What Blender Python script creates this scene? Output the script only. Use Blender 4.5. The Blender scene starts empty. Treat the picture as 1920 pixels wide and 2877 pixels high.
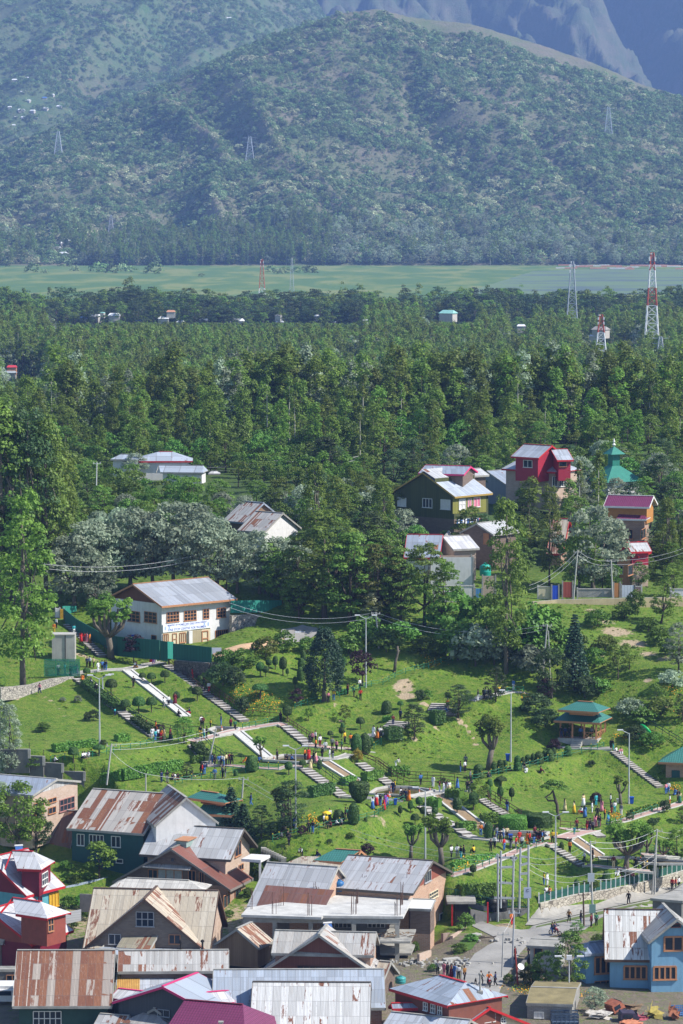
import bpy,math,random
import numpy as np
from mathutils import Vector,Matrix
R=math.radians
SC=bpy.context.scene
COL=SC.collection
# camera
F=10000.0;CU,CV=960.0,1438.5;HOR=554.0
PH=math.atan((CV-HOR)/F)
cam_d=bpy.data.cameras.new('camera');cam=bpy.data.objects.new('camera',cam_d);COL.objects.link(cam)
cam_d.sensor_fit='HORIZONTAL';cam_d.sensor_width=36.0;cam_d.lens=F*36.0/1920.0
cam_d.clip_start=1.0;cam_d.clip_end=30000.0
cam.location=(0,0,0);cam.rotation_euler=(math.pi/2-PH,0,0)
SC.camera=cam
# world, sun
SUN_EL,SUN_AZ=R(44),R(102)
w=bpy.data.worlds.new('World');SC.world=w;w.use_nodes=True
nt=w.node_tree;nt.nodes.clear()
sky=nt.nodes.new('ShaderNodeTexSky');sky.sky_type='NISHITA';sky.sun_disc=False
sky.sun_elevation=SUN_EL;sky.sun_rotation=SUN_AZ;sky.altitude=1600;sky.dust_density=0.6
bg=nt.nodes.new('ShaderNodeBackground');bg.inputs[1].default_value=0.125
wo=nt.nodes.new('ShaderNodeOutputWorld')
nt.links.new(sky.outputs[0],bg.inputs[0]);nt.links.new(bg.outputs[0],wo.inputs[0])
sl=bpy.data.lights.new('sun','SUN');sl.energy=5.0;sl.angle=R(0.53);sl.color=(1.0,0.955,0.88)
so=bpy.data.objects.new('sun',sl);COL.objects.link(so)
sd=Vector((math.sin(SUN_AZ)*math.cos(SUN_EL),math.cos(SUN_AZ)*math.cos(SUN_EL),math.sin(SUN_EL)))
so.rotation_euler=sd.to_track_quat('Z','Y').to_euler();so.location=(200,0,300)
SC.view_settings.view_transform='Standard';SC.view_settings.look='None'
SC.view_settings.exposure=0.66;SC.view_settings.gamma=1.0
SC.cycles.use_denoising=True
SC.cycles.max_bounces=6;SC.cycles.diffuse_bounces=3;SC.cycles.glossy_bounces=2
SC.cycles.transmission_bounces=3;SC.cycles.volume_bounces=0;SC.cycles.transparent_max_bounces=4
# pixel -> world helpers (source pixels 1920x2877)
REG={'R1':(0,2150,2.24),'R2':(600,2150,2.24),'R3':(1220,2150,2.24),'R4':(0,1560,2.24),'R5':(600,1560,2.24),'R6':(1220,1560,2.24),'R7':(0,1100,2.24),'R8':(600,1200,2.24),'R9':(1100,1200,1.9122),'RA':(0,700,1.6333),'RB':(960,700,1.6333),'RC':(0,0,1.6333),'RD':(960,0,1.6333),'D':(0,0,0.81667),'G1':(0,1800,3.92),'G2':(400,1800,3.92),'G3':(800,1850,3.92),'G4':(1150,1850,3.92),'G5':(1520,1850,3.92),'G6':(750,2150,3.92),'G7':(1150,2180,3.92),'G8':(1520,2180,3.92),'W1':(290,1600,3.92),'W2':(430,1730,7.84),'F3':(0,2350,4.46),'F4':(1220,2560,4.6118),'F5':(1560,2520,4.3556),'F6':(0,2180,3.7333),'F7':(400,2180,3.7333),'F8':(300,2640,3.92),'S':(0,0,1.0)}
def px(reg,x,y):
 o=REG[reg];return(o[0]+x/o[2],o[1]+y/o[2])
cp,sp_=math.cos(PH),math.sin(PH)
def ray(u,v):
 a=(u-CU)/F;b=-(v-CV)/F
 return Vector((a,cp+b*sp_,-sp_+b*cp))
def at_d(u,v,d):
 r=ray(u,v);return r*(d/r.y)
def at_z(u,v,z):
 r=ray(u,v);return r*(z/r.z)
def proj(p):
 f=p[1]*cp-p[2]*sp_;up=p[1]*sp_+p[2]*cp
 return(CU+F*p[0]/f,CV-F*up/f)
 # terrain of the near slope
CTRL="""G1 900 370 -70.2;G1 1330 320 -70;G2 230 240 -69.8;G1 320 510 -71.4;G1 100 560 -71.8;G1 450 590 -72;G1 1540 1180 -75.8;G1 1020 1290 -75.8
G1 560 1350 -75.8;G1 760 900 -74;G1 300 1100 -74.8;G2 0 1530 -78.3;G2 400 1380 -77.9;G1 1180 1540 -78.3;G1 800 1450 -77.3;G2 700 1380 -77.8;G2 940 1370 -77.7
G2 1490 1400 -77.7;G2 380 1600 -79;G2 900 1510 -78.6;D 450 1830 -80.5;D 540 1900 -82.6;D 650 1930 -82.6;G6 150 690 -81.3;G6 650 680 -81.2;G6 1000 600 -80.9
G6 1180 500 -80.6;G6 600 350 -79.9;G6 820 330 -80;G6 1100 360 -80.2;G6 1300 800 -83.35;G6 700 900 -83.3;G6 1150 980 -84.4;G7 700 680 -82.8;G7 350 980 -83.7
G7 450 1110 -84.3;G7 1000 900 -83.8;G7 1450 750 -83.3;G7 500 1270 -85.7;G7 800 1330 -86.6;G8 100 1250 -86.6;G8 400 1080 -86.2;G8 900 1130 -86.3;G8 1200 1080 -86.2
G8 500 990 -85.5;G8 1200 1040 -85.7;G8 1500 950 -85.5;G8 100 1000 -85.6;G8 0 1410 -86.8;G8 1560 1050 -86.6;G7 640 1480 -87;
G2 760 70 -67.3;G2 1300 60 -67;G2 970 120 -67.3;R5 520 470 -66;G2 820 560 -72;G2 1150 880 -75;G2 600 600 -72.5;G2 560 1100 -75.7;G2 1000 1000 -75.4
G2 1500 920 -75.2;G2 250 1110 -75.7;G2 1400 1300 -77.4;G3 400 1110 -77.3;G3 0 1070 -77.3;G3 0 1190 -77.6;G3 280 950 -76.9;G3 650 1000 -77;G3 950 850 -76.2
G3 1080 800 -75.6;G3 1200 740 -75.2;G3 1370 670 -74.6;G4 300 570 -74;G4 400 480 -73.2;G4 800 450 -72.9;G4 1100 380 -72.6;G3 150 560 -73.6;G3 550 470 -72.9
G3 900 330 -71.9;G4 20 170 -70.6;G4 480 40 -69.7;G3 1350 400 -72.7;G3 700 650 -74.9;G3 1100 700 -75.1;G2 1250 800 -74.2;R5 300 870 -71.8;R5 500 700 -69.7
R5 700 620 -68.4;R5 900 620 -68.4;R5 1300 650 -68.8;G5 200 970 -78.5;G5 640 1000 -78.5;G5 750 1000 -78.5;G4 700 1320 -79.9;G4 1100 1230 -79.6;G4 1500 1130 -79.1
G4 880 1220 -79.5;G4 1120 1130 -79;G4 500 1250 -79.8;G4 0 1250 -79.7;G3 1000 1080 -78.5;G4 500 900 -77.5;G4 1000 700 -75.7;G4 1300 700 -75.5;G6 1350 230 -80.1
G7 0 140 -80.2;G7 0 240 -80.3;G7 560 180 -80.3;G7 300 230 -80.4;G3 1100 1380 -80;G7 820 560 -83;G7 1000 640 -83.1;G8 0 700 -83.2;G7 1100 460 -82.5
G7 800 250 -80.5;G7 1200 200 -82.1;G8 250 400 -83.2;G8 800 380 -83.1;G5 750 1250 -81;G5 400 1350 -81.7;G5 1000 1500 -82.9;G5 1310 1410 -82.6;G5 1560 1440 -82.7
G8 800 530 -84;G8 1300 380 -83.8;G8 550 600 -84;G8 300 680 -83.5;G8 650 880 -85.4;G8 1500 880 -85.2;G8 1100 600 -85.3;G5 1250 900 -77.5;G5 1300 300 -71.5
G5 900 600 -75;G5 700 100 -70;R6 1300 600 -68.3;R6 1000 370 -65;R6 1500 380 -65.5;R6 600 300 -63.8;R6 100 300 -63.5;S 1405 1914 -71.8;S 1443 1872 -70
S 1350 1800 -67;S 1150 1790 -66.8;S 1520 1978 -74;S 1520 1850 -69;S 170 1707 -64.5;S 214 1810 -67.5;S 60 1750 -66;S 286 1846 -69.2;S 187 1752 -66
S 300 1640 -62.2;S 700 1650 -61.5;S 550 1500 -58;S 300 1420 -56;S 1250 1470 -57;S 1600 1500 -58.5;S 1850 1550 -60;S 960 1600 -60.5;S 1100 1750 -65.2
S 300 1330 -55;S 1000 1330 -55;S 1700 1330 -55;R3 600 1015 -89.3;R3 1380 840 -89;R3 300 1000 -89.3;R3 740 1070 -89.5;R3 300 1380 -89.8;R3 200 1200 -89.7
R3 450 1400 -90;S 204 2448 -86;S 112 2330 -82.5;S 200 2480 -87;S 750 2410 -84.5;S 1230 2640 -90.3;S 1285 2600 -89.6;S 1150 2560 -89.3"""
PTS=[]
for tok in CTRL.replace('\n',';').split(';'):
 if tok.strip():
  a=tok.split();u,v=px(a[0],float(a[1]),float(a[2]));p=at_z(u,v,float(a[3]));PTS.append(tuple(p))
for x in(-80,-40,0,40,80):
 PTS+=[(x,340,-90.6),(x,385,-90.4),(x,760,-55),(x,800,-55)]
 if x<20:PTS+=[(x,420,-90)]
PTS+=[(-20,440,-88.6),(0,440,-88.6),(-45,440,-87.5),(-70,445,-86.5),(60,430,-90),(60,415,-90.3),(-75,480,-76.5),(-75,520,-70.5)]
PTS=np.array(PTS,float)
def _phi(r2):return 0.5*r2*np.log(r2+1e-9)
SX=50.0
def _solve_tps(P,lam):
 X=P[:,:2]/SX;n=len(P)
 K=_phi(((X[:,None]-X[None])**2).sum(-1))+np.eye(n)*lam
 Q=np.c_[np.ones(n),X]
 A=np.block([[K,Q],[Q.T,np.zeros((3,3))]])
 return np.linalg.solve(A,np.r_[P[:,2],np.zeros(3)])
TPS=_solve_tps(PTS,2e-4)
def tps(x,y):
 x=np.asarray(x,float);y=np.asarray(y,float);sh=x.shape
 q=np.c_[x.ravel(),y.ravel()]/SX;c=PTS[:,:2]/SX;out=np.empty(len(q))
 for i in range(0,len(q),20000):
  b=q[i:i+20000]
  out[i:i+20000]=_phi(((b[:,None]-c[None])**2).sum(-1))@TPS[:-3]+TPS[-3]+b@TPS[-2:]
 return out.reshape(sh)
GX=np.arange(-62,62.01,0.5);GY=np.arange(380,722.01,0.5)
HG=tps(*np.meshgrid(GX,GY)).T.copy()
def sst(a,b,x):
 t=np.clip((x-a)/(b-a),0,1);return t*t*(3-2*t)
def _hash(ix,iy,s):
 v=np.sin(ix*127.1+iy*311.7+s*74.7)*43758.5453
 return v-np.floor(v)
def vnoise(x,y,s=0):
 ix=np.floor(x);iy=np.floor(y);fx=x-ix;fy=y-iy
 fx=fx*fx*(3-2*fx);fy=fy*fy*(3-2*fy)
 a=_hash(ix,iy,s);b=_hash(ix+1,iy,s);c=_hash(ix,iy+1,s);d=_hash(ix+1,iy+1,s)
 return(a+(b-a)*fx)*(1-fy)+(c+(d-c)*fx)*fy
def fbm(x,y,s=0,o=4):
 t=0;a=.5;n=0
 for i in range(o):
  t=t+a*vnoise(x,y,s+i*3.1);n+=a;a*=.5;x=x*2.03+5.2;y=y*2.03+1.3
 return t/n
_gx,_gy=np.meshgrid(GX,GY,indexing='ij')
HG+=(fbm(_gx/6,_gy/6,3)-.5)*0.7*sst(440,470,_gy)
def hgrid(x,y):
 x=np.clip(np.asarray(x,float),GX[0],GX[-1]-1e-3);y=np.clip(np.asarray(y,float),GY[0],GY[-1]-1e-3)
 i=(x-GX[0])/.5;j=(y-GY[0])/.5;i0=i.astype(int);j0=j.astype(int);fi=i-i0;fj=j-j0
 i1=np.minimum(i0+1,len(GX)-1);j1=np.minimum(j0+1,len(GY)-1)
 return(HG[i0,j0]*(1-fi)+HG[i1,j0]*fi)*(1-fj)+(HG[i0,j1]*(1-fi)+HG[i1,j1]*fi)*fj
def hz(x,y):
 x=np.asarray(x,float);y=np.asarray(y,float)
 b=hgrid(x,y)
 k=sst(690,760,y);b=b*(1-k)+(-55.0)*k
 k=sst(790,900,y)
 return b*(1-k)+(-76.0)*k
def gz(x,y):return float(hz(x,y))
_ds=np.concatenate([np.arange(381,722,.25),np.arange(722,6000,4.0)])
def hit(u,v,lo=381):
 """ground point seen at a source pixel"""
 r=ray(u,v);k=_ds/r.y;zz=r.z*k;h=hz(r.x*k,_ds)
 s=np.nonzero((zz<=h)&(_ds>=lo))[0]
 if len(s)==0:return at_d(u,v,5900)
 i=s[0]
 if i==0:d=_ds[0]
 else:
  a=zz[i-1]-h[i-1];b=zz[i]-h[i];d=_ds[i-1]+(_ds[i]-_ds[i-1])*(a/(a-b+1e-9))
 p=at_d(u,v,d);return Vector((p.x,p.y,gz(p.x,p.y)))
def gp(reg,x,y,lo=381):return hit(*px(reg,x,y),lo)
def flatten(pts,width,blend=1.6,zoff=0.0):
 """level the ground across a path given by 3D points"""
 global HG
 x,y=np.meshgrid(GX,GY,indexing='ij')
 best=np.full(x.shape,1e9);zz=np.zeros(x.shape)
 for a,b in zip(pts[:-1],pts[1:]):
  m=(x>min(a[0],b[0])-width-4)&(x<max(a[0],b[0])+width+4)&(y>min(a[1],b[1])-width-4)&(y<max(a[1],b[1])+width+4)
  if not m.any():continue
  dx,dy=b[0]-a[0],b[1]-a[1];L=dx*dx+dy*dy+1e-9
  t=np.clip(((x[m]-a[0])*dx+(y[m]-a[1])*dy)/L,0,1)
  dd=np.hypot(x[m]-a[0]-t*dx,y[m]-a[1]-t*dy)
  z=a[2]+(b[2]-a[2])*t
  cur=best[m];cz=zz[m];k=dd<cur
  cur[k]=dd[k];cz[k]=z[k];best[m]=cur;zz[m]=cz
 k=1-sst(width/2,width/2+blend,best)
 HG=HG*(1-k)+(zz+zoff)*k
def flat_poly(poly,z,blend=1.5):
 """level the ground inside a convex-ish polygon of (x, y)"""
 global HG
 x,y=np.meshgrid(GX,GY,indexing='ij');inside=np.zeros(x.shape,bool);best=np.full(x.shape,1e9);n=len(poly)
 for i in range(n):
  a,b=poly[i],poly[(i+1)%n]
  c=((a[1]>y)!=(b[1]>y))&(x<(b[0]-a[0])*(y-a[1])/(b[1]-a[1]+1e-12)+a[0]);inside^=c
  dx,dy=b[0]-a[0],b[1]-a[1];t=np.clip(((x-a[0])*dx+(y-a[1])*dy)/(dx*dx+dy*dy+1e-9),0,1)
  best=np.minimum(best,np.hypot(x-a[0]-t*dx,y-a[1]-t*dy))
 best[inside]=0;k=1-sst(0.2,blend,best);HG=HG*(1-k)+z*k
 # materials
def hexc(r,g,b):
 f=lambda c:(c/255/12.92)if c/255<=.04045 else((c/255+.055)/1.055)**2.4
 return(f(r),f(g),f(b),1)
class NT:
 def __init__(s,name):
  s.m=bpy.data.materials.new(name);s.m.use_nodes=True;s.t=s.m.node_tree;s.t.nodes.clear()
  s.out=s.n('ShaderNodeOutputMaterial');s.p=s.n('ShaderNodeBsdfPrincipled');s.l(s.p.outputs[0],s.out.inputs[0])
  s.p.inputs['Specular IOR Level'].default_value=.3
 def n(s,ty,**k):
  o=s.t.nodes.new(ty)
  for a,b in k.items():setattr(o,a,b)
  return o
 def l(s,a,b):s.t.links.new(a,b)
 def val(s,sock,v):
  if hasattr(v,'default_value')or hasattr(v,'is_linked'):s.l(v,sock)
  else:sock.default_value=v
 def math(s,op,a,b=0.0,c=None,clamp=False):
  o=s.n('ShaderNodeMath',operation=op,use_clamp=clamp);s.val(o.inputs[0],a);s.val(o.inputs[1],b)
  if c is not None:s.val(o.inputs[2],c)
  return o.outputs[0]
 def mix(s,f,a,b,mode='MIX'):
  o=s.n('ShaderNodeMix',data_type='RGBA',blend_type=mode);s.val(o.inputs[0],f);s.val(o.inputs[6],a);s.val(o.inputs[7],b);return o.outputs[2]
 def noise(s,vec,scale,detail=3.0,rough=.55,dist=0.0):
  o=s.n('ShaderNodeTexNoise');s.val(o.inputs['Vector'],vec)if vec is not None else None
  o.inputs['Scale'].default_value=scale;o.inputs['Detail'].default_value=detail;o.inputs['Roughness'].default_value=rough
  o.inputs['Distortion'].default_value=dist;return o.outputs[0]
 def ramp(s,f,a,b):
  o=s.n('ShaderNodeMapRange');s.val(o.inputs[0],f);o.inputs[1].default_value=a;o.inputs[2].default_value=b;return o.outputs[0]
 def comb(s,x,y,z=0.0):
  o=s.n('ShaderNodeCombineXYZ');s.val(o.inputs[0],x);s.val(o.inputs[1],y);s.val(o.inputs[2],z);return o.outputs[0]
 def sep(s,v):
  o=s.n('ShaderNodeSeparateXYZ');s.l(v,o.inputs[0]);return o.outputs
 def pos(s):return s.n('ShaderNodeNewGeometry').outputs['Position']
 def objc(s):return s.n('ShaderNodeTexCoord').outputs['Object']
 def uv(s):return s.n('ShaderNodeTexCoord').outputs['UV']
 def rnd(s):return s.n('ShaderNodeObjectInfo').outputs['Random']
 def attr(s,nm):
  o=s.n('ShaderNodeAttribute',attribute_name=nm);return o.outputs['Fac']
 def white(s,v):
  o=s.n('ShaderNodeTexWhiteNoise',noise_dimensions='3D');s.l(v,o.inputs[0]);return o.outputs[0]
 def bump(s,h,strength=.3,dist=.05):
  o=s.n('ShaderNodeBump');o.inputs['Strength'].default_value=strength;o.inputs['Distance'].default_value=dist
  s.l(h,o.inputs['Height']);s.l(o.outputs[0],s.p.inputs['Normal'])
 def done(s,col,rough=.7,metal=0.0):
  s.val(s.p.inputs['Base Color'],col);s.val(s.p.inputs['Roughness'],rough);s.p.inputs['Metallic'].default_value=metal
  return s.m
MATS={}
def paint(name,c,rough=.6,var=.18,scale=2.0,metal=0.0,bump=0.0):
 if name in MATS:return MATS[name]
 t=NT(name);n=t.noise(t.objc(),scale,4);n2=t.noise(t.objc(),scale*9,2)
 f=t.math('MULTIPLY',t.math('ADD',t.ramp(n,.3,.7),t.math('MULTIPLY',n2,.5)),.66)
 d=tuple(x*(1-var)for x in c[:3])+(1,);b=tuple(min(1,x*(1+var*.6))for x in c[:3])+(1,)
 if bump:t.bump(n2,bump,.05)
 cc=t.mix(f,d,b)
 if scale<=2 and not metal:x_,y_,z_=t.sep(t.objc());st=t.noise(t.comb(t.math('MULTIPLY',x_,2.2),t.math('MULTIPLY',y_,2.2),t.math('MULTIPLY',z_,.3)),1.1,5,.7);cc=t.mix(t.math('MULTIPLY',t.ramp(st,.50,.74),.42),cc,tuple(x*.5+.02 for x in c[:3])+(1,))
 MATS[name]=t.done(cc,rough,metal);return MATS[name]
def tin(name,base=(.52,.51,.50),rust=.2,streak=.3,seed=0.0,sw=.86,sl_=2.3,dirt=.3,rustc=(.16,.062,.036),rough=.48,warm=0.0):
 """corrugated sheet roofing; uv is in metres, u along the eave, v down the slope"""
 if name in MATS:return MATS[name]
 base=tuple(x*.84 for x in base);t=NT(name);u,v,_=t.sep(t.uv())
 jit=t.noise(t.comb(u,v,seed),.5,1)
 row=t.math('FLOOR',t.math('DIVIDE',v,sl_));off=t.math('MULTIPLY',t.math('MODULO',row,2.0),.0)
 ui=t.math('ADD',t.math('DIVIDE',u,sw),off);cell=t.comb(t.math('FLOOR',ui),row,seed+.5)
 w1=t.math('ADD',t.math('MULTIPLY',t.white(cell),.42),t.math('MULTIPLY',t.white(t.comb(t.math('FLOOR',ui),2.0,seed+.2)),.58));cell2=t.comb(t.math('FLOOR',ui),row,seed+9.5);w2=t.white(cell2)
 sheet=t.mix(w2,tuple(x*.80 for x in base)+(1,),tuple(min(1,x*1.18)for x in base)+(1,))
 if warm:sheet=t.mix(t.math('MULTIPLY',w1,warm),sheet,(.52,.43,.30,1))
 st=t.noise(t.comb(t.math('MULTIPLY',u,3.2),t.math('MULTIPLY',v,.28),seed),1.6,5,.65)
 dirtf=t.math('MULTIPLY',t.ramp(st,.42,.75),dirt)
 sheet=t.mix(dirtf,sheet,(.27,.23,.19,1))
 rs=t.noise(t.comb(t.math('MULTIPLY',u,2.2),t.math('MULTIPLY',v,.42),seed+3),1.3,6,.7)
 big=t.noise(t.comb(u,v,seed+7),.16,2)
 full=t.math('GREATER_THAN',t.math('ADD',rust,t.math('MULTIPLY',t.math('SUBTRACT',big,.5),.55)),w1)
 part=t.math('MULTIPLY',t.ramp(t.math('ADD',rs,t.math('MULTIPLY',t.math('SUBTRACT',w2,.5),.35)),.80-streak*.32,.86-streak*.28),1.0)
 edge=t.ramp(t.noise(t.comb(t.math('MULTIPLY',u,5),v,seed+5),2.0,4,.7),.28,.42)
 full=t.math('MULTIPLY',full,t.math('ADD',t.math('MULTIPLY',edge,.8),.2))
 rf=t.math('MAXIMUM',full,part)
 rc2=t.mix(t.noise(t.comb(t.math('MULTIPLY',u,6),v,seed+2),1.5,4),tuple(x*.8 for x in rustc)+(1,),(rustc[0]*1.9,rustc[1]*2.2,rustc[2]*2.0,1));rc2=t.mix(t.math('MULTIPLY',w2,.55),rc2,(rustc[0]*.75,rustc[1]*.72,rustc[2]*.9,1))
 c=t.mix(rf,sheet,rc2)
 wc=t.white(t.comb(t.math('FLOOR',ui),5.0,seed+1.7));we=t.noise(t.comb(t.math('MULTIPLY',u,3),t.math('MULTIPLY',v,1.4),seed+8),2.0,4,.7)
 strip=t.math('MULTIPLY',t.math('LESS_THAN',t.math('FRACT',t.math('ADD',ui,.5)),t.math('MULTIPLY',t.math('SUBTRACT',wc,.45),.55)),t.ramp(we,.36,.46));c=t.mix(strip,c,tuple(min(1,x*1.1)for x in base)+(1,))
 fr=t.math('FRACT',ui);seam=t.math('LESS_THAN',fr,.07)
 fv=t.math('FRACT',t.math('DIVIDE',v,sl_));seam2=t.math('LESS_THAN',fv,.03)
 c=t.mix(t.math('MULTIPLY',t.math('MAXIMUM',seam,seam2),.45),c,(.12,.11,.11,1))
 cor=t.math('SINE',t.math('MULTIPLY',u,2*math.pi/.15))
 t.bump(cor,.35,.02)
 MATS[name]=t.done(c,t.math('ADD',t.math('MULTIPLY',rf,.35),rough),0.0);return MATS[name]
def tile(name,base,line=.5,rough=.42):
 """pressed metal roof tiles; uv in metres"""
 if name in MATS:return MATS[name]
 t=NT(name);u,v,_=t.sep(t.uv())
 a=t.math('ABSOLUTE',t.math('SINE',t.math('MULTIPLY',u,math.pi/.32)));b=t.math('FRACT',t.math('DIVIDE',v,.42))
 g=t.math('MAXIMUM',t.math('LESS_THAN',a,.35),t.math('LESS_THAN',b,.2))
 n=t.noise(t.uv(),.8,3)
 c=t.mix(n,tuple(x*.8 for x in base)+(1,),tuple(x*1.15 for x in base)+(1,))
 c=t.mix(t.math('MULTIPLY',g,line),c,tuple(x*.45 for x in base)+(1,))
 t.bump(t.math('ADD',a,b),.5,.05)
 MATS[name]=t.done(c,rough);return MATS[name]
def brick(name,a=(.33,.16,.10),b=(.42,.24,.16),mortar=(.36,.32,.27),scale=1.0,rough=.85,stain=.25):
 if name in MATS:return MATS[name]
 t=NT(name);o=t.n('ShaderNodeTexBrick');t.l(t.uv(),o.inputs[0]);o.inputs['Scale'].default_value=1.0/scale
 o.inputs['Brick Width'].default_value=.5;o.inputs['Row Height'].default_value=.16;o.inputs['Mortar Size'].default_value=.022
 o.inputs['Color1'].default_value=a+(1,);o.inputs['Color2'].default_value=b+(1,);o.inputs['Mortar'].default_value=mortar+(1,)
 n=t.noise(t.objc(),.7,5,.65)
 c=t.mix(t.math('MULTIPLY',t.ramp(n,.4,.75),stain),o.outputs[0],(.16,.13,.11,1))
 t.bump(o.outputs[1],.25,.03);MATS[name]=t.done(c,rough);return MATS[name]
def stone(name,a=(.40,.36,.31),b=(.24,.22,.20),s=2.2,rough=.9,moss=.0):
 if name in MATS:return MATS[name]
 t=NT(name);u,v,_=t.sep(t.uv());vec=t.comb(u,t.math('MULTIPLY',v,1.5))
 o=t.n('ShaderNodeTexVoronoi');t.l(vec,o.inputs['Vector']);o.inputs['Scale'].default_value=s
 e=t.n('ShaderNodeTexVoronoi',feature='DISTANCE_TO_EDGE');t.l(vec,e.inputs['Vector']);e.inputs['Scale'].default_value=s
 r=t.sep(o.outputs['Color'])[0]
 c=t.mix(r,b+(1,),a+(1,));c=t.mix(t.math('LESS_THAN',e.outputs[0],.05),c,tuple(x*.42 for x in b)+(1,))
 n=t.noise(t.objc(),.6,4)
 if moss:c=t.mix(t.math('MULTIPLY',t.ramp(n,.45,.7),moss),c,(.09,.14,.04,1))
 t.bump(e.outputs[0],.6,.08);MATS[name]=t.done(c,rough);return MATS[name]
def plank(name,a,b,w_=.18,horiz=False,rough=.75):
 if name in MATS:return MATS[name]
 t=NT(name);u,v,_=t.sep(t.uv());k=v if horiz else u;q=t.math('DIVIDE',k,w_)
 r=t.white(t.comb(t.math('FLOOR',q),3.0,1.0));n=t.noise(t.comb(t.math('MULTIPLY',u,1.0 if horiz else 6),t.math('MULTIPLY',v,6 if horiz else 1)),1.2,4)
 c=t.mix(t.math('MULTIPLY',t.math('ADD',r,n),.5),a+(1,),b+(1,))
 c=t.mix(t.math('MULTIPLY',t.math('LESS_THAN',t.math('FRACT',q),.1),.6),c,tuple(x*.35 for x in a)+(1,))
 MATS[name]=t.done(c,rough);return MATS[name]
def leafm(name,a,b,c2=None,trans=.42,rough=.55):
 """foliage: per-leaf tone attribute, per-tree variation"""
 if name in MATS:return MATS[name]
 t=NT(name);tone=t.attr('tone');c=t.mix(tone,a+(1,),b+(1,))
 hs=t.n('ShaderNodeHueSaturation');hs.inputs['Hue'].default_value=.5
 t.l(t.math('ADD',t.math('MULTIPLY',t.rnd(),.75),.65),hs.inputs['Value']);t.l(t.math('ADD',t.math('MULTIPLY',t.rnd(),.05),.472),hs.inputs['Hue'])
 t.l(c,hs.inputs['Color']);c=hs.outputs[0]
 if c2:c=t.mix(t.math('GREATER_THAN',tone,.93),c,c2+(1,))
 tr=t.n('ShaderNodeBsdfTranslucent');mx=t.n('ShaderNodeMixShader');mx.inputs[0].default_value=trans
 t.l(c,tr.inputs[0]);t.l(t.p.outputs[0],mx.inputs[1]);t.l(tr.outputs[0],mx.inputs[2]);t.l(mx.outputs[0],t.out.inputs[0])
 MATS[name]=t.done(c,rough);return MATS[name]
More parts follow.
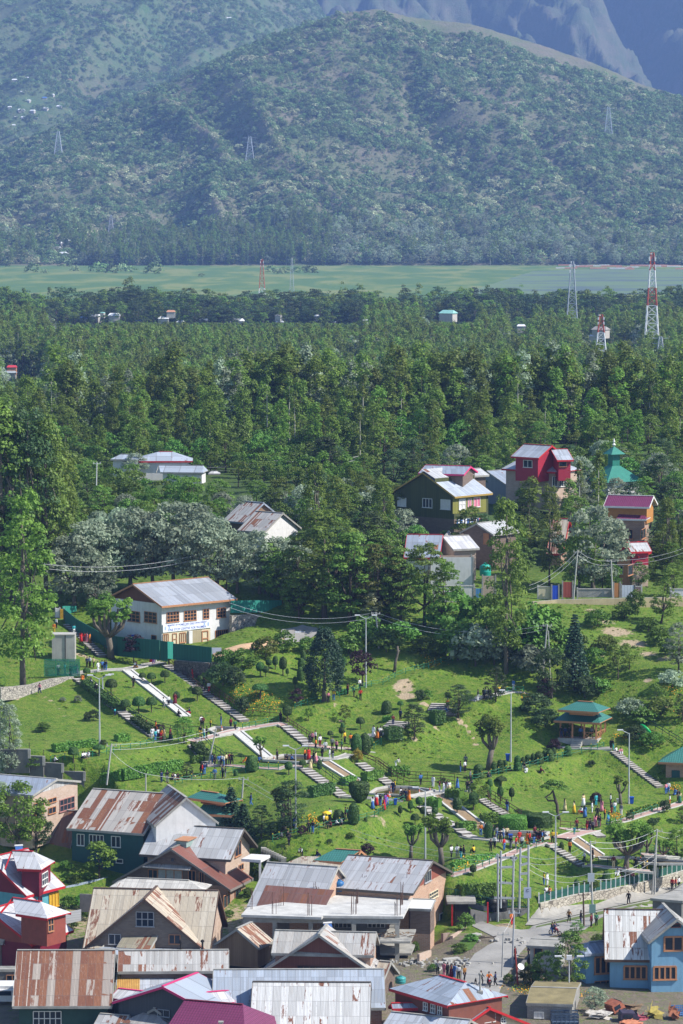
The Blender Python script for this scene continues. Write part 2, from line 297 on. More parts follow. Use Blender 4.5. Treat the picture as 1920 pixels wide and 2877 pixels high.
 # mesh builder
class MB:
 def __init__(s):s.v=[];s.f=[];s.mi=[];s.uv=[]
 def face(s,pts,m=0,uv=None):
  i=len(s.v);s.v+=[tuple(p)for p in pts];s.f.append(tuple(range(i,i+len(pts))));s.mi.append(m)
  if uv is None:
   P=[Vector(p)for p in pts];e=(P[1]-P[0]);n=e.cross(P[2]-P[0])
   if n.length<1e-9:uv=[(0,0)]*len(pts)
   else:
    n.normalize()
    if abs(n.z)>.95:uv=[(p.x,p.y)for p in P]
    else:
     h=Vector((0,0,1)).cross(n).normalized();g=n.cross(h)
     uv=[(p.dot(h),-p.dot(g))for p in P]
  s.uv+=list(uv);return s
 def box(s,c,size,rz=0.0,m=0,M=None):
  hx,hy,hz_=size[0]/2,size[1]/2,size[2]/2
  A=Matrix.Translation(Vector(c))@Matrix.Rotation(rz,4,'Z')if M is None else M@Matrix.Translation(Vector(c))
  P=[A@Vector((x*hx,y*hy,z*hz_))for x,y,z in((-1,-1,-1),(1,-1,-1),(1,1,-1),(-1,1,-1),(-1,-1,1),(1,-1,1),(1,1,1),(-1,1,1))]
  for f in((0,3,2,1),(4,5,6,7),(0,1,5,4),(1,2,6,5),(2,3,7,6),(3,0,4,7)):s.face([P[i]for i in f],m)
  return s
 def beam(s,a,b,w_,h=None,m=0,up=Vector((0,0,1))):
  a=Vector(a);b=Vector(b);h=h or w_;d=(b-a)
  if d.length<1e-6:return s
  d.normalize();x=d.cross(up)
  if x.length<.01:x=d.cross(Vector((0,1,0)))
  x.normalize();y=x.cross(d);P=[]
  for e in(a,b):
   for i,j in((-1,-1),(1,-1),(1,1),(-1,1)):P.append(e+x*(i*w_/2)+y*(j*h/2))
  for f in((3,2,1,0),(4,5,6,7),(0,1,5,4),(1,2,6,5),(2,3,7,6),(3,0,4,7)):s.face([P[i]for i in f],m)
  return s
 def tube(s,pts,rad,n=6,m=0,cap=True):
  pts=[Vector(p)for p in pts];rad=rad if hasattr(rad,'__len__')else[rad]*len(pts);rings=[];prev=None
  base=len(s.v)
  for i,p in enumerate(pts):
   d=(pts[min(i+1,len(pts)-1)]-pts[max(i-1,0)]).normalized()
   x=d.cross(Vector((0,1,0)))if prev is None else prev-d*prev.dot(d)
   if x.length<.05:x=d.cross(Vector((1,0,0)))
   x.normalize();prev=x;y=d.cross(x)
   for k in range(n):
    an=2*math.pi*k/n;s.v.append(tuple(p+(x*math.cos(an)+y*math.sin(an))*rad[i]))
  for i in range(len(pts)-1):
   for k in range(n):
    a=base+i*n+k;b=base+i*n+(k+1)%n
    s.f.append((a,b,b+n,a+n));s.mi.append(m)
    s.uv+=[(k/n,i),((k+1)/n,i),((k+1)/n,i+1),(k/n,i+1)]
  if cap:
   for st_,rev in((0,True),((len(pts)-1)*n,False)):
    ids=[base+st_+k for k in range(n)]
    s.f.append(tuple(reversed(ids))if rev else tuple(ids));s.mi.append(m);s.uv+=[(0,0)]*n
  return s
 def lathe(s,prof,c=(0,0,0),n=14,m=0):
  base=len(s.v);c=Vector(c)
  for r,z in prof:
   for k in range(n):an=2*math.pi*k/n;s.v.append(tuple(c+Vector((r*math.cos(an),r*math.sin(an),z))))
  for i in range(len(prof)-1):
   for k in range(n):
    a=base+i*n+k;b=base+i*n+(k+1)%n
    s.f.append((a,b,b+n,a+n));s.mi.append(m)
    s.uv+=[(k*.3,prof[i][1]),((k+1)*.3,prof[i][1]),((k+1)*.3,prof[i+1][1]),(k*.3,prof[i+1][1])]
  for st_,rev in((0,True),((len(prof)-1)*n,False)):
   if prof[0 if rev else-1][0]>1e-3:
    ids=[base+st_+k for k in range(n)];s.f.append(tuple(reversed(ids))if rev else tuple(ids));s.mi.append(m);s.uv+=[(0,0)]*n
  return s
 def build(s,name,mats,parent=None,loc=None,smooth=False):
  me=bpy.data.meshes.new(name);me.from_pydata(s.v,[],s.f)
  if not isinstance(mats,(list,tuple)):mats=[mats]
  for m in mats:me.materials.append(m)
  me.polygons.foreach_set('material_index',s.mi)
  if smooth:me.polygons.foreach_set('use_smooth',[True]*len(s.f))
  ul=me.uv_layers.new(name='UVMap');ul.data.foreach_set('uv',[c for p in s.uv for c in p]);me.update()
  o=bpy.data.objects.new(name,me);COL.objects.link(o)
  if parent is not None:o.parent=parent
  if loc is not None:o.location=loc
  return o
def tag(o,label=None,cat=None,group=None,kind=None):
 if label:o['label']=label
 if cat:o['category']=cat
 if group:o['group']=group
 if kind:o['kind']=kind
 return o
def empty(name,loc=(0,0,0),rz=0.0,label=None,cat=None,group=None):
 o=bpy.data.objects.new(name,None);o.location=loc;o.rotation_euler=(0,0,rz);o.empty_display_size=.3;COL.objects.link(o)
 return tag(o,label,cat,group)
KIDS={}
def clone(root,loc,rz=0.0,scale=1.0,label=None,group=None):
 """a copy of a thing with copies of its parts"""
 r=root.copy();COL.objects.link(r);r.location=loc;r.rotation_euler=(0,0,rz);r.scale=scale if hasattr(scale,'__len__')else(scale,)*3
 if label:r['label']=label
 if group:r['group']=group
 if root.name not in KIDS:KIDS[root.name]=[(c,list(c.children))for c in root.children]
 for c,gs in KIDS[root.name]:
  k=c.copy();COL.objects.link(k);k.parent=r
  for g_ in gs:q=g_.copy();COL.objects.link(q);q.parent=k
 return r
def quads_mesh(name,P,tone,mats,extra=None,mi=None):
 """P (n,4,3) numpy quads with a tone per quad"""
 n=len(P);me=bpy.data.meshes.new(name);V=P.reshape(-1,3)
 ev,ef,em=([],[],[])if extra is None else(extra.v,extra.f,extra.mi)
 nv=len(V);allv=np.r_[V,np.array(ev,float).reshape(-1,3)]if ev else V
 lt=np.r_[np.full(n,4),np.array([len(f)for f in ef],int)].astype(int);loops=np.r_[np.arange(4*n),np.array([i+nv for f in ef for i in f],int)].astype(int)
 me.vertices.add(len(allv));me.vertices.foreach_set('co',allv.ravel().astype(np.float32));me.loops.add(len(loops));me.loops.foreach_set('vertex_index',loops.astype(np.int32))
 me.polygons.add(len(lt));st_=np.r_[0,np.cumsum(lt)[:-1]];me.polygons.foreach_set('loop_start',st_.astype(np.int32));me.polygons.foreach_set('loop_total',lt.astype(np.int32))
 mix_=np.r_[np.zeros(n,int)if mi is None else mi,np.array(em,int)];me.polygons.foreach_set('material_index',mix_.astype(np.int32))
 for m in(mats if isinstance(mats,(list,tuple))else[mats]):me.materials.append(m)
 me.update(calc_edges=True)
 a=me.attributes.new('tone','FLOAT','FACE');a.data.foreach_set('value',np.r_[tone,np.full(len(ef),.35)].astype(np.float32))
 return me
def obj(name,me,parent=None,loc=None):
 o=bpy.data.objects.new(name,me);COL.objects.link(o)
 if parent is not None:o.parent=parent
 if loc is not None:o.location=loc
 return o
 # paths of the garden (level the ground first, then lay the ribbons)
def L(spec):
 out=[]
 for tok in spec.split(';'):
  a=tok.split();out.append(gp(a[0],float(a[1]),float(a[2])))
 return out
def LP(spec):
 return[px(a[0],float(a[1]),float(a[2]))for a in(t.split()for t in spec.split(';'))]
PATHS=[('path','pave',1.9,'G1 760 375;G1 930 350;G1 1150 330;G1 1390 318;G1 1500 300;G2 60 268;G2 240 240'),('path','pink',1.9,'G2 540 1110;G2 700 1078;G2 860 1040;G2 1000 1000;G2 1250 958;G2 1500 918;G2 1560 935'),('path','pink',1.3,'G2 720 1385;G2 930 1378;G2 1150 1400;G2 1500 1420;G3 40 1190;G3 200 1195'),('path','pave',1.5,'G3 400 1105;G3 540 1110;G3 640 1090;G3 730 1055'),('path','pink',2.2,'G3 270 960;G3 480 985;G3 700 1000;G3 960 1030'),('path','pave',1.7,'G3 900 900;G3 940 850;G3 1040 850;G3 1110 830;G3 1105 780'),('path','pave',1.5,'G4 690 470;G4 800 430;G4 960 405;G4 1130 372;G4 1300 388'),('path','pave',1.2,'G6 830 345;G6 930 352;G6 1120 368;G6 1300 382;G6 1500 400'),('path','pave',2.2,'G7 0 235;G7 120 222;G7 260 195;G7 420 178;G7 590 160'),('path','pink',1.4,'G7 450 1108;G7 700 1038;G7 980 930;G7 1130 865;G7 1300 790;G7 1490 742;G8 60 765;G8 130 745'),('path','pave',1.3,'G7 560 665;G7 700 690;G7 1000 722;G7 1200 745'),('path','pink',2.6,'G8 240 690;G8 400 640;G8 560 600'),('path','pink',1.5,'G8 240 590;G8 460 600;G8 560 600'),('path','pink',1.5,'G8 790 530;G8 930 495;G8 1050 455;G8 1300 380;G8 1450 340;G8 1600 290'),('path','pink',1.3,'G8 490 988;G8 700 1012;G8 960 1035;G8 1220 1058'),('path','pink',1.3,'G8 1120 870;G8 1350 885;G8 1600 905'),('path','pave',1.5,'G5 190 985;G5 400 995;G5 640 1000;G5 780 992'),]
CHAN=[(1.7,0,'G1 1400 325;G2 480 835'),(1.8,0,'G2 1045 1005;G2 1385 1290'),(2.1,1,'G3 445 1140;G3 780 1350'),(2.3,1,'G7 310 200;G7 800 578'),(2.3,1,'G8 345 682;G8 645 888')]
POND=['G2 730 985;G2 800 955;G2 1070 965;G2 1040 1000;G2 840 1045','G2 1330 1320;G2 1420 1285;G2 1560 1262;G3 200 1075;G3 375 1090;G3 420 1115;G3 170 1150','G6 1120 320;G6 1210 262;G6 1330 240;G6 1568 244;G7 150 145;G7 290 165;G7 130 205;G7 0 230;G6 1450 335;G6 1250 325','G7 960 640;G7 1040 615;G7 1540 625;G8 60 650;G8 90 680;G8 0 700;G7 1300 690;G7 1050 675','G8 640 900;G8 1000 905;G8 1600 945;G8 1600 975;G8 1300 975;G8 900 950;G8 650 930']
STAIR=[(1.5,'G1 850 410;G2 130 1050'),(1.5,'G2 555 1140;G2 735 1370'),(1.6,'G2 265 262;G2 1125 880'),(1.6,'G3 0 735;G3 275 955'),(1.7,'G6 405 25;G6 850 345'),(1.6,'G3 825 1145;G3 1165 1385'),(1.7,'G7 790 250;G7 1120 462'),(1.5,'G7 135 325;G7 700 682'),(1.6,'G8 140 775;G8 450 980'),(1.4,'G8 580 615;G8 665 665'),(1.5,'G5 800 1015;G5 1315 1412'),(1.5,'R4 425 430;R4 645 635'),(3.2,'G3 1270 690;G3 1195 760'),(2.6,'G4 345 490;G4 300 575'),(2.2,'G4 470 545;G4 430 625')]
GRASSPATH=['G1 500 1360;G1 1020 1295;G1 1540 1195;G2 400 1112','G2 380 1600;G2 640 1540;G2 900 1500;G2 1500 1440','G3 110 540;G3 465 480;G3 750 380;G3 1085 300;G3 1400 170;G4 480 40','G4 700 1340;G4 1070 1250;G4 1530 1130;G5 400 1050;G5 690 990','G6 65 820;G6 475 730;G6 935 620;G6 1250 530;G6 1500 400']
for i,g in enumerate(GRASSPATH):flatten(L(g),2.0,1.5)
P3D=[]
for nm,mt,wd,sp in PATHS:
 p=L(sp);P3D.append(p);flatten(p,wd+.5,1.4)
STP=[]
for wd,sp in STAIR:
 p=L(sp);STP.append(p)
CHP=[]
for wd,wa,sp in CHAN:
 p=L(sp);n=8;q=[p[0].lerp(p[1],i/n)for i in range(n+1)];CHP.append(q);flatten(q,wd+.3,1.3,-.1)
for(wd,sp),p in zip(STAIR,STP):
 n=6;q=[p[0].lerp(p[1],i/n)for i in range(n+1)];flatten(q,wd+.1,1.0,-.22)
PNP=[]
for sp in POND:
 p=L(sp);z=sum(q.z for q in p)/len(p);p=[at_z(*proj(q),z)for q in p];PNP.append((p,z));flat_poly([(q.x,q.y)for q in p],z-.3,.9)
def pad(spec,z=None,blend=2.0):
 p=L(spec);z=sum(q.z for q in p)/len(p)if z is None else z
 p=[at_z(*proj(q),z)for q in p];flat_poly([(q.x,q.y)for q in p],z,blend);return p,z
ROADL=L('R3 300 1420;R3 330 1250;R3 400 1130;R3 560 1060;R3 740 1040;R3 1000 955;R3 1250 880;R3 1500 810')
def solve(zr,A,B,SA,SB,p0=28,th0=0,hip=(0,0),wp=1.0):
 a3=at_z(A[0],A[1],zr);obs=[(B,'B'),(SA,'SA'),(SB,'SB')]
 L0=8.0
 if B:L0=abs(B[0]-A[0])/(F/a3 .y)/max(.3,abs(math.cos(R(th0))))
 elif SA and SB:L0=abs(SB[0]-SA[0])/(F/a3 .y)/max(.3,abs(math.cos(R(th0))))
 x=np.array([R(th0),math.tan(R(p0)),5.0,max(3,L0),hip[0],hip[1]],float);x0=x.copy()
 def pts(x):
  th,tp,w_,L_,hl,hr=x;d=Vector((math.cos(th),math.sin(th),0));f=Vector((math.sin(th),-math.cos(th),0));b3=a3+d*L_;dn=Vector((0,0,-w_*tp))
  return{'B':b3,'SA':a3-d*hl+f*w_+dn,'SB':b3+d*hr+f*w_+dn}
 def res(x):
  P=pts(x);r=[]
  for o,k in obs:
   if o:q=proj(P[k]);r+=[(q[0]-o[0])/3,(q[1]-o[1])/3]
  r+=[(x[0]-x0[0])/R(22),(math.atan(x[1])-R(p0))/R(3.5)*wp,(x[2]-5)/12,(x[3]-x0[3])/20]
  r+=[(x[4]-hip[0])/(1.5 if hip[0]else.02),(x[5]-hip[1])/(1.5 if hip[1]else.02)];return np.array(r)
 lam=1e-2;r=res(x)
 for it in range(60):
  J=np.stack([(res(x+np.eye(6)[i]*1e-4)-r)/1e-4 for i in range(6)],1)
  dx=np.linalg.solve(J.T@J+lam*np.eye(6),-J.T@r);x2=x+dx;x2[2]=max(.8,x2[2]);x2[3]=max(1,x2[3]);r2=res(x2)
  if(r2**2).sum()<(r**2).sum():x,r,lam=x2,r2,lam*.5
  else:lam*=4
 return a3,x
def ridge_z(A,H):
 """height of a ridge that stands H metres above the ground below it, seen at pixel A"""
 for d in np.arange(470,800,.5):
  p=at_d(A[0],A[1],d)
  if p.z-H<=gz(p.x,p.y)and d>500:return p.z
 return-50.0
def foot(zr,A,B,SA,SB,p0,th0,m,hw):
 a3,x=solve(zr,A,B,SA,SB,p0,th0);th,tp,w_,L_=x[:4];d=Vector((math.cos(th),math.sin(th),0));f=Vector((math.sin(th),-math.cos(th),0));z=a3 .z-w_*tp-hw
 q=[a3-d*m[0]+f*(w_+m[1]),a3+d*(L_+m[2])+f*(w_+m[1]),a3+d*(L_+m[2])-f*(w_+m[3]),a3-d*m[0]-f*(w_+m[3])];flat_poly([(p.x,p.y)for p in q],z,1.6);return q,z
CENQ,CENZ=foot(-59.0,px('W1',325,165),px('W1',1160,102),px('W1',655,405),px('W1',1475,325),27,32,(1.0,2.4,1.5,1),6.2)
print('centre base',CENZ,[tuple(round(c,1)for c in q)for q in CENQ],[tuple(round(c)for c in proj((q.x,q.y,CENZ)))for q in CENQ])
_x,_y=np.meshgrid(GX,GY,indexing='ij')
_by=np.interp(_x,[-62,-32.2,-30,-24,-14,-8,4,14,24.4,31,37,44,62],[479,477.0,472,459,454.5,451,443,434.5,437.2,443.2,449.5,457.5,476])
_zv=np.interp(_x,[-50,-32,-20,0,14,62],[-80.5,-83.8,-86.6,-88.6,-89.3,-89.1])
_k=sst(.3,-.9,_y-_by);HG=np.where(HG>_zv,HG*(1-_k)+_zv*_k,HG)
# grass and earth
def grass_mat():
 t=NT('meadow_grass');P=t.pos();x,y,z=t.sep(P)
 n1=t.noise(P,.09,3);n2=t.noise(P,.55,5,.65);n3=t.noise(P,3.2,5,.7);n4=t.noise(P,1.1,4,.6)
 c=t.mix(t.ramp(n2,.3,.7),(.036,.105,.006,1),(.110,.200,.010,1))
 c=t.mix(t.math('MULTIPLY',t.ramp(n3,.42,.70),.8),c,(.17,.25,.018,1))
 c=t.mix(t.math('MULTIPLY',t.ramp(n3,.52,.32),.55),c,(.025,.07,.010,1))
 c=t.mix(t.math('MULTIPLY',t.ramp(n4,.48,.70),.65),c,(.20,.195,.05,1))
 c=t.mix(t.math('MULTIPLY',t.ramp(n1,.5,.8),.4),c,(.16,.20,.03,1))
 c=t.mix(t.math('MULTIPLY',t.ramp(y,560.0,600.0),.8),c,t.mix(n2,(.020,.050,.010,1),(.06,.10,.02,1)))  # far ground darkened: shade under the trees put into the grass colour
 e=t.attr('earth');nn=t.noise(P,1.4,6,.7)
 ef=t.ramp(t.math('ADD',e,t.math('MULTIPLY',t.math('SUBTRACT',nn,.5),.9)),.45,.6)
 earth=t.mix(t.noise(P,2.5,5),(.30,.22,.13,1),(.47,.38,.26,1))
 c=t.mix(ef,c,t.mix(t.ramp(y,433.0,425.0),earth,t.mix(t.noise(P,1.1,5),(.10,.085,.06,1),(.24,.20,.15,1))))
 t.bump(t.math('ADD',n3,n2),.75,.35);return t.done(c,.85)
EARTH=[]
def earth(reg,x,y,r,s=1.0):
 p=gp(reg,x,y);EARTH.append((p.x,p.y,r,s))
for a in('G1 560 660 .9 .6;G1 650 750 .9 .6;G1 720 830 .8 .6;G1 600 700 .7 .6;G1 500 620 .8 .6;G1 170 640 1.6 .6;G1 250 600 1.2 .5;G3 1310 330 1.9 1;G3 1340 420 1.7 1;G3 1320 270 1.5 1;G4 560 690 .8 .9;G4 630 750 .5 .9;''G4 660 810 .5 .9;G4 700 880 .45 .8;G4 735 950 .6 .9;G4 300 770 .9 .7;G3 1540 500 1 .9;G1 1010 200 2.2 .6;G1 900 160 1.8 .7;G1 880 80 1.6 .5;G3 620 690 .6 .8;G3 560 520 .8 .6;G7 980 410 .6 .8;G3 1430 890 .8 .8;''R6 1150 480 3.2 .85;R6 1250 560 3 .85;R6 1080 420 3 .6;R6 1350 620 2.5 .7;R6 1050 620 2.5 .55;R6 1450 650 2.2 .6;R6 1000 350 2 .7;G5 1400 510 1.2 .8;G5 1180 240 1 .8;G6 1270 600 1.2 .6;G6 1180 560 .8 .8;G6 1060 560 .7 .5;''R3 300 1100 2 1;R3 250 1160 2 .9;R3 130 1250 2.5 1;R3 60 1300 2.5 1;R3 450 1010 1.5 1;R3 420 1300 1 .9;R3 380 1060 1.6 .8;G2 850 800 1 .5;G2 700 650 1 .45;G4 450 850 1.8 .45;G4 250 950 1.5 .4').split(';'):
 if a:b=a.split();earth(b[0],float(b[1]),float(b[2]),float(b[3]),float(b[4]))
def earth_at(x,y):
 e=np.zeros(x.shape)
 for ex,ey,r,s in EARTH:e=np.maximum(e,s*np.exp(-((x-ex)**2+(y-ey)**2)/(r*r)*1.0))
 e=np.maximum(e,.62*(1-sst(425,434,y)))
 e=np.maximum(e,.55*(1-sst(438,447,y))*(1-sst(5,14,x)))
 return e
def grid_mesh(name,X,Y,Z,mats,attrs=None):
 nx,ny=X.shape;V=np.stack([X,Y,Z],-1).reshape(-1,3)
 i,j=np.meshgrid(np.arange(nx-1),np.arange(ny-1),indexing='ij');a=(i*ny+j).ravel()
 Fq=np.stack([a,a+ny,a+ny+1,a+1],-1);me=bpy.data.meshes.new(name)
 me.vertices.add(len(V));me.vertices.foreach_set('co',V.ravel().astype(np.float32));me.loops.add(Fq.size);me.loops.foreach_set('vertex_index',Fq.ravel().astype(np.int32))
 me.polygons.add(len(Fq));me.polygons.foreach_set('loop_start',(np.arange(len(Fq))*4).astype(np.int32));me.polygons.foreach_set('loop_total',np.full(len(Fq),4,np.int32))
 me.polygons.foreach_set('use_smooth',np.ones(len(Fq),bool));me.materials.append(mats);me.update(calc_edges=True)
 for k,v in(attrs or{}).items():
  at_=me.attributes.new(k,'FLOAT','POINT');at_.data.foreach_set('value',v.ravel().astype(np.float32))
 return me
def build_ground():
 xs=np.r_[-2600,-1500,-800,-400,-200,-110,-80,np.arange(-64,64.1,.5),80,110,200,400,800,1500,2600]
 ys=np.r_[100,200,300,340,365,np.arange(380,722.1,.5),np.arange(726,960,5),np.geomspace(960,4300,30)]
 X,Y=np.meshgrid(xs,ys,indexing='ij');Z=hz(X,Y)
 X2,Y2=X,Y
 me=grid_mesh('ground',X,Y,Z-.0,grass_mat(),{'earth':earth_at(X2,Y2)})
 me.materials.append(plain_mat());nx,ny=X.shape
 yy=np.broadcast_to((Y[:-1,:-1]>1000),(nx-1,ny-1)).ravel().astype(np.int32);me.polygons.foreach_set('material_index',yy)
 tag(obj('ground',me),kind='structure')
def plain_mat():
 t=NT('wet_meadow');x,y,z=t.sep(t.pos())
 s1=t.noise(t.comb(t.math('MULTIPLY',x,.0035),t.math('MULTIPLY',y,.0009)),6.0,5,.6,0.6)
 s2=t.noise(t.comb(t.math('MULTIPLY',x,.02),t.math('MULTIPLY',y,.006)),5.0,5,.7)
 c=t.mix(s2,(.085,.15,.03,1),(.15,.21,.05,1));c=t.mix(t.ramp(s1,.42,.62),c,(.17,.20,.065,1))
 c=t.mix(t.ramp(s1,.58,.44),c,(.07,.14,.04,1));return t.done(c,.9)
build_ground()
# paved paths, ponds, channels
pave=paint('worn_concrete_paving',(.33,.315,.285),.9,.25,1.2);pink=paint('pink_paving',(.46,.30,.26),.9,.25,1.5)
kerbm=paint('pale_kerb',(.47,.455,.42),.85,.2,2);asph=paint('dusty_asphalt',(.30,.29,.27),.95,.3,.35)
def ribbon(p,wd,m,name='path',lift=.05,kerb=True,n=2.0):
 q=[]
 for a,b in zip(p[:-1],p[1:]):
  k=max(1,int((b-a).length/1.0))
  for i in range(k):q.append(a.lerp(b,i/k))
 q.append(p[-1]);mb=MB();Lr=[]
 for i,c in enumerate(q):
  d=(q[min(i+1,len(q)-1)]-q[max(i-1,0)]);d.z=0;d.normalize();s=Vector((d.y,-d.x,0))
  Lr.append((c-s*wd/2,c+s*wd/2))
 acc=0
 for i in range(len(Lr)-1):
  (a,b),(c,d)=Lr[i],Lr[i+1];z=Vector((0,0,lift));l=(c-a).length
  mb.face([a+z,b+z,d+z,c+z],0)
  for e,f in((a,c),(b,d)):
   mb.face([e+z,f+z,f-z*4,e-z*4],1)
   if kerb:mb.beam(e+z*1.6,f+z*1.6,.14,.14,1)
  acc+=l
 return tag(mb.build(name,[m,kerbm]),kind='structure')
for(nm,mt,wd,sp),p in zip(PATHS,P3D):ribbon(p,wd,pave if mt=='pave' else pink)
wat=NT('pond_water');wat.p.inputs['Specular IOR Level'].default_value=.8;watm=wat.done((.10,.075,.028,1),.08)
wn=NT('water_sheet');wsh=paint('wet_channel_bed',(.30,.21,.12),.35,.25,1.5)
chw=paint('whitewashed_channel',(.54,.53,.50),.8,.2,2)
PONDL=['small brown pool beside the traffic cone on the terrace under the white building','brown pond below the second cascade, at the head of the middle channel','long brown pond with several traffic cones at the centre of the garden','narrow pond behind the round clipped hedges','dark long pond on the lowest terrace by the boundary fence']
for(p,z),lab in zip(PNP,PONDL):
 mb=MB();mb.face([Vector((q.x,q.y,z-.12))for q in p],0);o=mb.build('pond_water',watm);tag(o,kind='structure')
 mb=MB();n=len(p)
 for i in range(n):
  a,b=p[i],p[(i+1)%n];mb.beam((a.x,a.y,z+.02),(b.x,b.y,z+.02),.26,.3,0)
 tag(mb.build('pond_kerb',kerbm),'pale concrete kerb round the '+lab,'kerb')
CHL=['whitewashed dry channel running down from the top path past the mushroom trees','short whitewashed channel dropping to the second pond','stone channel with a brown bed and two white kerbs under the arch-shaped bush','long channel with brown bed between white kerbs below the central pond','lowest cascade channel with white kerbs behind the big pollarded tree']
for(wd,wa,sp),q,lab in zip(CHAN,CHP,CHL):
 mb=MB();d=(q[-1]-q[0]);d.z=0;d.normalize();s=Vector((d.y,-d.x,0));A,B=q[0],q[-1];up=Vector((0,0,.06))
 for sg in(-1,1):mb.beam(A+s*sg*(wd/2-.17)+up*.6,B+s*sg*(wd/2-.17)+up*.6,.34,.26,0)
 rt=empty('water_channel',A,0,lab,'channel');
 for o in(mb,):o.v=[tuple(Vector(v)-A)for v in o.v]
 mb.build('kerb',chw,rt);mb=MB();mb.beam(Vector((0,0,0)),B-A,wd-.9,.10,0);mb.build('channel_bed',wsh if wa else chw,rt)
def drape(spec,name,mat,lift=.07,st=.5):
 import bmesh
 p=L(spec);bm=bmesh.new();f=bm.faces.new([bm.verts.new((q.x,q.y,0))for q in p])
 for ax in(0,1):
  lo,hi=min(q[ax]for q in p),max(q[ax]for q in p);c=math.ceil(lo)
  while c<hi:v=Vector((0,0,0));v[ax]=1;bmesh.ops.bisect_plane(bm,geom=bm.verts[:]+bm.edges[:]+bm.faces[:],plane_co=v*c,plane_no=v);c+=1
 for v in bm.verts:v.co.z=gz(v.co.x,v.co.y)+lift
 bmesh.ops.triangulate(bm,faces=bm.faces[:]);me=bpy.data.meshes.new(name);bm.to_mesh(me);me.materials.append(mat)
 for q in me.polygons:q.use_smooth=True
 if sum(q.normal.z for q in me.polygons)<0:me.flip_normals()
 return tag(obj(name,me),kind='structure')
drape('R3 165 1470;R3 175 1290;R3 255 1190;R3 400 1110;R3 370 1080;R3 230 1010;R3 300 985;R3 400 1020;R3 600 1035;R3 625 1015;R3 1000 925;R3 1370 850;R3 1600 790;R3 1600 850;R3 1390 890;R3 1050 965;R3 950 1040;R3 720 1085;R3 620 1110;R3 540 1190;R3 500 1270;R3 445 1340;R3 400 1470','road',asph)
drape('R3 640 1020;R3 1000 935;R3 1400 855;R3 1400 865;R3 1050 945;R3 640 1032','verge',paint('verge_weeds',(.12,.16,.05),.9,.4,1.5),.09,.3)
def hull_sheet(spec,name,mat,lift=.05):
 p=L(spec);mb=MB();mb.face([q+Vector((0,0,lift))for q in p],0);return tag(mb.build(name,mat),kind='structure')
 # hills
FC_U=[-1200,-200,0,100,250,400,550,700,850,950,1060,1150,1212,1322,1450,1530,1650,1714,1800,1920,2100,2600,3400]
FC_V=[560,470,430,390,335,275,205,135,82,42,30,52,60,72,110,135,175,202,240,275,330,400,440]
def uof(x,y):return CU+F*x/y
def hill_front(x,y):
 u=uof(x,y);vs=np.interp(u,FC_U,FC_V);yc=4950+90*np.sin(x/170.);zc=-yc*(vs-HOR)/F
 s=(y-3990)/(yc-3990);sc=np.clip(s,0,1)
 pr=sc*(.82+.18*sc);z=-76+(zc+76)*pr
 wx=x+60*(fbm(x/300,y/300,11)-.5)+(y-4000)*.25
 rid=1-np.abs(2*fbm(wx/130,y/620,5,3)-1)
 z=z+(rid-.75)*75*np.sin(sc*math.pi)**.8+(fbm(x/55,y/55,8)-.5)*22*np.sin(sc*math.pi)**.5
 tz=z/5.0;fr=tz-np.floor(tz);z=z+(np.floor(tz)+np.clip((fr-.25)/.5,0,1)-tz)*5.0*.38*(sc>.02)
 z=np.where(s>1,zc-(y-yc)*.42,z);return np.where(s<0,-76+s*60,z)
def hill_back(x,y):
 u=uof(x,y);k=1-sst(500,1150,u);s=(y-5200)
 z=20+s*.30*(.25+.75*k)+(fbm(x/260,y/260,21)-.5)*130+(fbm(x/60,y/60,25)-.5)*18
 rid=1-np.abs(2*fbm((x-y*.3)/210,y/700,28,3)-1);z=z+(rid-.7)*80
 tz=z/6.0;fr=tz-np.floor(tz);z=z+(np.floor(tz)+np.clip((fr-.25)/.5,0,1)-tz)*6.0*.35
 return z
def mount(x,y):
 s=y-7600;wx=x+(y-7600)*.35+120*(fbm(x/500,y/500,31)-.5)
 rid=1-np.abs(2*fbm(wx/330,y/1500,33,4)-1);rd2=1-np.abs(2*fbm(wx/95,y/500,37,3)-1)
 return 20+s*.42+(rid-.6)*420+(rd2-.6)*150+(fbm(x/70,y/70,39)-.5)*90+(fbm(x/22,y/22,41)-.5)*26
def hill_mat(name,soil,green,scale=1.0,pinkish=.3):
 t=NT(name);P=t.pos();n1=t.noise(P,.012*scale,5,.6);n2=t.noise(P,.06*scale,5,.65);n3=t.noise(P,.3*scale,3,.6)
 c=t.mix(t.ramp(t.math('ADD',t.math('MULTIPLY',n1,.7),t.math('MULTIPLY',n2,.5)),.45,.75),soil+(1,),green+(1,))
 c=t.mix(t.math('MULTIPLY',t.ramp(n2,.58,.72),pinkish),c,(.32,.21,.15,1));c=t.mix(t.math('MULTIPLY',t.ramp(n3,.5,.3),.5),c,tuple(v*.45 for v in green)+(1,))
 t.bump(t.math('ADD',n3,n2),.6,3.0);return t.done(c,.95)
def polar(name,fn,y0,y1,ny,u0,u1,nu,mat):
 ys=np.linspace(y0,y1,ny);us=np.linspace(u0,u1,nu);U,Y=np.meshgrid(us,ys,indexing='ij');X=(U-CU)/F*Y
 o=obj(name,grid_mesh(name,X,Y,fn(X,Y),mat));return tag(o,kind='structure')
polar('hill',hill_front,3960,5400,260,-500,2420,330,hill_mat('hill_scrub',(.165,.14,.105),(.085,.125,.045)))
polar('hill',hill_back,5150,7700,240,-500,1500,230,hill_mat('far_hill_scrub',(.12,.12,.07),(.06,.12,.04),.8))
polar('mountain',mount,7500,11500,260,-900,2800,300,hill_mat('mountain_rock',(.13,.115,.085),(.05,.085,.035),1.0,.4))
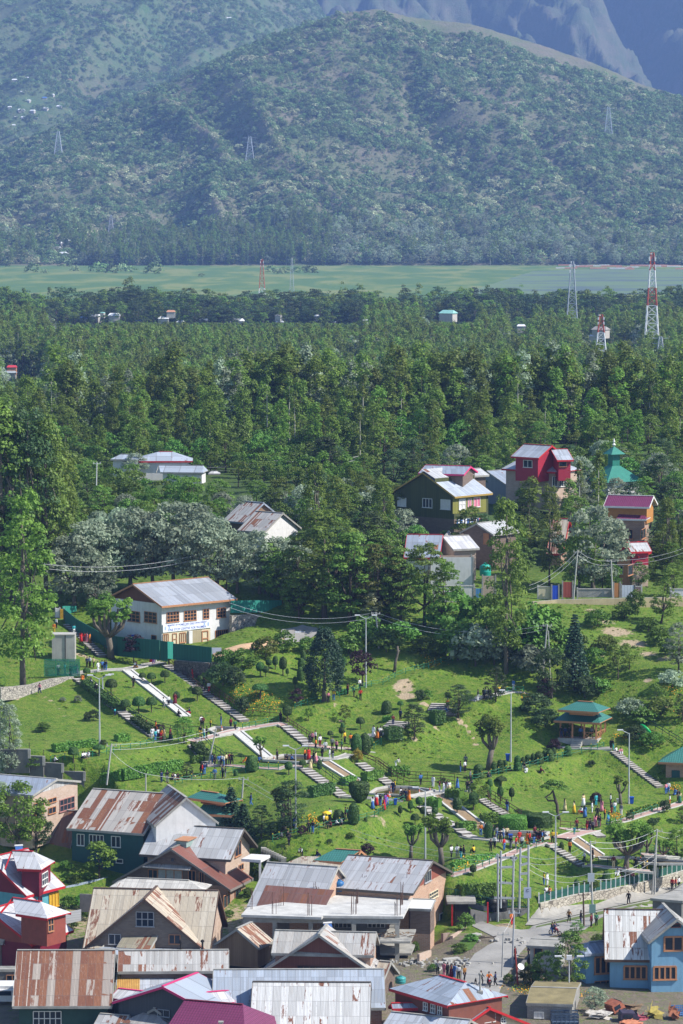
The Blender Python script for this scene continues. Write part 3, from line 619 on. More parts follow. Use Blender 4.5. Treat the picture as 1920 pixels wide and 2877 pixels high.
# foliage generators
def quads(C,N,S,rng,asp=.75):
 n=len(C);r=rng.normal(size=(n,3));t=np.cross(N,r);t/=np.linalg.norm(t,axis=1,keepdims=True)+1e-9;b=np.cross(N,t)
 s=S[:,None];t=t*s;b=b*s*asp
 return np.stack([C-t-b*.6,C+t*.35-b,C+t+b*.6,C-t*.35+b],1)
def clumps(cent,rad,per,size,seed,up=.35,tone0=None,flat=1.0,jit=.22,core=.55):
 """leaf quads gathered round clump centres"""
 rng=np.random.default_rng(seed);cent=np.asarray(cent,float);n=len(cent);rad=np.broadcast_to(np.asarray(rad,float),(n,))
 C=np.repeat(cent,per,0);Rr=np.repeat(rad,per);d=rng.normal(size=C.shape);d[:,2]=np.abs(d[:,2])*.8+d[:,2]*.35;d/=np.linalg.norm(d,axis=1,keepdims=True)+1e-9
 q=core+(1.08-core)*rng.random(len(C))**.6;P=C+d*(Rr*q)[:,None]*np.array([1,1,flat])
 N=d+rng.normal(size=d.shape)*.55+np.array([0,0,up]);N/=np.linalg.norm(N,axis=1,keepdims=True)
 S=size*(.65+.7*rng.random(len(C)));T=np.repeat(rng.random(n)if tone0 is None else tone0,per)*.55+rng.random(len(C))*.45
 return quads(P,N,S,rng),np.clip(T+(jit-.22),0,1)
def trunk_mb(h,r,limbs=(),lean=(0,0),n=6,m=1,seed=0):
 mb=MB();rd=random.Random(seed);k=5;pts=[]
 for i in range(k+1):
  f=i/k;pts.append((lean[0]*f+rd.uniform(-.1,.1)*r*2*(i>0),lean[1]*f+rd.uniform(-.1,.1)*r*2*(i>0),h*f-.25*(i==0)))
 mb.tube(pts,[r*(1.25 if i==0 else 1-.75*i/k)for i in range(k+1)],n,m)
 for a,b,ra in limbs:
  a=Vector(a);b=Vector(b);c=(a+b)/2+Vector((rd.uniform(-.1,.1),rd.uniform(-.1,.1),-.08))*(b-a).length
  mb.tube([a,c,b],[ra,ra*.7,ra*.3],5,m)
 return mb
def prof_clumps(h,zb,prof,n,seed,rmin=.0):
 """clump centres inside a profile r(f), f from 0 at zb to 1 at h"""
 rng=np.random.default_rng(seed);f=rng.random(n);r=np.array([prof(x)for x in f]);a=rng.random(n)*2*math.pi;q=rmin+(1-rmin)*rng.random(n)**.5
 return np.c_[np.cos(a)*r*q,np.sin(a)*r*q,zb+(h-zb)*f],r
bark=paint('grey_bark',(.14,.12,.095),.9,.4,3);barkp=paint('pale_poplar_bark',(.42,.40,.34),.9,.3,3);barkd=paint('dark_bark',(.09,.07,.055),.9,.4,3)
Lpop=leafm('poplar_leaves',(.070,.115,.020),(.235,.325,.058));Lbri=leafm('bright_leaves',(.070,.135,.016),(.235,.350,.055));Lwil=leafm('willow_leaves',(.150,.195,.125),(.420,.500,.350))
Lwal=leafm('walnut_leaves',(.060,.115,.016),(.215,.320,.055));Ldar=leafm('dark_leaves',(.030,.065,.020),(.105,.165,.060));Lcon=leafm('conifer_needles',(0.011,0.036,0.020),(0.042,0.087,0.042),trans=.1)
Lcre=leafm('blossom_leaves',(0.150,0.195,0.090),(0.819,0.819,0.527));Lpur=leafm('purple_leaves',(.018,.010,.014),(.075,.035,.050));Lyel=leafm('yellow_leaves',(.20,.18,.02),(.50,.42,.06))
Ltop=leafm('clipped_leaves',(0.022,0.061,0.014),(0.089,0.170,0.036),trans=.12);Lhed=leafm('hedge_leaves',(0.040,0.109,0.014),(0.158,0.296,0.041),trans=.15);Lorc=leafm('orchard_leaves',(.040,.095,.012),(.160,.280,.040))
Lhil=leafm('hill_shrub_leaves',(.040,.085,.030),(.190,.300,.085),trans=.15);Lhib=leafm('pale_hill_leaves',(.11,.19,.06),(.36,.45,.22),trans=.15)
def tree_mesh(name,kind,h,seed,lod=1.0,leaf=None):
 rng=random.Random(seed);L_=leaf
 if kind=='poplar':
  zb=h*.07;W=h*rng.uniform(.10,.155);pf=lambda f:W*math.sin(math.pi*(.20+.74*f))**.65
  c,r=prof_clumps(h*.97,zb,pf,int(40*lod),seed,.35);q,t=clumps(c,h*.050,int(48*lod),h*.0122/lod**.4,seed,.9,flat=1.4);mb=trunk_mb(h*.80,h*.006,m=1,seed=seed);mats=[L_ or Lpop,bark]
 elif kind=='columnar':
  zb=h*.06;W=h*.075;pf=lambda f:W*math.sin(math.pi*min(1,f*.82+.18))**.7
  c,r=prof_clumps(h*.98,zb,pf,int(40*lod),seed,.4);q,t=clumps(c,h*.035,int(26*lod),h*.012,seed,.5,flat=1.9);mb=trunk_mb(h*.9,h*.012,m=1,seed=seed);mats=[L_ or Lpop,barkp]
 elif kind=='bigpoplar':
  zb=h*.14;W=h*.17;pf=lambda f:W*(.5+.62*math.sin(math.pi*min(1,f*1.02))**.8)*(1.0-.35*f)
  c,r=prof_clumps(h*.97,zb,pf,int(120*lod),seed,.45);q,t=clumps(c,h*.046,52,h*.0085,seed,.6)
  lb=[((0,0,h*f),tuple(c[int(i*7)%len(c)]*.85),h*.008)for i,f in enumerate((.2,.3,.35,.42,.5,.55,.62,.7,.75,.8))];mb=trunk_mb(h*.93,h*.016,lb,m=1,seed=seed);mats=[L_ or Lbri,bark]
 elif kind=='willow':
  zb=h*.18;W=h*.42;pf=lambda f:W*math.sin(math.pi*(.14+.82*f))**.75
  c,r=prof_clumps(h*.93,zb,pf,int(80*lod),seed,.5);q,t=clumps(c,h*.085,int(48*lod),h*.017/lod**.3,seed,.3)
  lb=[((0,0,h*.2),tuple(c[i*5%len(c)]*.8),h*.018)for i in range(7)];mb=trunk_mb(h*.5,h*.03,lb,m=1,seed=seed);mats=[L_ or Lwil,bark]
 elif kind=='broad':
  zb=h*.14;W=h*.33;pf=lambda f:W*math.sin(math.pi*(.16+.80*f))**.7
  c,r=prof_clumps(h*.94,zb,pf,int(90*lod),seed,.5);q,t=clumps(c,h*.075,int(52*lod),h*.0135/lod**.3,seed,.9,flat=.55)
  lb=[((0,0,h*.22),tuple(c[i*5%len(c)]*.85),h*.014)for i in range(9)];mb=trunk_mb(h*.7,h*.024,lb,m=1,seed=seed);mats=[L_ or Lwal,barkd]
 elif kind=='bush':
  pf=lambda f:h*.62*math.sin(math.pi*(.3+.66*f))**.7
  c,r=prof_clumps(h*.85,h*.15,pf,int(20*lod),seed,.4);q,t=clumps(c,h*.2,int(26*lod),h*.055/lod**.3,seed,.4);mb=trunk_mb(h*.5,h*.03,m=1,seed=seed);mats=[L_ or Lhil,barkd]
 elif kind=='small':
  zb=h*.3;pf=lambda f:h*.33*math.sin(math.pi*(.2+.74*f))**.7
  c,r=prof_clumps(h*.92,zb,pf,int(26*lod),seed,.4);q,t=clumps(c,h*.12,int(34*lod),h*.028,seed,.4);lb=[((0,0,h*.25),tuple(c[i*3]*.8),h*.015)for i in range(4)];mb=trunk_mb(h*.55,h*.022,lb,m=1,seed=seed);mats=[L_ or Lorc,barkd]
 elif kind=='conifer':
  cs=[];rs=[];n=26
  for i in range(n):
   f=i/n;r0=h*.20*(1-f)**.85+.12;k=int(5+9*(1-f))
   for j in range(k):
    a=j*2*math.pi/k+i*.9+rng.uniform(-.2,.2)
    for e in(.45,.85):cs.append((math.cos(a)*r0*e,math.sin(a)*r0*e,h*(.13+.85*f)-r0*.30*e));rs.append(h*.030*(1.15-f*.6))
  q,t=clumps(cs,rs,int(9*lod),h*.015,seed,.8,flat=.45);mb=trunk_mb(h*.96,h*.014,m=1,seed=seed);mats=[L_ or Lcon,barkd]
 elif kind=='cypress':
  pf=lambda f:h*.26*(math.sin(math.pi*(.22+.70*f))**.9)*(1.15-.45*f)
  c,r=prof_clumps(h*.96,h*.14,pf,260,seed,.6);q,t=clumps(c,h*.050,50,h*.010,seed,.2,flat=2.0);mb=trunk_mb(h*.6,h*.035,m=1,seed=seed);mats=[L_ or Ldar,bark]
 return q,t,mb,mats
def tree_one(name,kind,h,seed,lod=1.0,leaf=None):
 q,t,mb,mats=tree_mesh(name,kind,h,seed,lod,leaf);return quads_mesh(name,q,t,mats,mb)
def scatter(name,P,scale,rot,idx,protos,kind='stuff',label=None):
 """one object that repeats a few plants over many points (geometry nodes)"""
 me=bpy.data.meshes.new(name);me.from_pydata([tuple(p)for p in P],[],[])
 for k,v,ty in(('sc',scale,'FLOAT'),('rt',rot,'FLOAT'),('ix',idx,'INT')):
  a=me.attributes.new(k,ty,'POINT');a.data.foreach_set('value',np.asarray(v,np.int32 if ty=='INT' else np.float32))
 o=obj(name,me);tag(o,label,None,None,kind)
 ng=bpy.data.node_groups.new(name,'GeometryNodeTree');ng.interface.new_socket('Geometry',in_out='INPUT',socket_type='NodeSocketGeometry');ng.interface.new_socket('Geometry',in_out='OUTPUT',socket_type='NodeSocketGeometry')
 N=ng.nodes;gi=N.new('NodeGroupInput');go=N.new('NodeGroupOutput');ip=N.new('GeometryNodeInstanceOnPoints');ci=N.new('GeometryNodeCollectionInfo')
 cl=bpy.data.collections.new(name+'_kinds')
 for i,m in enumerate(protos):cl.objects.link(bpy.data.objects.new('%s_kind_%02d'%(name,i),m))
 ci.inputs[0].default_value=cl;ci.inputs['Separate Children'].default_value=True;ci.inputs['Reset Children'].default_value=True
 def at_(nm,ty):
  q=N.new('GeometryNodeInputNamedAttribute');q.data_type=ty;q.inputs[0].default_value=nm;return q.outputs[0]
 cx=N.new('ShaderNodeCombineXYZ');ng.links.new(at_('rt','FLOAT'),cx.inputs[2]);ng.links.new(gi.outputs[0],ip.inputs['Points']);ng.links.new(ci.outputs[0],ip.inputs['Instance'])
 ip.inputs['Pick Instance'].default_value=True;ng.links.new(at_('ix','INT'),ip.inputs['Instance Index']);ng.links.new(cx.outputs[0],ip.inputs['Rotation']);ng.links.new(at_('sc','FLOAT'),ip.inputs['Scale'])
 ng.links.new(ip.outputs[0],go.inputs[0]);md=o.modifiers.new('scatter','NODES');md.node_group=ng;return o
 # the hillside cover and the far woods
rng=np.random.default_rng(7)
HP=[tree_one('shrub','bush',6.0,100+i,.8,[Lhil,Lhil,Lhil,Lhib,Lcre][i])for i in range(5)]
def hill_points(fn,y0,y1,u0,u1,n,dens):
 y=np.sqrt(rng.random(n)*(y1**2-y0**2)+y0**2);u=u0+(u1-u0)*rng.random(n);x=(u-CU)/F*y;k=dens(x,y,u)>rng.random(n);x,y,u=x[k],y[k],u[k]
 return np.c_[x,y,fn(x,y)],u
def dens_f(x,y,u):
 a=fbm(x/70,y/70,51)-.04;b=fbm(x/16,y/16,53);return np.clip((a-.26)*3.2,.20,1)*np.clip((b-.24)*3.5,.2,1)*np.where(uof(x,y)>1500,.75,1)
P,u=hill_points(hill_front,3995,4960,-60,1980,52000,dens_f)
low=1-np.clip((P[:,2]+76)/200,0,1);pale=fbm(P[:,0]/45,P[:,1]/45,57)+low*.22
ix=np.where(rng.random(len(P))<np.clip((pale-.62)*4,0,.75),4,np.where(rng.random(len(P))<.28,3,rng.integers(0,3,len(P))))
P2,u2=hill_points(hill_front,3995,4960,-60,1980,30000,lambda x,y,u:np.full(len(x),.9));P=np.r_[P,P2];ix=np.r_[ix,rng.integers(0,4,len(P2))]
scatter('hillside_shrubs',P-[0,0,.4],np.r_[rng.uniform(.45,1.5,len(P)-len(P2)),rng.uniform(.18,.5,len(P2))],rng.uniform(0,6.3,len(P)),ix,HP)
P,u=hill_points(hill_back,5250,7600,-60,1250,62000,lambda x,y,u:np.clip((fbm(x/90,y/90,61)-.28)*3.5,.15,1)*np.clip((fbm(x/22,y/22,63)-.22)*3,.15,1))
scatter('far_hillside_shrubs',P-[0,0,.5],rng.uniform(.5,1.5,len(P)),rng.uniform(0,6.3,len(P)),np.where(rng.random(len(P))<.25,3,rng.integers(0,3,len(P))),HP)
PP=[tree_one('poplar','columnar' if i==5 else 'broad' if i==3 else 'poplar',22.0 if i!=3 else 17.0,200+i,.75,[Lpop,Lpop,Lbri,Lpop,Lbri,Lpop][i])for i in range(6)]
BW=[tree_one('willow','willow',12.0,220+i,.6,[Lwil,Lhib,Lwil][i])for i in range(3)]
BB=[tree_one('tree','broad',20.0,230+i,.7,Ldar if i else Lwal)for i in range(3)]
n=2600;y=3990+150*rng.random(n)**1.4;u=-60+2040*rng.random(n);x=(u-CU)/F*y
k=(rng.random(n)<np.where(u<180,.25,np.where(u<980,1,.5)))&~((u>110)&(u<230)&(y<4060));x,y,u=x[k],y[k],u[k]
wil=(rng.random(len(u))<np.where(u>930,.72,.10));ix=np.where(wil,6+rng.integers(0,3,len(u)),rng.integers(0,6,len(u)))
zz=np.maximum(hill_front(x,y),-76)-.3;scatter('far_tree_belt',np.c_[x,y,zz],np.where(wil,rng.uniform(.9,1.5,len(u)),rng.uniform(.75,1.15,len(u))),rng.uniform(0,6.3,len(u)),ix,PP+BW)
# the wide poplar woods on the plain
CLEAR=[(150,560,866,908,1962),(560,1010,872,908,1962),(0,120,985,1065,1490),(1200,1330,868,905,2000),(1440,1480,895,925,1850),(1640,1790,905,960,1730),(940,1010,960,990,1500)]
def forest(n,y0,y1,h0,h1,seed,gap=None):
 r_=np.random.default_rng(seed);y=np.sqrt(r_.random(n)*(y1**2-y0**2)+y0**2);u=-90+2100*r_.random(n);x=(u-CU)/F*y;h=r_.uniform(h0,h1,n)
 h=h*(.60+.55*fbm(x/40,y/60,seed)+.22*r_.random(n));z=hz(x,y);top=HOR-F*(z+h)/y;k=np.ones(n,bool)
 for a,b,c,d,dd in CLEAR:k&=~((u>a-15)&(u<b+15)&(top<d-6)&(y<dd)&(HOR-F*z/y>c))
 return x[k],y[k],z[k],h[k],u[k]
fx,fy,fz,fh,fu=forest(15500,800,1820,16,22,71)
gx_,gy_,gz_,gh,gu=forest(1500,1955,2100,12,23,73)
mx_,my_,mz_,mh,mu=forest(2300,1820,1975,6,12,75)
top=HOR-F*(fz+fh)/fy;vis=np.argsort(fy)
near=vis[:190];rest=vis[190:]
pt=lambda r_:np.where(r_.random(len(rest))<.10,6+r_.integers(0,3,len(rest)),r_.integers(0,6,len(rest)))
X=np.r_[fx[rest],gx_,mx_];Y=np.r_[fy[rest],gy_,my_];Z=np.r_[fz[rest],gz_,mz_];H=np.r_[fh[rest],gh,mh]
ixr=pt(rng);wl=ixr>=6;s1=np.where(wl,fh[rest]/12.0*.75,fh[rest]/22.0)
ixg=np.where(rng.random(len(gx_))<.75,9+rng.integers(0,3,len(gx_)),rng.integers(0,5,len(gx_)));s2=np.where(ixg>=9,gh/20.0,gh/20.0)
scatter('poplar_wood',np.c_[X,Y,Z],np.r_[s1,s2,mh/20.0],rng.uniform(0,6.3,len(X)),np.r_[ixr,ixg,9+rng.integers(0,3,len(mx_))],PP+BW+BB)
pops=[tree_one('poplar_tree','poplar',22.0,300+i,1.0,[Lpop,Lpop,Lbri,Lpop,Lwil,Lpop][i])for i in range(6)]
def spot(u,y):
 w_=('near the left edge','behind the orchard farmhouse','above the slanted rust roof','left of the green plank house','beyond the green plank house','beyond the crimson house','beyond the teal mosque','near the right edge')[int(np.searchsorted([200,620,900,1120,1370,1620,1780],u))]
 return w_
for i,k in enumerate(near):
 o=obj('poplar_tree',pops[i%6]if rng.random()<.94 else pops[2],None,(fx[k],fy[k],fz[k]));s=fh[k]/22.0;o.scale=(s,s,s);o.rotation_euler=(0,0,rng.uniform(0,6.3))
 q_=('silvery poplar' if o.data==pops[4]else 'bright poplar' if o.data==pops[2]else 'tall green poplar' if fh[k]>17.5 else 'short green poplar')+(' in the front row' if fy[k]<812 else '')+' of the wood '+spot(fu[k],0);tag(o,q_,'tree',q_)
 # air
def haze():
 mb=MB();mb.box((0,5800,480),(7600,11900,1180),0,0)
 m=bpy.data.materials.new('pale_blue_air');m.use_nodes=True;t=m.node_tree;t.nodes.clear();o=t.nodes.new('ShaderNodeOutputMaterial');v=t.nodes.new('ShaderNodeVolumePrincipled')
 v.inputs['Color'].default_value=(.30,.49,1.0,1);v.inputs['Density'].default_value=.000070;v.inputs['Anisotropy'].default_value=0.0
 t.links.new(v.outputs[0],o.inputs['Volume']);tag(mb.build('haze',m),kind='stuff')
haze()
# house builder: every roof is solved from its real corners to a square, level gable
glass=paint('dark_window_glass',(.025,.035,.05),.12,.3,2);woodo=paint('orange_brown_wood',(.42,.20,.10),.6,.25,4);wwin=paint('white_window_frame',(.66,.65,.62),.6,.1,3)
conc=paint('weathered_concrete',(.33,.32,.29),.9,.4,.8,bump=.3);concd=paint('dark_concrete_block',(.15,.145,.14),.95,.3,1.5,bump=.3);rawc=paint('fresh_grey_concrete',(.40,.39,.36),.9,.25,.8,bump=.3)
blackw=paint('black_and_painted_shade',(.02,.018,.016),.9,.1,1)  # black for wheels and pipes; also paints the shade of open store fronts
HRECT=[]
class House:
 def __init__(s,name,label,cat,zr,A,B=None,SA=None,SB=None,p0=28,th0=0,hip=(0,0),wb=None,hw=5.5,over=.5,ov2=.4,roof=None,fascia=None,walls=None,gable=None,group=None,root=None,sub='',back=True,base=None,wp=1.0,thick=.12,skirt=1.5):
  s.a3,s.x=solve(zr,A,B,SA,SB,p0,th0,hip,wp);th,tp,s.w,s.L,s.hl,s.hr=s.x;s.tp=tp
  s.d=Vector((math.cos(th),math.sin(th),0));s.f=Vector((math.sin(th),-math.cos(th),0));s.wb=s.w if wb is None else wb
  ez=s.a3 .z-s.w*tp;s.ez=ez;s.bz=ez-hw if base is None else base;s.over=over;s.ov2=ov2
  if root is None:
   s.root=empty(name,(s.a3 .x,s.a3 .y,s.bz),th,label,cat,group)
  else:s.root=root
  s.M=Matrix.Translation(Vector(s.root.location))@Matrix.Rotation(s.root.rotation_euler[2],4,'Z');s.I=s.M.inverted();s.sub=sub
  P=s.P;L_,w_,wb_=s.L,s.w,s.wb;eb=-wb_*tp
  mb=MB();up=Vector((0,0,thick))
  def slab(q,mi=0):
   t_=[p+up*.5 for p in q];b_=[p-up*.5 for p in q];mb.face(t_,mi);n=len(q);mb.face(list(reversed(b_)),1)
   for i in range(n):mb.face([b_[i],b_[(i+1)%n],t_[(i+1)%n],t_[i]],1)
  slab([P(-s.hl,w_,-w_*tp),P(L_+s.hr,w_,-w_*tp),P(L_,0,0),P(0,0,0)])
  if back:slab([P(L_+s.hr,-wb_,eb),P(-s.hl,-wb_,eb),P(0,0,0),P(L_,0,0)])
  if s.hl>.3:slab([P(-s.hl,-wb_,eb),P(-s.hl,w_,-w_*tp),P(0,0,0)])
  if s.hr>.3:slab([P(L_+s.hr,w_,-w_*tp),P(L_+s.hr,-wb_,eb),P(L_,0,0)])
  mb.beam(P(0,0,.09),P(L_,0,.09),.34,.07,1)
  fas=fascia or conc
  for sg,e,zz in((1,w_,-w_*tp),(-1,wb_,eb)):
   mb.beam(P(-s.hl,sg*e,zz-.12),P(L_+s.hr,sg*e,zz-.12),.06,.26,1)
   if s.hl<=.3:mb.beam(P(-.02,sg*e,zz-.08),P(-.02,0,-.08),.07,.26,1)
   if s.hr<=.3:mb.beam(P(L_+.02,sg*e,zz-.08),P(L_+.02,0,-.08),.07,.26,1)
  s.part(mb,'roof',[roof,fas])
  if s.a3 .y>535:HRECT.append(s.rect())
  if walls:
   x0,x1,y0,y1=-s.hl+ov2,L_+s.hr-ov2,w_-over,-(wb_-over)
   s.x0,s.x1,s.y0,s.y1=x0,x1,y0,y1;zt=s.ez+over*tp-thick;mb=MB();mats=[]
   z=zt;tot=zt-s.bz
   for i,(hh,m)in enumerate(walls):
    zb=s.bz-skirt if i==len(walls)-1 else z-hh;mats.append(m);pz=lambda xx,yy,q:Vector((*(P(xx,yy,0).xy),q));e=.0 if i==0 else.0
    for(a,b)in(((x0,y0),(x1,y0)),((x1,y0),(x1,y1)),((x1,y1),(x0,y1)),((x0,y1),(x0,y0))):
     mb.face([pz(a[0],a[1],zb),pz(b[0],b[1],zb),pz(b[0],b[1],z),pz(a[0],a[1],z)],i)
    z=zb
   s.part(mb,'wall',mats)
   if gable is not None or True:
    gm=gable or walls[0][1]
    for xx,h in((x0,s.hl),(x1,s.hr)):
     if h>.3:continue
     mb=MB();o=.02 if xx==x0 else-.02
     q=[pz(xx+o*0,y0,zt-.02),Vector((*(P(xx,0,0).xy),s.a3 .z-thick)),pz(xx,y1,zt-.02)]
     if xx!=x0:q.reverse()
     mb.face(q,0);s.part(mb,'gable_wall',[gm])
 def rect(s):
  q=[proj(s.P(a,b,c))for a in(-s.hl,s.L+s.hr)for b,c in((s.w,-s.w*s.tp),(0,0),(-s.wb,-s.wb*s.tp))];u=[k[0]for k in q];v=[k[1]for k in q];return(min(u),max(u),min(v),max(v)+14,s.a3 .y)
 def P(s,x,y,z):return s.a3+s.d*x+s.f*y+Vector((0,0,z))
 def part(s,mb,name,mats,par=None):
  mb.v=[tuple(s.I@Vector(v))for v in mb.v];return mb.build(name,mats,par or s.root)
 def plane(s,face,inset=0.0):
  if face=='F':return s.P(0,s.y0,0),s.f
  if face=='Bk':return s.P(0,s.y1,0),-s.f
  if face=='L':return s.P(s.x0,0,0),-s.d
  return s.P(s.x1,0,0),s.d
 def onface(s,face,u,v):
  p,n=s.plane(face);r=ray(u,v);k=p.dot(n)/max(1e-6,abs(r.dot(n)))*(1 if r.dot(n)>0 else-1);return r*k
 def win(s,face,reg,x0,y0,x1,y1,nx=2,ny=1,fr=None,gl=None,kind='window',label=None,out=.06,fw=.09):
  p,n=s.plane(face);c0=s.onface(face,*px(reg,(x0+x1)/2,(y0+y1)/2));h=Vector((0,0,1)).cross(n).normalized()
  a=s.onface(face,*px(reg,x0,(y0+y1)/2));b=s.onface(face,*px(reg,x1,(y0+y1)/2));W=max(.3,(b-a).length);T=s.onface(face,*px(reg,(x0+x1)/2,y0));Bt=s.onface(face,*px(reg,(x0+x1)/2,y1));Hh=max(.3,T.z-Bt.z)
  return s.win2(c0,n,h,W,Hh,nx,ny,fr,gl,kind,label,out,fw)
 def win2(s,c,n,h,W,Hh,nx=2,ny=1,fr=None,gl=None,kind='window',label=None,out=.06,fw=.09):
  up=Vector((0,0,1));mb=MB();q=lambda i,j,k:c+h*(i*W)+up*(j*Hh)+n*k
  for i in range(nx+1):x=-.5+i/nx;mb.beam(q(x,-.5,out),q(x,.5,out),fw,.09,0,n)
  for j in range(ny+1):y=-.5+j/ny;mb.beam(q(-.5,y,out+.004),q(.5,y,out+.004),fw,.09,0,n)
  mb.beam(q(-.56,-.53,out+.04),q(.56,-.53,out+.04),.07,.2,0,n)
  w=s.part(mb,kind,[fr or woodo])
  if label:w['label']=label
  mb=MB();mb.face([q(-.5,-.5,.03),q(.5,-.5,.03),q(.5,.5,.03),q(-.5,.5,.03)],0);s.part(mb,'pane',[gl or glass],w);return w
 def wins(s,face,reg,rects,**k):
  for r in rects:s.win(face,reg,*r,**k)
def S(reg,x,y):return px(reg,x,y)
silver=tin('silver_tin',(.50,.51,.52),.06,.35,1.0,dirt=.35);silver2=tin('old_silver_tin',(.46,.46,.45),.05,.45,2.0,dirt=.55,warm=.3);rusty=tin('rust_striped_tin',(.50,.47,.43),.50,.75,3.0,dirt=.4)
rusthalf=tin('half_rusted_tin',(.48,.47,.45),.30,.65,4.0,dirt=.4);rustred=tin('red_oxide_tin',(.20,.085,.06),.0,.3,5.0,dirt=.3);bluet=tin('blue_grey_tin',(.30,.35,.43),.03,.30,6.0,dirt=.25)
bright=tin('bright_tin',(.60,.60,.62),.03,.2,7.0,dirt=.15);rustfull=tin('deep_rust_tin',(.42,.36,.31),.60,.8,8.4,dirt=.4);tan=tin('tan_weathered_tin',(.52,.47,.38),.10,.55,9.0,dirt=.5,warm=.5);tanr=tin('rust_streaked_tan_tin',(.52,.46,.37),.34,.85,10.0,dirt=.5,warm=.5,sw=.8)
lightb=tin('pale_blue_tin',(.38,.43,.50),.0,.12,11.0,dirt=.12,sw=3,sl_=6);brownt=tin('brown_tin',(.17,.10,.08),.2,.5,12.0,dirt=.4)
purple=tile('purple_tiles',(.17,.035,.09));tealt=tile('teal_tiles',(.05,.185,.155));bw=brick('red_brick');bwo=brick('orange_brick',(.40,.21,.12),(.48,.28,.18),(.42,.36,.30));bwd=brick('dark_brick',(.13,.085,.06),(.19,.13,.10),(.14,.12,.11));bwp=brick('pale_brick',(.42,.28,.20),(.50,.36,.28),(.45,.40,.34))
teal=paint('dark_teal_paint',(.022,.085,.085),.6,.2,1.5);whp=paint('white_painted_wall',(.64,.63,.62),.75,.10,1.5);maroon=paint('maroon_paint',(.16,.012,.03),.55,.2,1.5);redp=paint('orange_red_paint',(.25,.065,.045),.6,.2,1.5)
cyan=paint('turquoise_paint',(.10,.33,.38),.6,.2,1.5);blueh=paint('sky_blue_paint',(.18,.35,.50),.65,.12,.8);yelw=paint('yellow_wood',(.55,.30,.02),.6,.2,3);creamw=paint('cream_plaster',(.60,.52,.36),.8,.12,1.5)
redf=paint('red_fascia',(.45,.02,.025),.5,.2,3);pinkf=paint('pink_fascia',(.62,.04,.16),.5,.15,3);tinw=plank('grey_tin_wall',(.20,.22,.25),(.27,.29,.32),.2);brownw=plank('brown_tin_wall',(.15,.055,.04),(.20,.08,.055),.2);greenw=plank('dark_green_planks',(.045,.055,.02),(.085,.095,.03),.45)
yelg=plank('yellow_green_planks',(.17,.17,.035),(.23,.22,.05),.45);grayw=plank('dark_grey_tin_wall',(.055,.06,.07),(.08,.085,.095),.2);wood=plank('old_planks',(.16,.10,.06),(.27,.18,.11),.25);redw=plank('red_brown_boards',(.22,.065,.045),(.28,.09,.06),.3)
wbrown=plank('brown_gable_boards',(.13,.050,.028),(.17,.07,.04),.35);whb=brick('whitewashed_blocks',(.60,.62,.68),(.68,.70,.75),(.52,.54,.60),1.0,stain=.15);crim=paint('crimson_paint',(.33,.022,.045),.55,.15,2);peach=paint('peach_paint',(.62,.30,.17),.7,.12,2)
# the white women's centre
h=House('white_building','two storey white office with grey tin roof, brown wooden gable and long signboard','building',-59.0,S('W1',325,165),S('W1',1160,102),S('W1',655,405),S('W1',1475,325),p0=27,th0=32,hw=6.2,roof=tin('centre_roof',(.34,.37,.42),.0,.16,21.0,dirt=.3,sw=1.0,sl_=3),fascia=woodo,walls=[(7.2,whp)],gable=wbrown,over=.9,ov2=.7,skirt=.6)
h.x_=h
for r in((275,460,405,575),(458,470,590,585)):h.win('L','W1',*r,nx=3,ny=3)
for r,n in(((700,470,832,578),4),((892,455,1023,562),4),((1100,437,1163,540),2),((1252,423,1347,528),3)):h.win('F','W1',*r,nx=n,ny=3)
h.win('F','W1',1235,668,1370,815,nx=6,ny=1);h.win('L','W1',535,725,588,800,nx=1,ny=1,kind='door')
def face_box(h,face,reg,x0,y0,x1,y1,dep,name,mats,out=0.0,par=None,label=None):
 p,n=h.plane(face);a=h.onface(face,*px(reg,x0,(y0+y1)/2));b=h.onface(face,*px(reg,x1,(y0+y1)/2));T=h.onface(face,*px(reg,(x0+x1)/2,y0));Bt=h.onface(face,*px(reg,(x0+x1)/2,y1))
 c=(a+b)/2;W=(b-a).length;H=T.z-Bt.z;hh=Vector((0,0,1)).cross(n).normalized();c.z=(T.z+Bt.z)/2
 mb=MB();q0=c+n*(out+dep/2);mb.beam(q0-hh*W/2,q0+hh*W/2,dep,H,0,Vector((0,0,1)));o=h.part(mb,name,mats,par)
 if label:o['label']=label
 return c,n,hh,W,H,o
c,n,hh,W,H,_=face_box(h,'F','W1',655,665,1180,850,.02,'porch_wall',[creamw],.012)
face_box(h,'F','W1',968,672,1082,838,.02,'painted_porch_shade',[paint('cream_with_painted_shade',(.36,.30,.19),.8,.1,1)],.035)  # flat panel of darker cream, porch shade painted onto the wall
for r in((928,675,965,835),):face_box(h,'F','W1',*r,.4,'pillar',[whp],.04)
h.win('F','W1',658,712,715,800,nx=3,ny=1,out=.1);h.win('F','W1',840,697,903,803,nx=3,ny=1,out=.1);h.win('F','W1',762,705,805,830,nx=1,ny=2,kind='door',out=.1);h.win('F','W1',1087,678,1150,840,nx=1,ny=2,kind='door',out=.1,fw=.16)
c,n,hh,W,H,sb=face_box(h,'F','W1',652,580,1180,668,.12,'signboard',[paint('white_board',(.74,.76,.80),.6,.04,2)],.06)
blueink=paint('blue_lettering',(.05,.09,.42),.6,.05,2);paleink=paint('pale_grey_lettering',(.50,.54,.70),.6,.05,2)
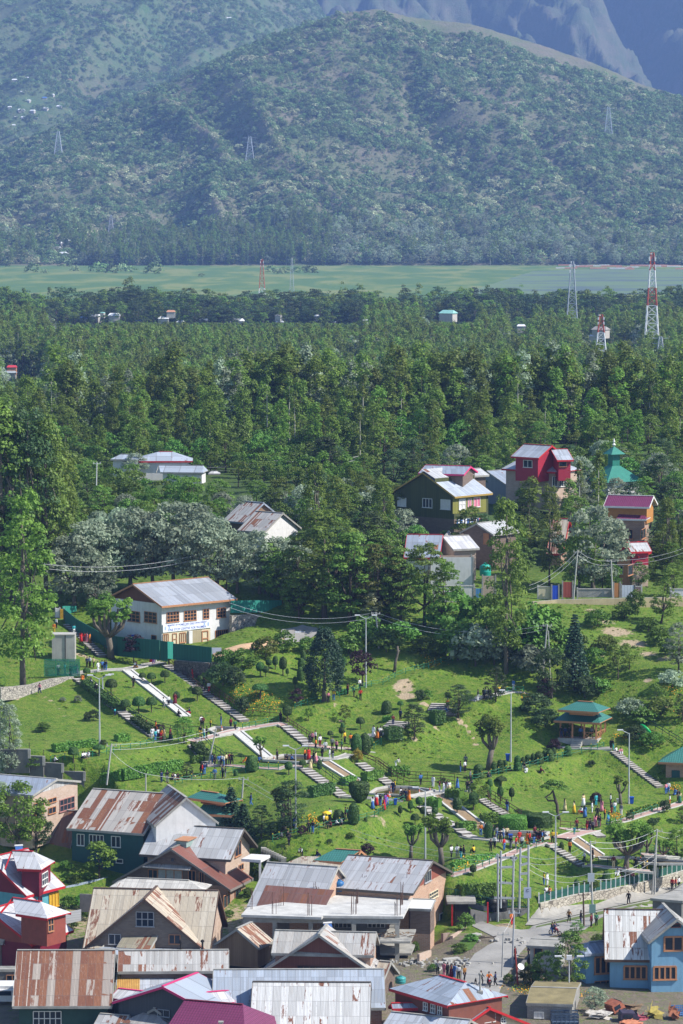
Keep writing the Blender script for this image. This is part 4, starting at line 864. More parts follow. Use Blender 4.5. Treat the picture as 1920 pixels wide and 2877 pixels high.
def text(body,loc,n,hh,size,mat,parent,M_inv,name='lettering',spread=1.0):
 cu=bpy.data.curves.new(name,'FONT');cu.body=body;cu.size=size;cu.align_x='CENTER';cu.align_y='CENTER';cu.extrude=.004;cu.space_character=spread;cu.offset=.004
 o=bpy.data.objects.new(name,cu);COL.objects.link(o);dg=bpy.context.evaluated_depsgraph_get();me=bpy.data.meshes.new_from_object(o.evaluated_get(dg));bpy.data.objects.remove(o)
 me.materials.clear();me.materials.append(mat);up=Vector((0,0,1));M=Matrix(((hh.x,up.x,n.x,loc.x),(hh.y,up.y,n.y,loc.y),(hh.z,up.z,n.z,loc.z),(0,0,0,1)))
 me.transform(M_inv@M);q=obj(name,me,parent);return q
bc=c+n*.19
text('MINISTRY OF WOMEN AND CHILD DEVELOPMENT',bc+Vector((0,0,H*.30)),n,hh,.34,blueink,sb,h.I);text('GOVERNMENT OF INDIA',bc+Vector((0,0,H*.11)),n,hh,.26,paleink,sb,h.I)
text('SAKHI',bc+Vector((0,0,-H*.06)),n,hh,.42,paint('faint_lettering',(.66,.68,.74),.6,.05,2),sb,h.I);text('ONE STOP CENTRE FOR WOMEN',bc+Vector((0,0,-H*.27)),n,hh,.50,blueink,sb,h.I)
mb=MB()
for k in(-.45,-.37,.36,.44):mb.beam(bc+hh*(k*W)-Vector((0,0,.28)),bc+hh*(k*W)+Vector((0,0,.28)),.3,.015,0,n)
h.part(mb,'emblem',[paint('pale_emblem',(.36,.46,.66),.6,.3,5)],sb)
mb=MB();lw=h.onface('F',*px('W1',1235,830));rw=h.onface('F',*px('W1',1395,815));mb.beam(lw+n*.5,rw+n*.5,.9,.16,0);h.part(mb,'step',[bwp])
CENTRE=h
# village in front: roofs and walls
h=House('teal_house','two storey dark teal house under a long roof striped with rust and white paint','house',-77.0,S('R1',585,150),S('R1',1065,175),S('R1',418,398),None,p0=30,th0=-15,hw=6.2,roof=rusty,walls=[(6.5,teal)],over=.7)
h.wins('F','F6',[(812,612,886,730),(1172,636,1265,748)],nx=2,ny=1,fr=wwin);h.win('F','F6',940,620,1088,720,nx=4,ny=1,fr=wwin);h.win('F','F6',1222,875,1290,915,nx=1,fr=wwin)
w=House('','','',-76.2,S('F7',270,100),S('F7',460,235),S('F7',-50,400),None,p0=28,th0=-38,hw=5,roof=rusty,walls=[(5,whp)],root=h.root,over=.3,ov2=.3)
h=House('brick_house','unfinished pale brick house with grey tin roof and open plank gable below the garden wall','house',-75.6,S('F6',-60,-15),S('F6',612,12),None,S('F6',330,192),p0=26,th0=-30,hw=5.5,roof=bluet,walls=[(5.5,bwp)],gable=plank('patchy_white_boards',(.20,.17,.14),(.62,.62,.62),.5),over=.4,ov2=.3)
h.win('R','F6',625,235,775,358,nx=4,ny=2,fr=paint('dusty_pink_frame',(.35,.17,.15),.7,.2,3));h.win('R','F6',505,235,585,280,nx=2);h.win('R','F6',505,330,580,395,nx=2);h.win('R','F6',358,278,456,400,nx=3,ny=2)
h=House('brown_roof_shed','dark rust-red roofed annex standing left of the teal house','shed',-80.2,S('F6',545,362),S('F6',830,375),S('F6',440,792),None,p0=40,th0=-14,hw=3.6,roof=brownt,walls=[(3.8,teal)],over=.6)
h.win('F','F6',500,825,560,930,nx=3,fr=wwin);h.win('F','F6',650,820,720,930,nx=2,fr=wwin)
h=House('grey_roof_house','pale brick house with silver tin roof and white porch pillars, dark eaves facing the conifers','house',-80.0,S('R1',968,370),S('R1',1540,400),None,S('F7',922,885),p0=33,th0=-20,hw=5.6,roof=silver,walls=[(5.6,bwp)],over=.6,ov2=.9,fascia=paint('dark_fascia',(.10,.085,.07),.8,.2,3))
h.win('R','F7',970,690,1030,840,nx=2,fr=woodo);h.win('R','F7',1010,930,1055,990,nx=2)
mb=MB();q=h.P(h.L+2.2,h.w*.35,0);zt=h.ez-.2;mb.box((q.x,q.y,zt),(2.6,3.6,.35),math.atan2(h.d.y,h.d.x))
for k in(-1,1):p=h.P(h.L+3.3,h.w*.35+k*1.5,0);mb.box((p.x,p.y,(zt+h.bz)/2),(.3,.3,zt-h.bz))
h.part(mb,'porch',[whp])
h=House('tin_annex','small annex with striped rust and silver roof and bluish tin walls','shed',-83.0,S('R1',795,467),S('R1',1120,475),S('R1',768,597),None,p0=30,th0=-3,hw=3.4,roof=rusthalf,walls=[(3.4,tinw)],wb=2.5,over=.3,ov2=.3)
h.win('F','R1',800,610,838,676,nx=1)
h=House('brown_gable_house','brown brick house whose gable faces the lane, with red-oxide roof edged in bright tin','house',-81.6,S('F7',300,768),None,S('F7',925,1195),S('F7',1165,1083),p0=36,th0=45,hw=6,roof=tin('oxide_roof',(.20,.075,.055),.12,.15,31,dirt=.2,sw=3,sl_=5),fascia=paint('grey_board',(.20,.18,.16),.8,.2,3),walls=[(6,bw)],gable=bwd,over=.7,ov2=.9)
h.wins('L','F7',[(65,985,160,1100),(485,995,560,1130),(600,1010,650,1130)],nx=2,ny=1);h.win('L','F7',165,985,420,1095,nx=3,ny=1,gl=paint('pale_curtain',(.34,.38,.40),.7,.3,4));h.win('L','F7',300,860,338,900,nx=1,fr=bwd)
mb=MB();p=h.onface('L',*px('F7',290,955));n=-h.d;hh=h.f;mb.face([p+n*.1-hh*3.2+Vector((0,0,.3)),p+n*1.3-hh*3.2,p+n*1.3+hh*3.2,p+n*.1+hh*3.2+Vector((0,0,.3))],0);mb.beam(p+n*1.3-hh*3.2,p+n*1.3+hh*3.2,.06,.14,0);h.part(mb,'awning',[silver2])
h.win('F','R1',1405,815,1445,895,nx=2);h.win('F','R1',1477,785,1515,870,nx=2)
mb=MB();L2=h.L*.55
mb.box((h.L*.62,-.2,.10),(h.L*.5,1.4,.8),0,0,Matrix.Translation(h.a3)@Matrix.Rotation(math.atan2(h.d.y,h.d.x),4,'Z'));mb.box((h.L*.62,-.2,.56),(h.L*.54,1.9,.10),0,1,Matrix.Translation(h.a3)@Matrix.Rotation(math.atan2(h.d.y,h.d.x),4,'Z'));h.part(mb,'clerestory',[paint('pale_green_board',(.24,.32,.29),.7,.2,2),woodo])
h=House('cream_roof_house','low house with pale cream tin roofs wedged behind the big tan roof','house',-84.4,S('R1',800,712),S('R1',1190,742),S('R1',690,778),S('R1',1285,785),p0=22,th0=-8,hip=(1.5,1.5),hw=4,roof=tin('cream_tin',(.58,.56,.51),.02,.25,33,dirt=.3),walls=[(4,bw)])
h=House('tan_roof_house','large house with weathered tan roof and wide dark gable holding an arched window','house',-82.3,S('R1',590,776),S('R1',1378,788),S('R1',518,1162),S('R1',1322,1168),p0=39,th0=-3,hw=4.5,roof=tan,fascia=paint('brown_fascia',(.11,.07,.05),.8,.2,3),walls=[(5,bwp)],over=.9,ov2=.5,skirt=2)
g_=House('','','',h.a3 .z+.35,S('R1',908,846),None,S('R1',1282,1165),None,p0=39,th0=87,hw=.6,roof=tanr,fascia=paint('brown_fascia',(.11,.07,.05),.8,.2,3),walls=[(1.5,bwd)],gable=brick('shade_darkened_brick',(.16,.12,.09),(.22,.17,.13),(.17,.15,.13)),root=h.root,over=.3,ov2=.35)  # gable brick darkened: the shade on this face is in its colour
g_.win('L','R1',858,925,968,1015,nx=3,ny=2,fr=paint('grey_frame',(.36,.36,.36),.7,.2,3));g_.win('L','R1',685,1065,760,1128,nx=2,ny=1,fr=paint('grey_frame',(.36,.36,.36),.7,.2,3));g_.win('L','R1',1065,1068,1135,1125,nx=2,ny=1)
TAN=g_
h=House('awning_shed','lean-to with streaked brown and grey sheets below the arched window','shed',-86.3,S('R1',790,1060),S('R1',1000,1062),S('R1',735,1152),S('R1',935,1160),p0=24,th0=-6,hw=2.2,wb=.6,roof=tin('mossy_tin',(.33,.30,.22),.25,.5,35),walls=[(2,wood)],over=.2,ov2=.2)
h=House('blue_valley_roof','low pale blue tin roof between the rusty shed and the arched gable','shed',-87.2,S('R1',600,1160),S('R1',1240,1165),S('R1',560,1180),None,p0=14,th0=0,hw=2,wb=5,roof=lightb,walls=[(2,conc)],over=.2,ov2=.2)
h=House('rusty_roof_house','dark green house under the broad deeply rusted corrugated roof at lower left','house',-83.0,S('R1',108,1168),S('R1',742,1172),S('R1',98,1518),S('R1',688,1524),p0=34,th0=0,hw=5.5,roof=rustfull,walls=[(6,paint('dark_green_paint',(.03,.075,.06),.7,.2,1.5))],over=.8,ov2=.6)
h.win('F','R1',210,1550,385,1640,nx=5,ny=2,fr=wwin)
h=House('patched_roof_shed','long shed whose pale roof is patched with brown rusted sheets','shed',-84.0,S('R1',746,1170),S('R1',1440,1168),S('R1',746,1300),S('R1',1440,1302),p0=27,th0=0,hw=3.5,roof=rusthalf,walls=[(3.5,bwd)],over=.3)
h=House('orange_panel_shed','lower shed roof with an orange grid panel and blue-grey sheets beside the pink-edged roof','shed',-86.0,S('R1',735,1304),S('R1',1525,1300),S('R1',735,1490),S('R1',1530,1500),p0=27,th0=0,hw=3,roof=tin('mixed_tin',(.47,.50,.55),.22,.5,37,dirt=.3),walls=[(3,bwd)],over=.3,wb=2)
mb=MB();p0_=h.P(0,.3,.16-.3*h.tp);e=Vector((h.f.x,h.f.y,-h.tp));q=[h.P(.1,.3,-.3*h.tp+.12),h.P(.1,4.6,-4.6*h.tp+.12),h.P(2.6,4.6,-4.6*h.tp+.12),h.P(2.6,.3,-.3*h.tp+.12)];mb.face(q,0)
t=NT('orange_grid_sheet');u_,v_,_=t.sep(t.uv());gg=t.math('MAXIMUM',t.math('LESS_THAN',t.math('FRACT',t.math('MULTIPLY',u_,5)),.22),t.math('LESS_THAN',t.math('FRACT',t.math('MULTIPLY',v_,5)),.25));h.part(mb,'grid_panel',[t.done(t.mix(gg,t.mix(t.noise(t.uv(),1.5),(.42,.17,.03,1),(.75,.50,.14,1)),(.17,.08,.03,1)),.6)])
h=House('pink_edged_house','dark grey tin-walled house with smooth pale blue roof edged in pink','house',-85.0,S('F8',615,522),S('F8',1000,376),None,S('F8',1560,665),p0=24,th0=52,hw=5,roof=lightb,fascia=pinkf,walls=[(5.5,grayw)],over=.5,ov2=.5)
h.win('L','F8',565,775,695,850,nx=2,fr=tinw)
d_=House('','','',-86.2,S('F8',1075,590),S('F8',1345,605),S('F8',1165,690),S('F8',1420,712),p0=25,th0=-3,hw=.6,roof=bright,fascia=pinkf,walls=None,root=h.root,wb=.5)
d_=House('','','',-86.8,S('F8',130,545),S('F8',480,572),S('F8',65,655),S('F8',290,668),p0=22,th0=-5,hw=3,roof=bright,fascia=pinkf,walls=[(4,grayw)],root=h.root,wb=1.5,over=.4)
h=House('purple_roof_house','house under a large hipped roof of purple pressed tiles at the bottom edge','house',-85.6,S('F8',860,668),S('F8',1500,728),S('F8',560,1130),None,p0=25,th0=-14,hip=(2.5,3.0),hw=4.5,roof=purple,walls=[(5,maroon)],fascia=maroon)
mb=MB();q=h.P(h.L*.9,h.w*.7,0);mb.box((q.x,q.y,h.a3 .z-h.w*.7*h.tp+.6),(.35,.35,1.3));mb.box((q.x,q.y,h.a3 .z-h.w*.7*h.tp+1.3),(.55,.55,.15));h.part(mb,'chimney',[conc])
h=House('brown_hip_shed','small hipped roof of faded brown and grey sheets in front of the dark tin wall','shed',-88.2,S('F8',430,800),S('F8',470,803),S('F8',150,935),S('F8',700,960),p0=22,th0=-4,hip=(3.2,3.4),hw=2.5,roof=tin('faded_tin',(.40,.38,.36),.15,.4,39),walls=[(3,bw)])
h=House('salmon_gable_shed','little shed with a salmon painted gable roof near the purple tiles','shed',-87.6,S('F8',525,762),S('F8',560,752),S('F8',590,832),None,p0=28,th0=60,hw=2,roof=paint('salmon_paint',(.52,.16,.12),.6,.15,2),walls=[(3,conc)])
h=House('rusty_low_shed','low rust and grey shed roof at the very bottom left of centre','shed',-88.6,S('F8',-75,822),S('F8',250,845),S('F8',-150,960),None,p0=24,th0=-5,hw=2.5,roof=tin('brown_stripe_tin',(.42,.42,.42),.35,.5,41),walls=[(3,bw)])
h=House('blue_grey_long_roof','long blue-grey roof behind the pale roof at bottom centre','house',-84.6,S('R2',0,1290),S('R2',1045,1330),None,S('R2',1112,1530),p0=27,th0=-5,hw=4,roof=tin('long_blue_tin',(.37,.42,.49),.05,.2,43,dirt=.3),walls=[(5,bw)],over=.4)
h=House('pale_roof_house','house at bottom centre with a wide whitish corrugated roof stained by a few rust streaks','house',-84.9,S('R2',247,1366),S('R2',968,1356),S('R2',195,1690),S('R2',1010,1690),p0=34,th0=0,hw=4.5,roof=tin('pale_streaked_tin',(.60,.60,.59),.035,.38,45,dirt=.35),walls=[(5,bw)],gable=grayw,fascia=paint('dark_fascia',(.10,.085,.07),.8,.2,3),over=.5)
h=House('maroon_gable_house','house with pale roof and a triangular maroon tin gable above a row of windows','house',-83.4,S('R2',390,1042),S('R2',990,1052),S('R2',322,1186),S('R2',1045,1198),p0=32,th0=-2,hw=3.6,roof=silver2,walls=[(4,bw)],over=.4)
g_=House('','','',-82.9,S('R2',664,1070),S('R2',716,1006),S('R2',1038,1332),None,p0=38,th0=84,hw=2.6,roof=silver2,walls=[(3,creamw)],gable=brownw,root=h.root,over=.5,ov2=1.0)
g_.win('L','R2',530,1268,790,1320,nx=7,ny=1,fr=paint('dark_wood',(.08,.04,.03),.7,.2,3));g_.win('L','R2',832,1290,875,1326,nx=1)
h=House('rust_patch_hut','small hut roof streaked white and rust beside the maroon gable house','hut',-86.4,S('R2',1045,1235),S('R2',1112,1275),S('R2',1000,1330),S('R2',1068,1400),p0=30,th0=-30,hw=2.5,roof=tanr,walls=[(3,bwd)])
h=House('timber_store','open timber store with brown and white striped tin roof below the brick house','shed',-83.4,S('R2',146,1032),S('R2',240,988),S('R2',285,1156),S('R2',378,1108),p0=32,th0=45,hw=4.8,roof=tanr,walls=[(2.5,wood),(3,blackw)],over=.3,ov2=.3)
h=House('grey_long_house','house under long grey tin roof with red-brown patch, left of the roof tanks','house',-80.9,S('R2',340,613),S('R2',785,645),S('R2',212,892),None,p0=31,th0=-10,hw=5,roof=tin('grey_patch_tin',(.43,.44,.46),.04,.25,47,dirt=.3),walls=[(6,bwo)],over=.5)
mb=MB();k=lambda x,y:h.P(x,y,-y*h.tp+.11);mb.face([k(1.2,h.w*.52),k(1.2,h.w*.98),k(9.8,h.w*.90),k(10.0,h.w*.52)],0);h.part(mb,'rusted_sheets',[tin('patch_rust',(.20,.09,.07),.3,.5,49,dirt=.3)])
h=House('red_gable_house','tall orange brick house with grey rust-streaked roof and red board gable facing the lane','house',-80.9,S('R2',850,568),S('R2',1380,598),S('R2',704,782),S('R2',1262,796),p0=29,th0=-14,hw=8.6,roof=tin('grey_streak_tin',(.45,.46,.48),.08,.5,51,dirt=.35),walls=[(8.6,bwo)],gable=redw,over=.5,ov2=.7,fascia=paint('dark_fascia',(.10,.085,.07),.8,.2,3))
h.win('R','R2',1328,668,1366,735,nx=3,ny=1,fr=paint('grey_frame',(.36,.36,.36),.7,.2,3));h.win('R','R2',1357,795,1410,838,nx=4,ny=2,fr=creamw);h.win('R','R2',1422,930,1455,1010,nx=1,fr=wwin)
REDG=h
h=House('white_awning_shed','small pale pitched roof in front of the teal kiosk roof','shed',-83.0,S('R2',618,630),S('R2',735,584),S('R2',800,634),None,p0=22,th0=40,hw=2.5,roof=tan,walls=[(3,bw)])
def corner_house(nm,lab,zr,A,SA,SB,roofm,wallm,low,fas,dA,dB,dSA,dSB,dzr,dth,wallhip):
 h=House(nm,lab,'house',zr,A,None,SA,SB,p0=38,th0=50,hw=5.5,roof=roofm,fascia=fas,walls=[(.3,wallm),(5.5,low)],gable=wallm,over=.5,ov2=.8)
 d=House('','','',dzr,dA,dB,dSA,dSB,p0=30,th0=dth,hip=(.4,1.6),hw=3.2,roof=roofm,fascia=fas,walls=[(3.2,wallhip)],root=h.root,over=.45,ov2=.45,skirt=0.2)
 return h,d
h,d=corner_house('maroon_dormer_house','house with steep grey roof and a maroon walled dormer with white window, yellow shutters below',-80.6,S('F3',-140,275),S('F3',335,745),S('F3',818,634),tin('dormer_grey_tin',(.52,.53,.55),.05,.25,53,dirt=.3),maroon,cyan,redf,S('F3',150,186),S('F3',415,190),S('F3',215,400),S('F3',520,438),-79.9,-18,maroon)
d.win('R','F3',522,455,592,610,nx=3,ny=2,fr=wwin);h.win('F','F3',615,705,728,882,nx=3,ny=1,fr=yelw,gl=paint('yellow_shutter',(.55,.33,.03),.6,.2,3));h.win('F','F3',480,765,520,815,nx=1,fr=maroon)
h,d=corner_house('orange_dormer_house','house with glaring white tin roofs and an orange-red dormer wall, just above the rusty roof',-83.6,S('F3',-140,930),S('F3',402,1345),S('F3',928,1190),bright,redp,maroon,redf,S('F3',160,775),S('F3',505,862),S('F3',195,1003),S('F3',598,1016),-82.2,-24,redp)
d.win('R','F3',600,1030,665,1190,nx=2,ny=2)
h=House('edge_brick_house','narrow dark brick house with orange window frame at the left edge','house',-86.2,S('F3',-120,1150),S('F3',130,1240),S('F3',-200,1330),None,p0=25,th0=-35,hw=6.5,roof=tan,walls=[(6.5,bwd)],over=.4)
h=House('dark_block_house','dark grey block house with an orange framed window left of the rusty roof','house',-88.0,S('F3',-150,1645),S('F3',240,1650),S('F3',-150,1668),None,p0=8,th0=0,hw=6,roof=conc,walls=[(6,concd)],over=.1,ov2=.1)
h.win('F','F3',82,1740,228,1895,nx=2,ny=1)
h=House('hipped_lane_house','red-brown house with hipped tin roof, one side rust striped and one blue, red scalloped eaves','house',-84.4,S('R2',1428,1326),S('R3',200,1368),S('R2',1108,1408),S('R3',84,1518),p0=22,th0=-30,hip=(4.0,4.0),hw=4.6,roof=tin('hip_tin',(.36,.42,.50),.18,.35,55,dirt=.3),fascia=redf,walls=[(5,paint('red_brown_paint',(.18,.06,.04),.7,.2,1.5))])
h.wins('F','R2',[(1325,1495,1350,1545),(1372,1505,1398,1560),(1415,1515,1440,1575)],nx=2,ny=2,fr=wwin)
mb=MB();q=h.P(h.L+1.3,-1.0,0);mb.tube([(q.x,q.y,h.a3 .z-1.0),(q.x,q.y,h.a3 .z+.9)],.11,8);mb.box((q.x,q.y,h.a3 .z-.9),(.6,.6,.3));mb.lathe([(.05,.9),(.2,.95),(.2,1.15),(.03,1.25)],(q.x,q.y,h.a3 .z),8);h.part(mb,'chimney',[conc])
h=House('red_trim_gable_house','house with a small front gable outlined by bright red boards','house',-87.0,S('F4',725,1258),S('F4',620,1232),S('F4',1260,1470),None,p0=26,th0=100,hw=4,roof=bluet,fascia=redf,walls=[(4,creamw)],over=.5,ov2=.5)
h.wins('L','F4',[(590,1345,622,1430),(645,1340,728,1440),(755,1335,788,1430),(865,1385,925,1450)],nx=2,ny=2,fr=wwin)
h=House('bottom_striped_roof','long grey striped roof along the bottom edge right of centre','house',-87.4,S('R2',1122,1555),S('R3',230,1606),S('R2',1040,1680),None,p0=24,th0=-10,hw=4,roof=tin('striped_grey_tin',(.45,.48,.53),.08,.25,57),walls=[(4,conc)],fascia=conc)
h=House('red_eave_hut','small hut with purple-edged grey roof and red gable beside the pale roof','hut',-87.0,S('R2',1120,1503),S('R2',1285,1506),S('R2',1135,1535),None,p0=22,th0=-3,hw=2.4,roof=bluet,fascia=redf,walls=[(3,maroon)],wb=2)
h=House('blue_house','sky blue house with rust streaked white roof, brown framed windows and a lower side wing','house',-82.3,S('F5',600,156),S('F5',1400,186),S('F5',680,776),S('F5',1292,782),p0=40,th0=-4,hw=5.5,roof=tin('blue_house_tin',(.60,.60,.58),.16,.48,59,dirt=.25,sw=.8),fascia=paint('brown_fascia',(.11,.07,.05),.8,.2,3),walls=[(5.8,blueh)],gable=wbrown,over=.7,ov2=.6,skirt=.3)
h.win('F','F5',848,850,1122,1008,nx=4,ny=1,fw=.2)
g_=House('','','',h.a3 .z+.35,S('F5',1500,276),S('F5',1320,84),S('F5',1840,560),None,p0=30,th0=97,hw=1.5,base=h.bz,roof=silver2,fascia=conc,walls=[(5.5,blueh)],root=h.root,over=.5,ov2=.7)
g_.win('L','F5',1210,855,1482,1015,nx=4,ny=1,fw=.2);g_.win('L','F5',1340,490,1562,660,nx=2,ny=1,fw=.2);g_.win('L','F5',1425,330,1535,372,nx=1,fr=redw)
w_=House('','','',h.ez+1.1,S('F5',420,560),S('F5',660,545),S('F5',365,706),None,p0=20,th0=14,hw=5.2,hip=(1.6,0),roof=bluet,fascia=bluet,walls=[(5.5,blueh)],root=h.root,over=.4,ov2=.3,skirt=.2)
w_.win('F','F5',488,735,695,940,nx=3,ny=1,fw=.2);w_.win('F','F5',485,1030,695,1185,nx=3,ny=1)
for a,b in((835,970),(1195,1500)):mb=MB();p=h.onface('F',*px('F5',a,1172));q=h.onface('F',*px('F5',b,1185));mb.beam(p+h.f*.5,q+h.f*.5,1.0,.12,0);h.part(mb,'canopy',[paint('green_canopy',(.18,.42,.16),.6,.2,3)])
BLUE=h
# houses of the upper village
h=House('green_plank_house','tall house clad in dark green and yellow-green planks with two grey roof levels','house',ridge_z(S('R9',168,243),10.5),S('R9',168,243),S('R9',375,228),S('R9',345,380),S('R9',542,352),p0=27,th0=36,hw=6.6,roof=tin('green_house_tin',(.42,.47,.54),.0,.12,61,dirt=.2),fascia=paint('yellow_fascia',(.36,.24,.06),.6,.2,3),walls=[(4.1,greenw),(3,bwd)],over=.6,ov2=.5)
h.win('L','R9',170,384,220,432,nx=3,ny=1,fr=wwin);h.win('L','R9',267,390,318,442,nx=3,ny=2,fr=wwin,gl=whp);h.win('L','R9',35,380,80,425,nx=2,fr=wwin,gl=whp)
h.win('F','R9',363,385,398,442,nx=2,ny=2,fr=wwin,gl=whp);h.wins('F','R9',[(410,386,430,430),(442,378,476,428)],nx=2,fr=wwin,gl=paint('pink_curtain',(.60,.18,.26),.8,.2,3))
mb=MB();mb.face([h.onface('F',*px('R9',330,466))+h.f*.02,h.onface('F',*px('R9',510,455))+h.f*.02,h.onface('F',*px('R9',510,368))+h.f*.02,h.onface('F',*px('R9',330,380))+h.f*.02],0);h.part(mb,'yellow_green_cladding',[yelg])
mb=MB();u2=.42;mb.face([h.P(-.3,u2*h.w,-u2*h.w*h.tp+.75),h.P(h.L+.1,u2*h.w,-u2*h.w*h.tp+.75),h.P(h.L+.1,0,.55),h.P(-.3,0,.55)],0);mb.face([h.P(-.3,u2*h.w,-u2*h.w*h.tp+.1),h.P(h.L+.1,u2*h.w,-u2*h.w*h.tp+.1),h.P(h.L+.1,u2*h.w,-u2*h.w*h.tp+.75),h.P(-.3,u2*h.w,-u2*h.w*h.tp+.75)],1);h.part(mb,'upper_roof',[silver,greenw])
GREENH=h
h=House('pink_ridge_house','grey roofed house with pink ridge line rising behind the green plank house','house',ridge_z(S('R9',185,205),11),S('R9',185,205),S('R9',395,196),S('R9',100,268),S('R9',425,225),p0=26,th0=25,hw=6,roof=bluet,fascia=pinkf,walls=[(6,bwd)])
h=House('white_window_annex','narrow grey roofed annex with white window at the right of the green plank house','house',ridge_z(S('R9',375,228),10),S('R9',375,228),S('R9',492,226),S('R9',440,262),S('R9',512,258),p0=24,th0=25,hw=5,roof=silver,walls=[(5,bwd)]);h.win('R','R9',466,275,492,312,nx=3,fr=wwin)
h=House('crimson_house','tall house with crimson upper storey, layered grey roofs and white windows in brick below','house',ridge_z(S('R9',715,92),12.5),S('R9',715,92),S('R9',885,90),S('R9',660,160),S('R9',772,163),p0=30,th0=-25,hw=2.8,roof=tin('crimson_house_tin',(.40,.44,.50),.0,.1,63),fascia=redf,walls=[(2.8,crim)],over=.6,ov2=.6)
h.win('F','R9',712,178,758,216,nx=2,fr=wwin)
k=House('','','',h.a3 .z-2.95,S('R9',690,170),S('R9',900,185),S('R9',592,226),S('R9',880,240),p0=25,th0=-16,hip=(1,4),hw=5.5,roof=tin('crimson_house_tin',(.40,.44,.50),.0,.1,63),fascia=redf,walls=[(5.8,bwp)],root=h.root,over=.8)
k.win('R','R9',865,265,890,318,nx=2,fr=wwin);k.win('R','R9',900,262,937,318,nx=3,fr=wwin)
d_=House('','','',h.a3 .z-.7,S('R9',858,120),S('R9',948,124),S('R9',895,180),S('R9',978,175),p0=25,th0=-10,hw=2.2,roof=tin('crimson_house_tin',(.40,.44,.50),.0,.1,63),fascia=redf,walls=[(2.3,crim)],root=h.root,wb=1.5,over=.5,ov2=.4);d_.win('F','R9',902,180,942,212,nx=1)
h=House('sheet_roof_shed','open sheds of bluish tin sheets between the green and crimson houses','shed',ridge_z(S('R9',512,236),6),S('R9',512,236),S('R9',665,230),S('R9',640,322),S('R9',748,300),p0=20,th0=25,hw=3,roof=bluet,walls=[(3,tinw)])
h=House('purple_tile_house','brick house with stepped purple tiled roofs and white trim near the right edge','house',ridge_z(S('R9',1165,366),11),S('R9',1165,366),S('R9',1410,374),S('R9',1140,428),S('R9',1388,428),p0=26,th0=-8,hw=1.3,roof=purple,fascia=wwin,walls=[(1.4,paint('ochre_boards',(.42,.19,.05),.7,.2,2))],over=.7,ov2=.6)
k=House('','','',h.a3 .z-2.3,S('R9',1235,445),S('R9',1350,450),S('R9',1210,492),S('R9',1372,498),p0=26,th0=-12,hip=(.5,.5),hw=5.5,roof=purple,fascia=wwin,walls=[(5.8,bw)],root=h.root,over=.6)
k.wins('F','R9',[(1225,550,1298,600)],nx=4,fr=woodo);k.win('R','R9',1338,548,1364,600,nx=2,fr=woodo)
rt=empty('mosque',gp('R9',1195,360),0,'small mosque with teal hipped roof and a square teal tower topped by a white finial','mosque');O=Vector(rt.location)
mb=MB();s_=5.3;rt.scale=(.8,.8,.82)
mb.box((0,0,1.6),(8.6,8.6,3.2),.5,0);mb.build('wall',whp,rt)
mb=MB();M_=Matrix.Rotation(.5,4,'Z')
def pyr(mb,c,a,h_,m=0,top=0.0):
 b=[M_@Vector((x*a,y*a,0))+Vector(c)for x,y in((-1,-1),(1,-1),(1,1),(-1,1))];t_=[M_@Vector((x*top,y*top,h_))+Vector(c)for x,y in((-1,-1),(1,-1),(1,1),(-1,1))]
 for i in range(4):mb.face([b[i],b[(i+1)%4],t_[(i+1)%4],t_[i]],m)
 mb.face(list(reversed(b)),m)
tlp=paint('teal_roof_paint',(.03,.20,.15),.45,.2,1);pyr(mb,(0,0,3.2),s_,3.4,0,1.1);mb.build('roof',tlp,rt)
mb=MB();mb.box((0,0,7.6),(2.0,2.0,3.4),.5);mb.build('tower',tlp,rt);mb=MB();pyr(mb,(0,0,9.3),2.0,1.7,0,.1);mb.lathe([(.15,11),(.45,11.4),(.12,11.8),(.3,12.1),(.02,13)],(0,0,0),8,1);mb.build('tower_roof',[tlp,wwin],rt)
h=House('grey_low_house','house with broad plain bluish roof half hidden by the trees left of the white-roofed one','house',ridge_z(S('R9',85,578),6.5),S('R9',85,578),S('R9',270,578),S('R9',60,700),S('R9',268,705),p0=26,th0=-2,hw=4.5,roof=bluet,walls=[(5,whp)],fascia=redf)
h=House('white_valley_house','house with dazzling white crossed tin roofs beside the teal water tank','house',ridge_z(S('R9',275,588),6.5),S('R9',275,588),S('R9',425,585),S('R9',345,655),S('R9',465,655),p0=25,th0=10,hw=5,roof=bright,walls=[(5,bwp)])
d_=House('','','',h.a3 .z-.9,S('R9',280,600),S('R9',310,560),S('R9',400,755),None,p0=34,th0=75,hw=3,roof=bright,walls=[(3,bwp)],root=h.root)
h=House('dark_gable_house','dark walled house with grey roof standing behind the tall roadside poplar','house',ridge_z(S('R9',458,518),7.5),S('R9',458,518),S('R9',600,505),S('R9',550,578),S('R9',690,560),p0=28,th0=32,hw=6,roof=silver,walls=[(6,bwd)]);h.win('L','R9',497,572,525,628,nx=1,gl=woodo)
h=House('rust_lean_roof','steep tan and rust striped roof showing between the roadside trees','house',ridge_z(S('R9',872,492),7),S('R9',872,492),S('R9',975,494),S('R9',850,682),S('R9',905,682),p0=44,th0=-12,hw=4,roof=tanr,walls=[(4,bw)],fascia=redf)
h=House('peach_house','peach plastered house with red edged blue gable above the roadside wall','house',ridge_z(S('R9',1262,640),6.5),S('R9',1262,640),S('R9',1330,615),S('R9',1325,700),None,p0=34,th0=55,hw=6,roof=bluet,fascia=redf,walls=[(6,peach)],gable=paint('grey_blue_paint',(.25,.33,.36),.7,.2,2));h.wins('L','R9',[(1215,745,1245,790)],nx=2,fr=wwin);h.win('F','R9',1270,740,1296,795,nx=1)
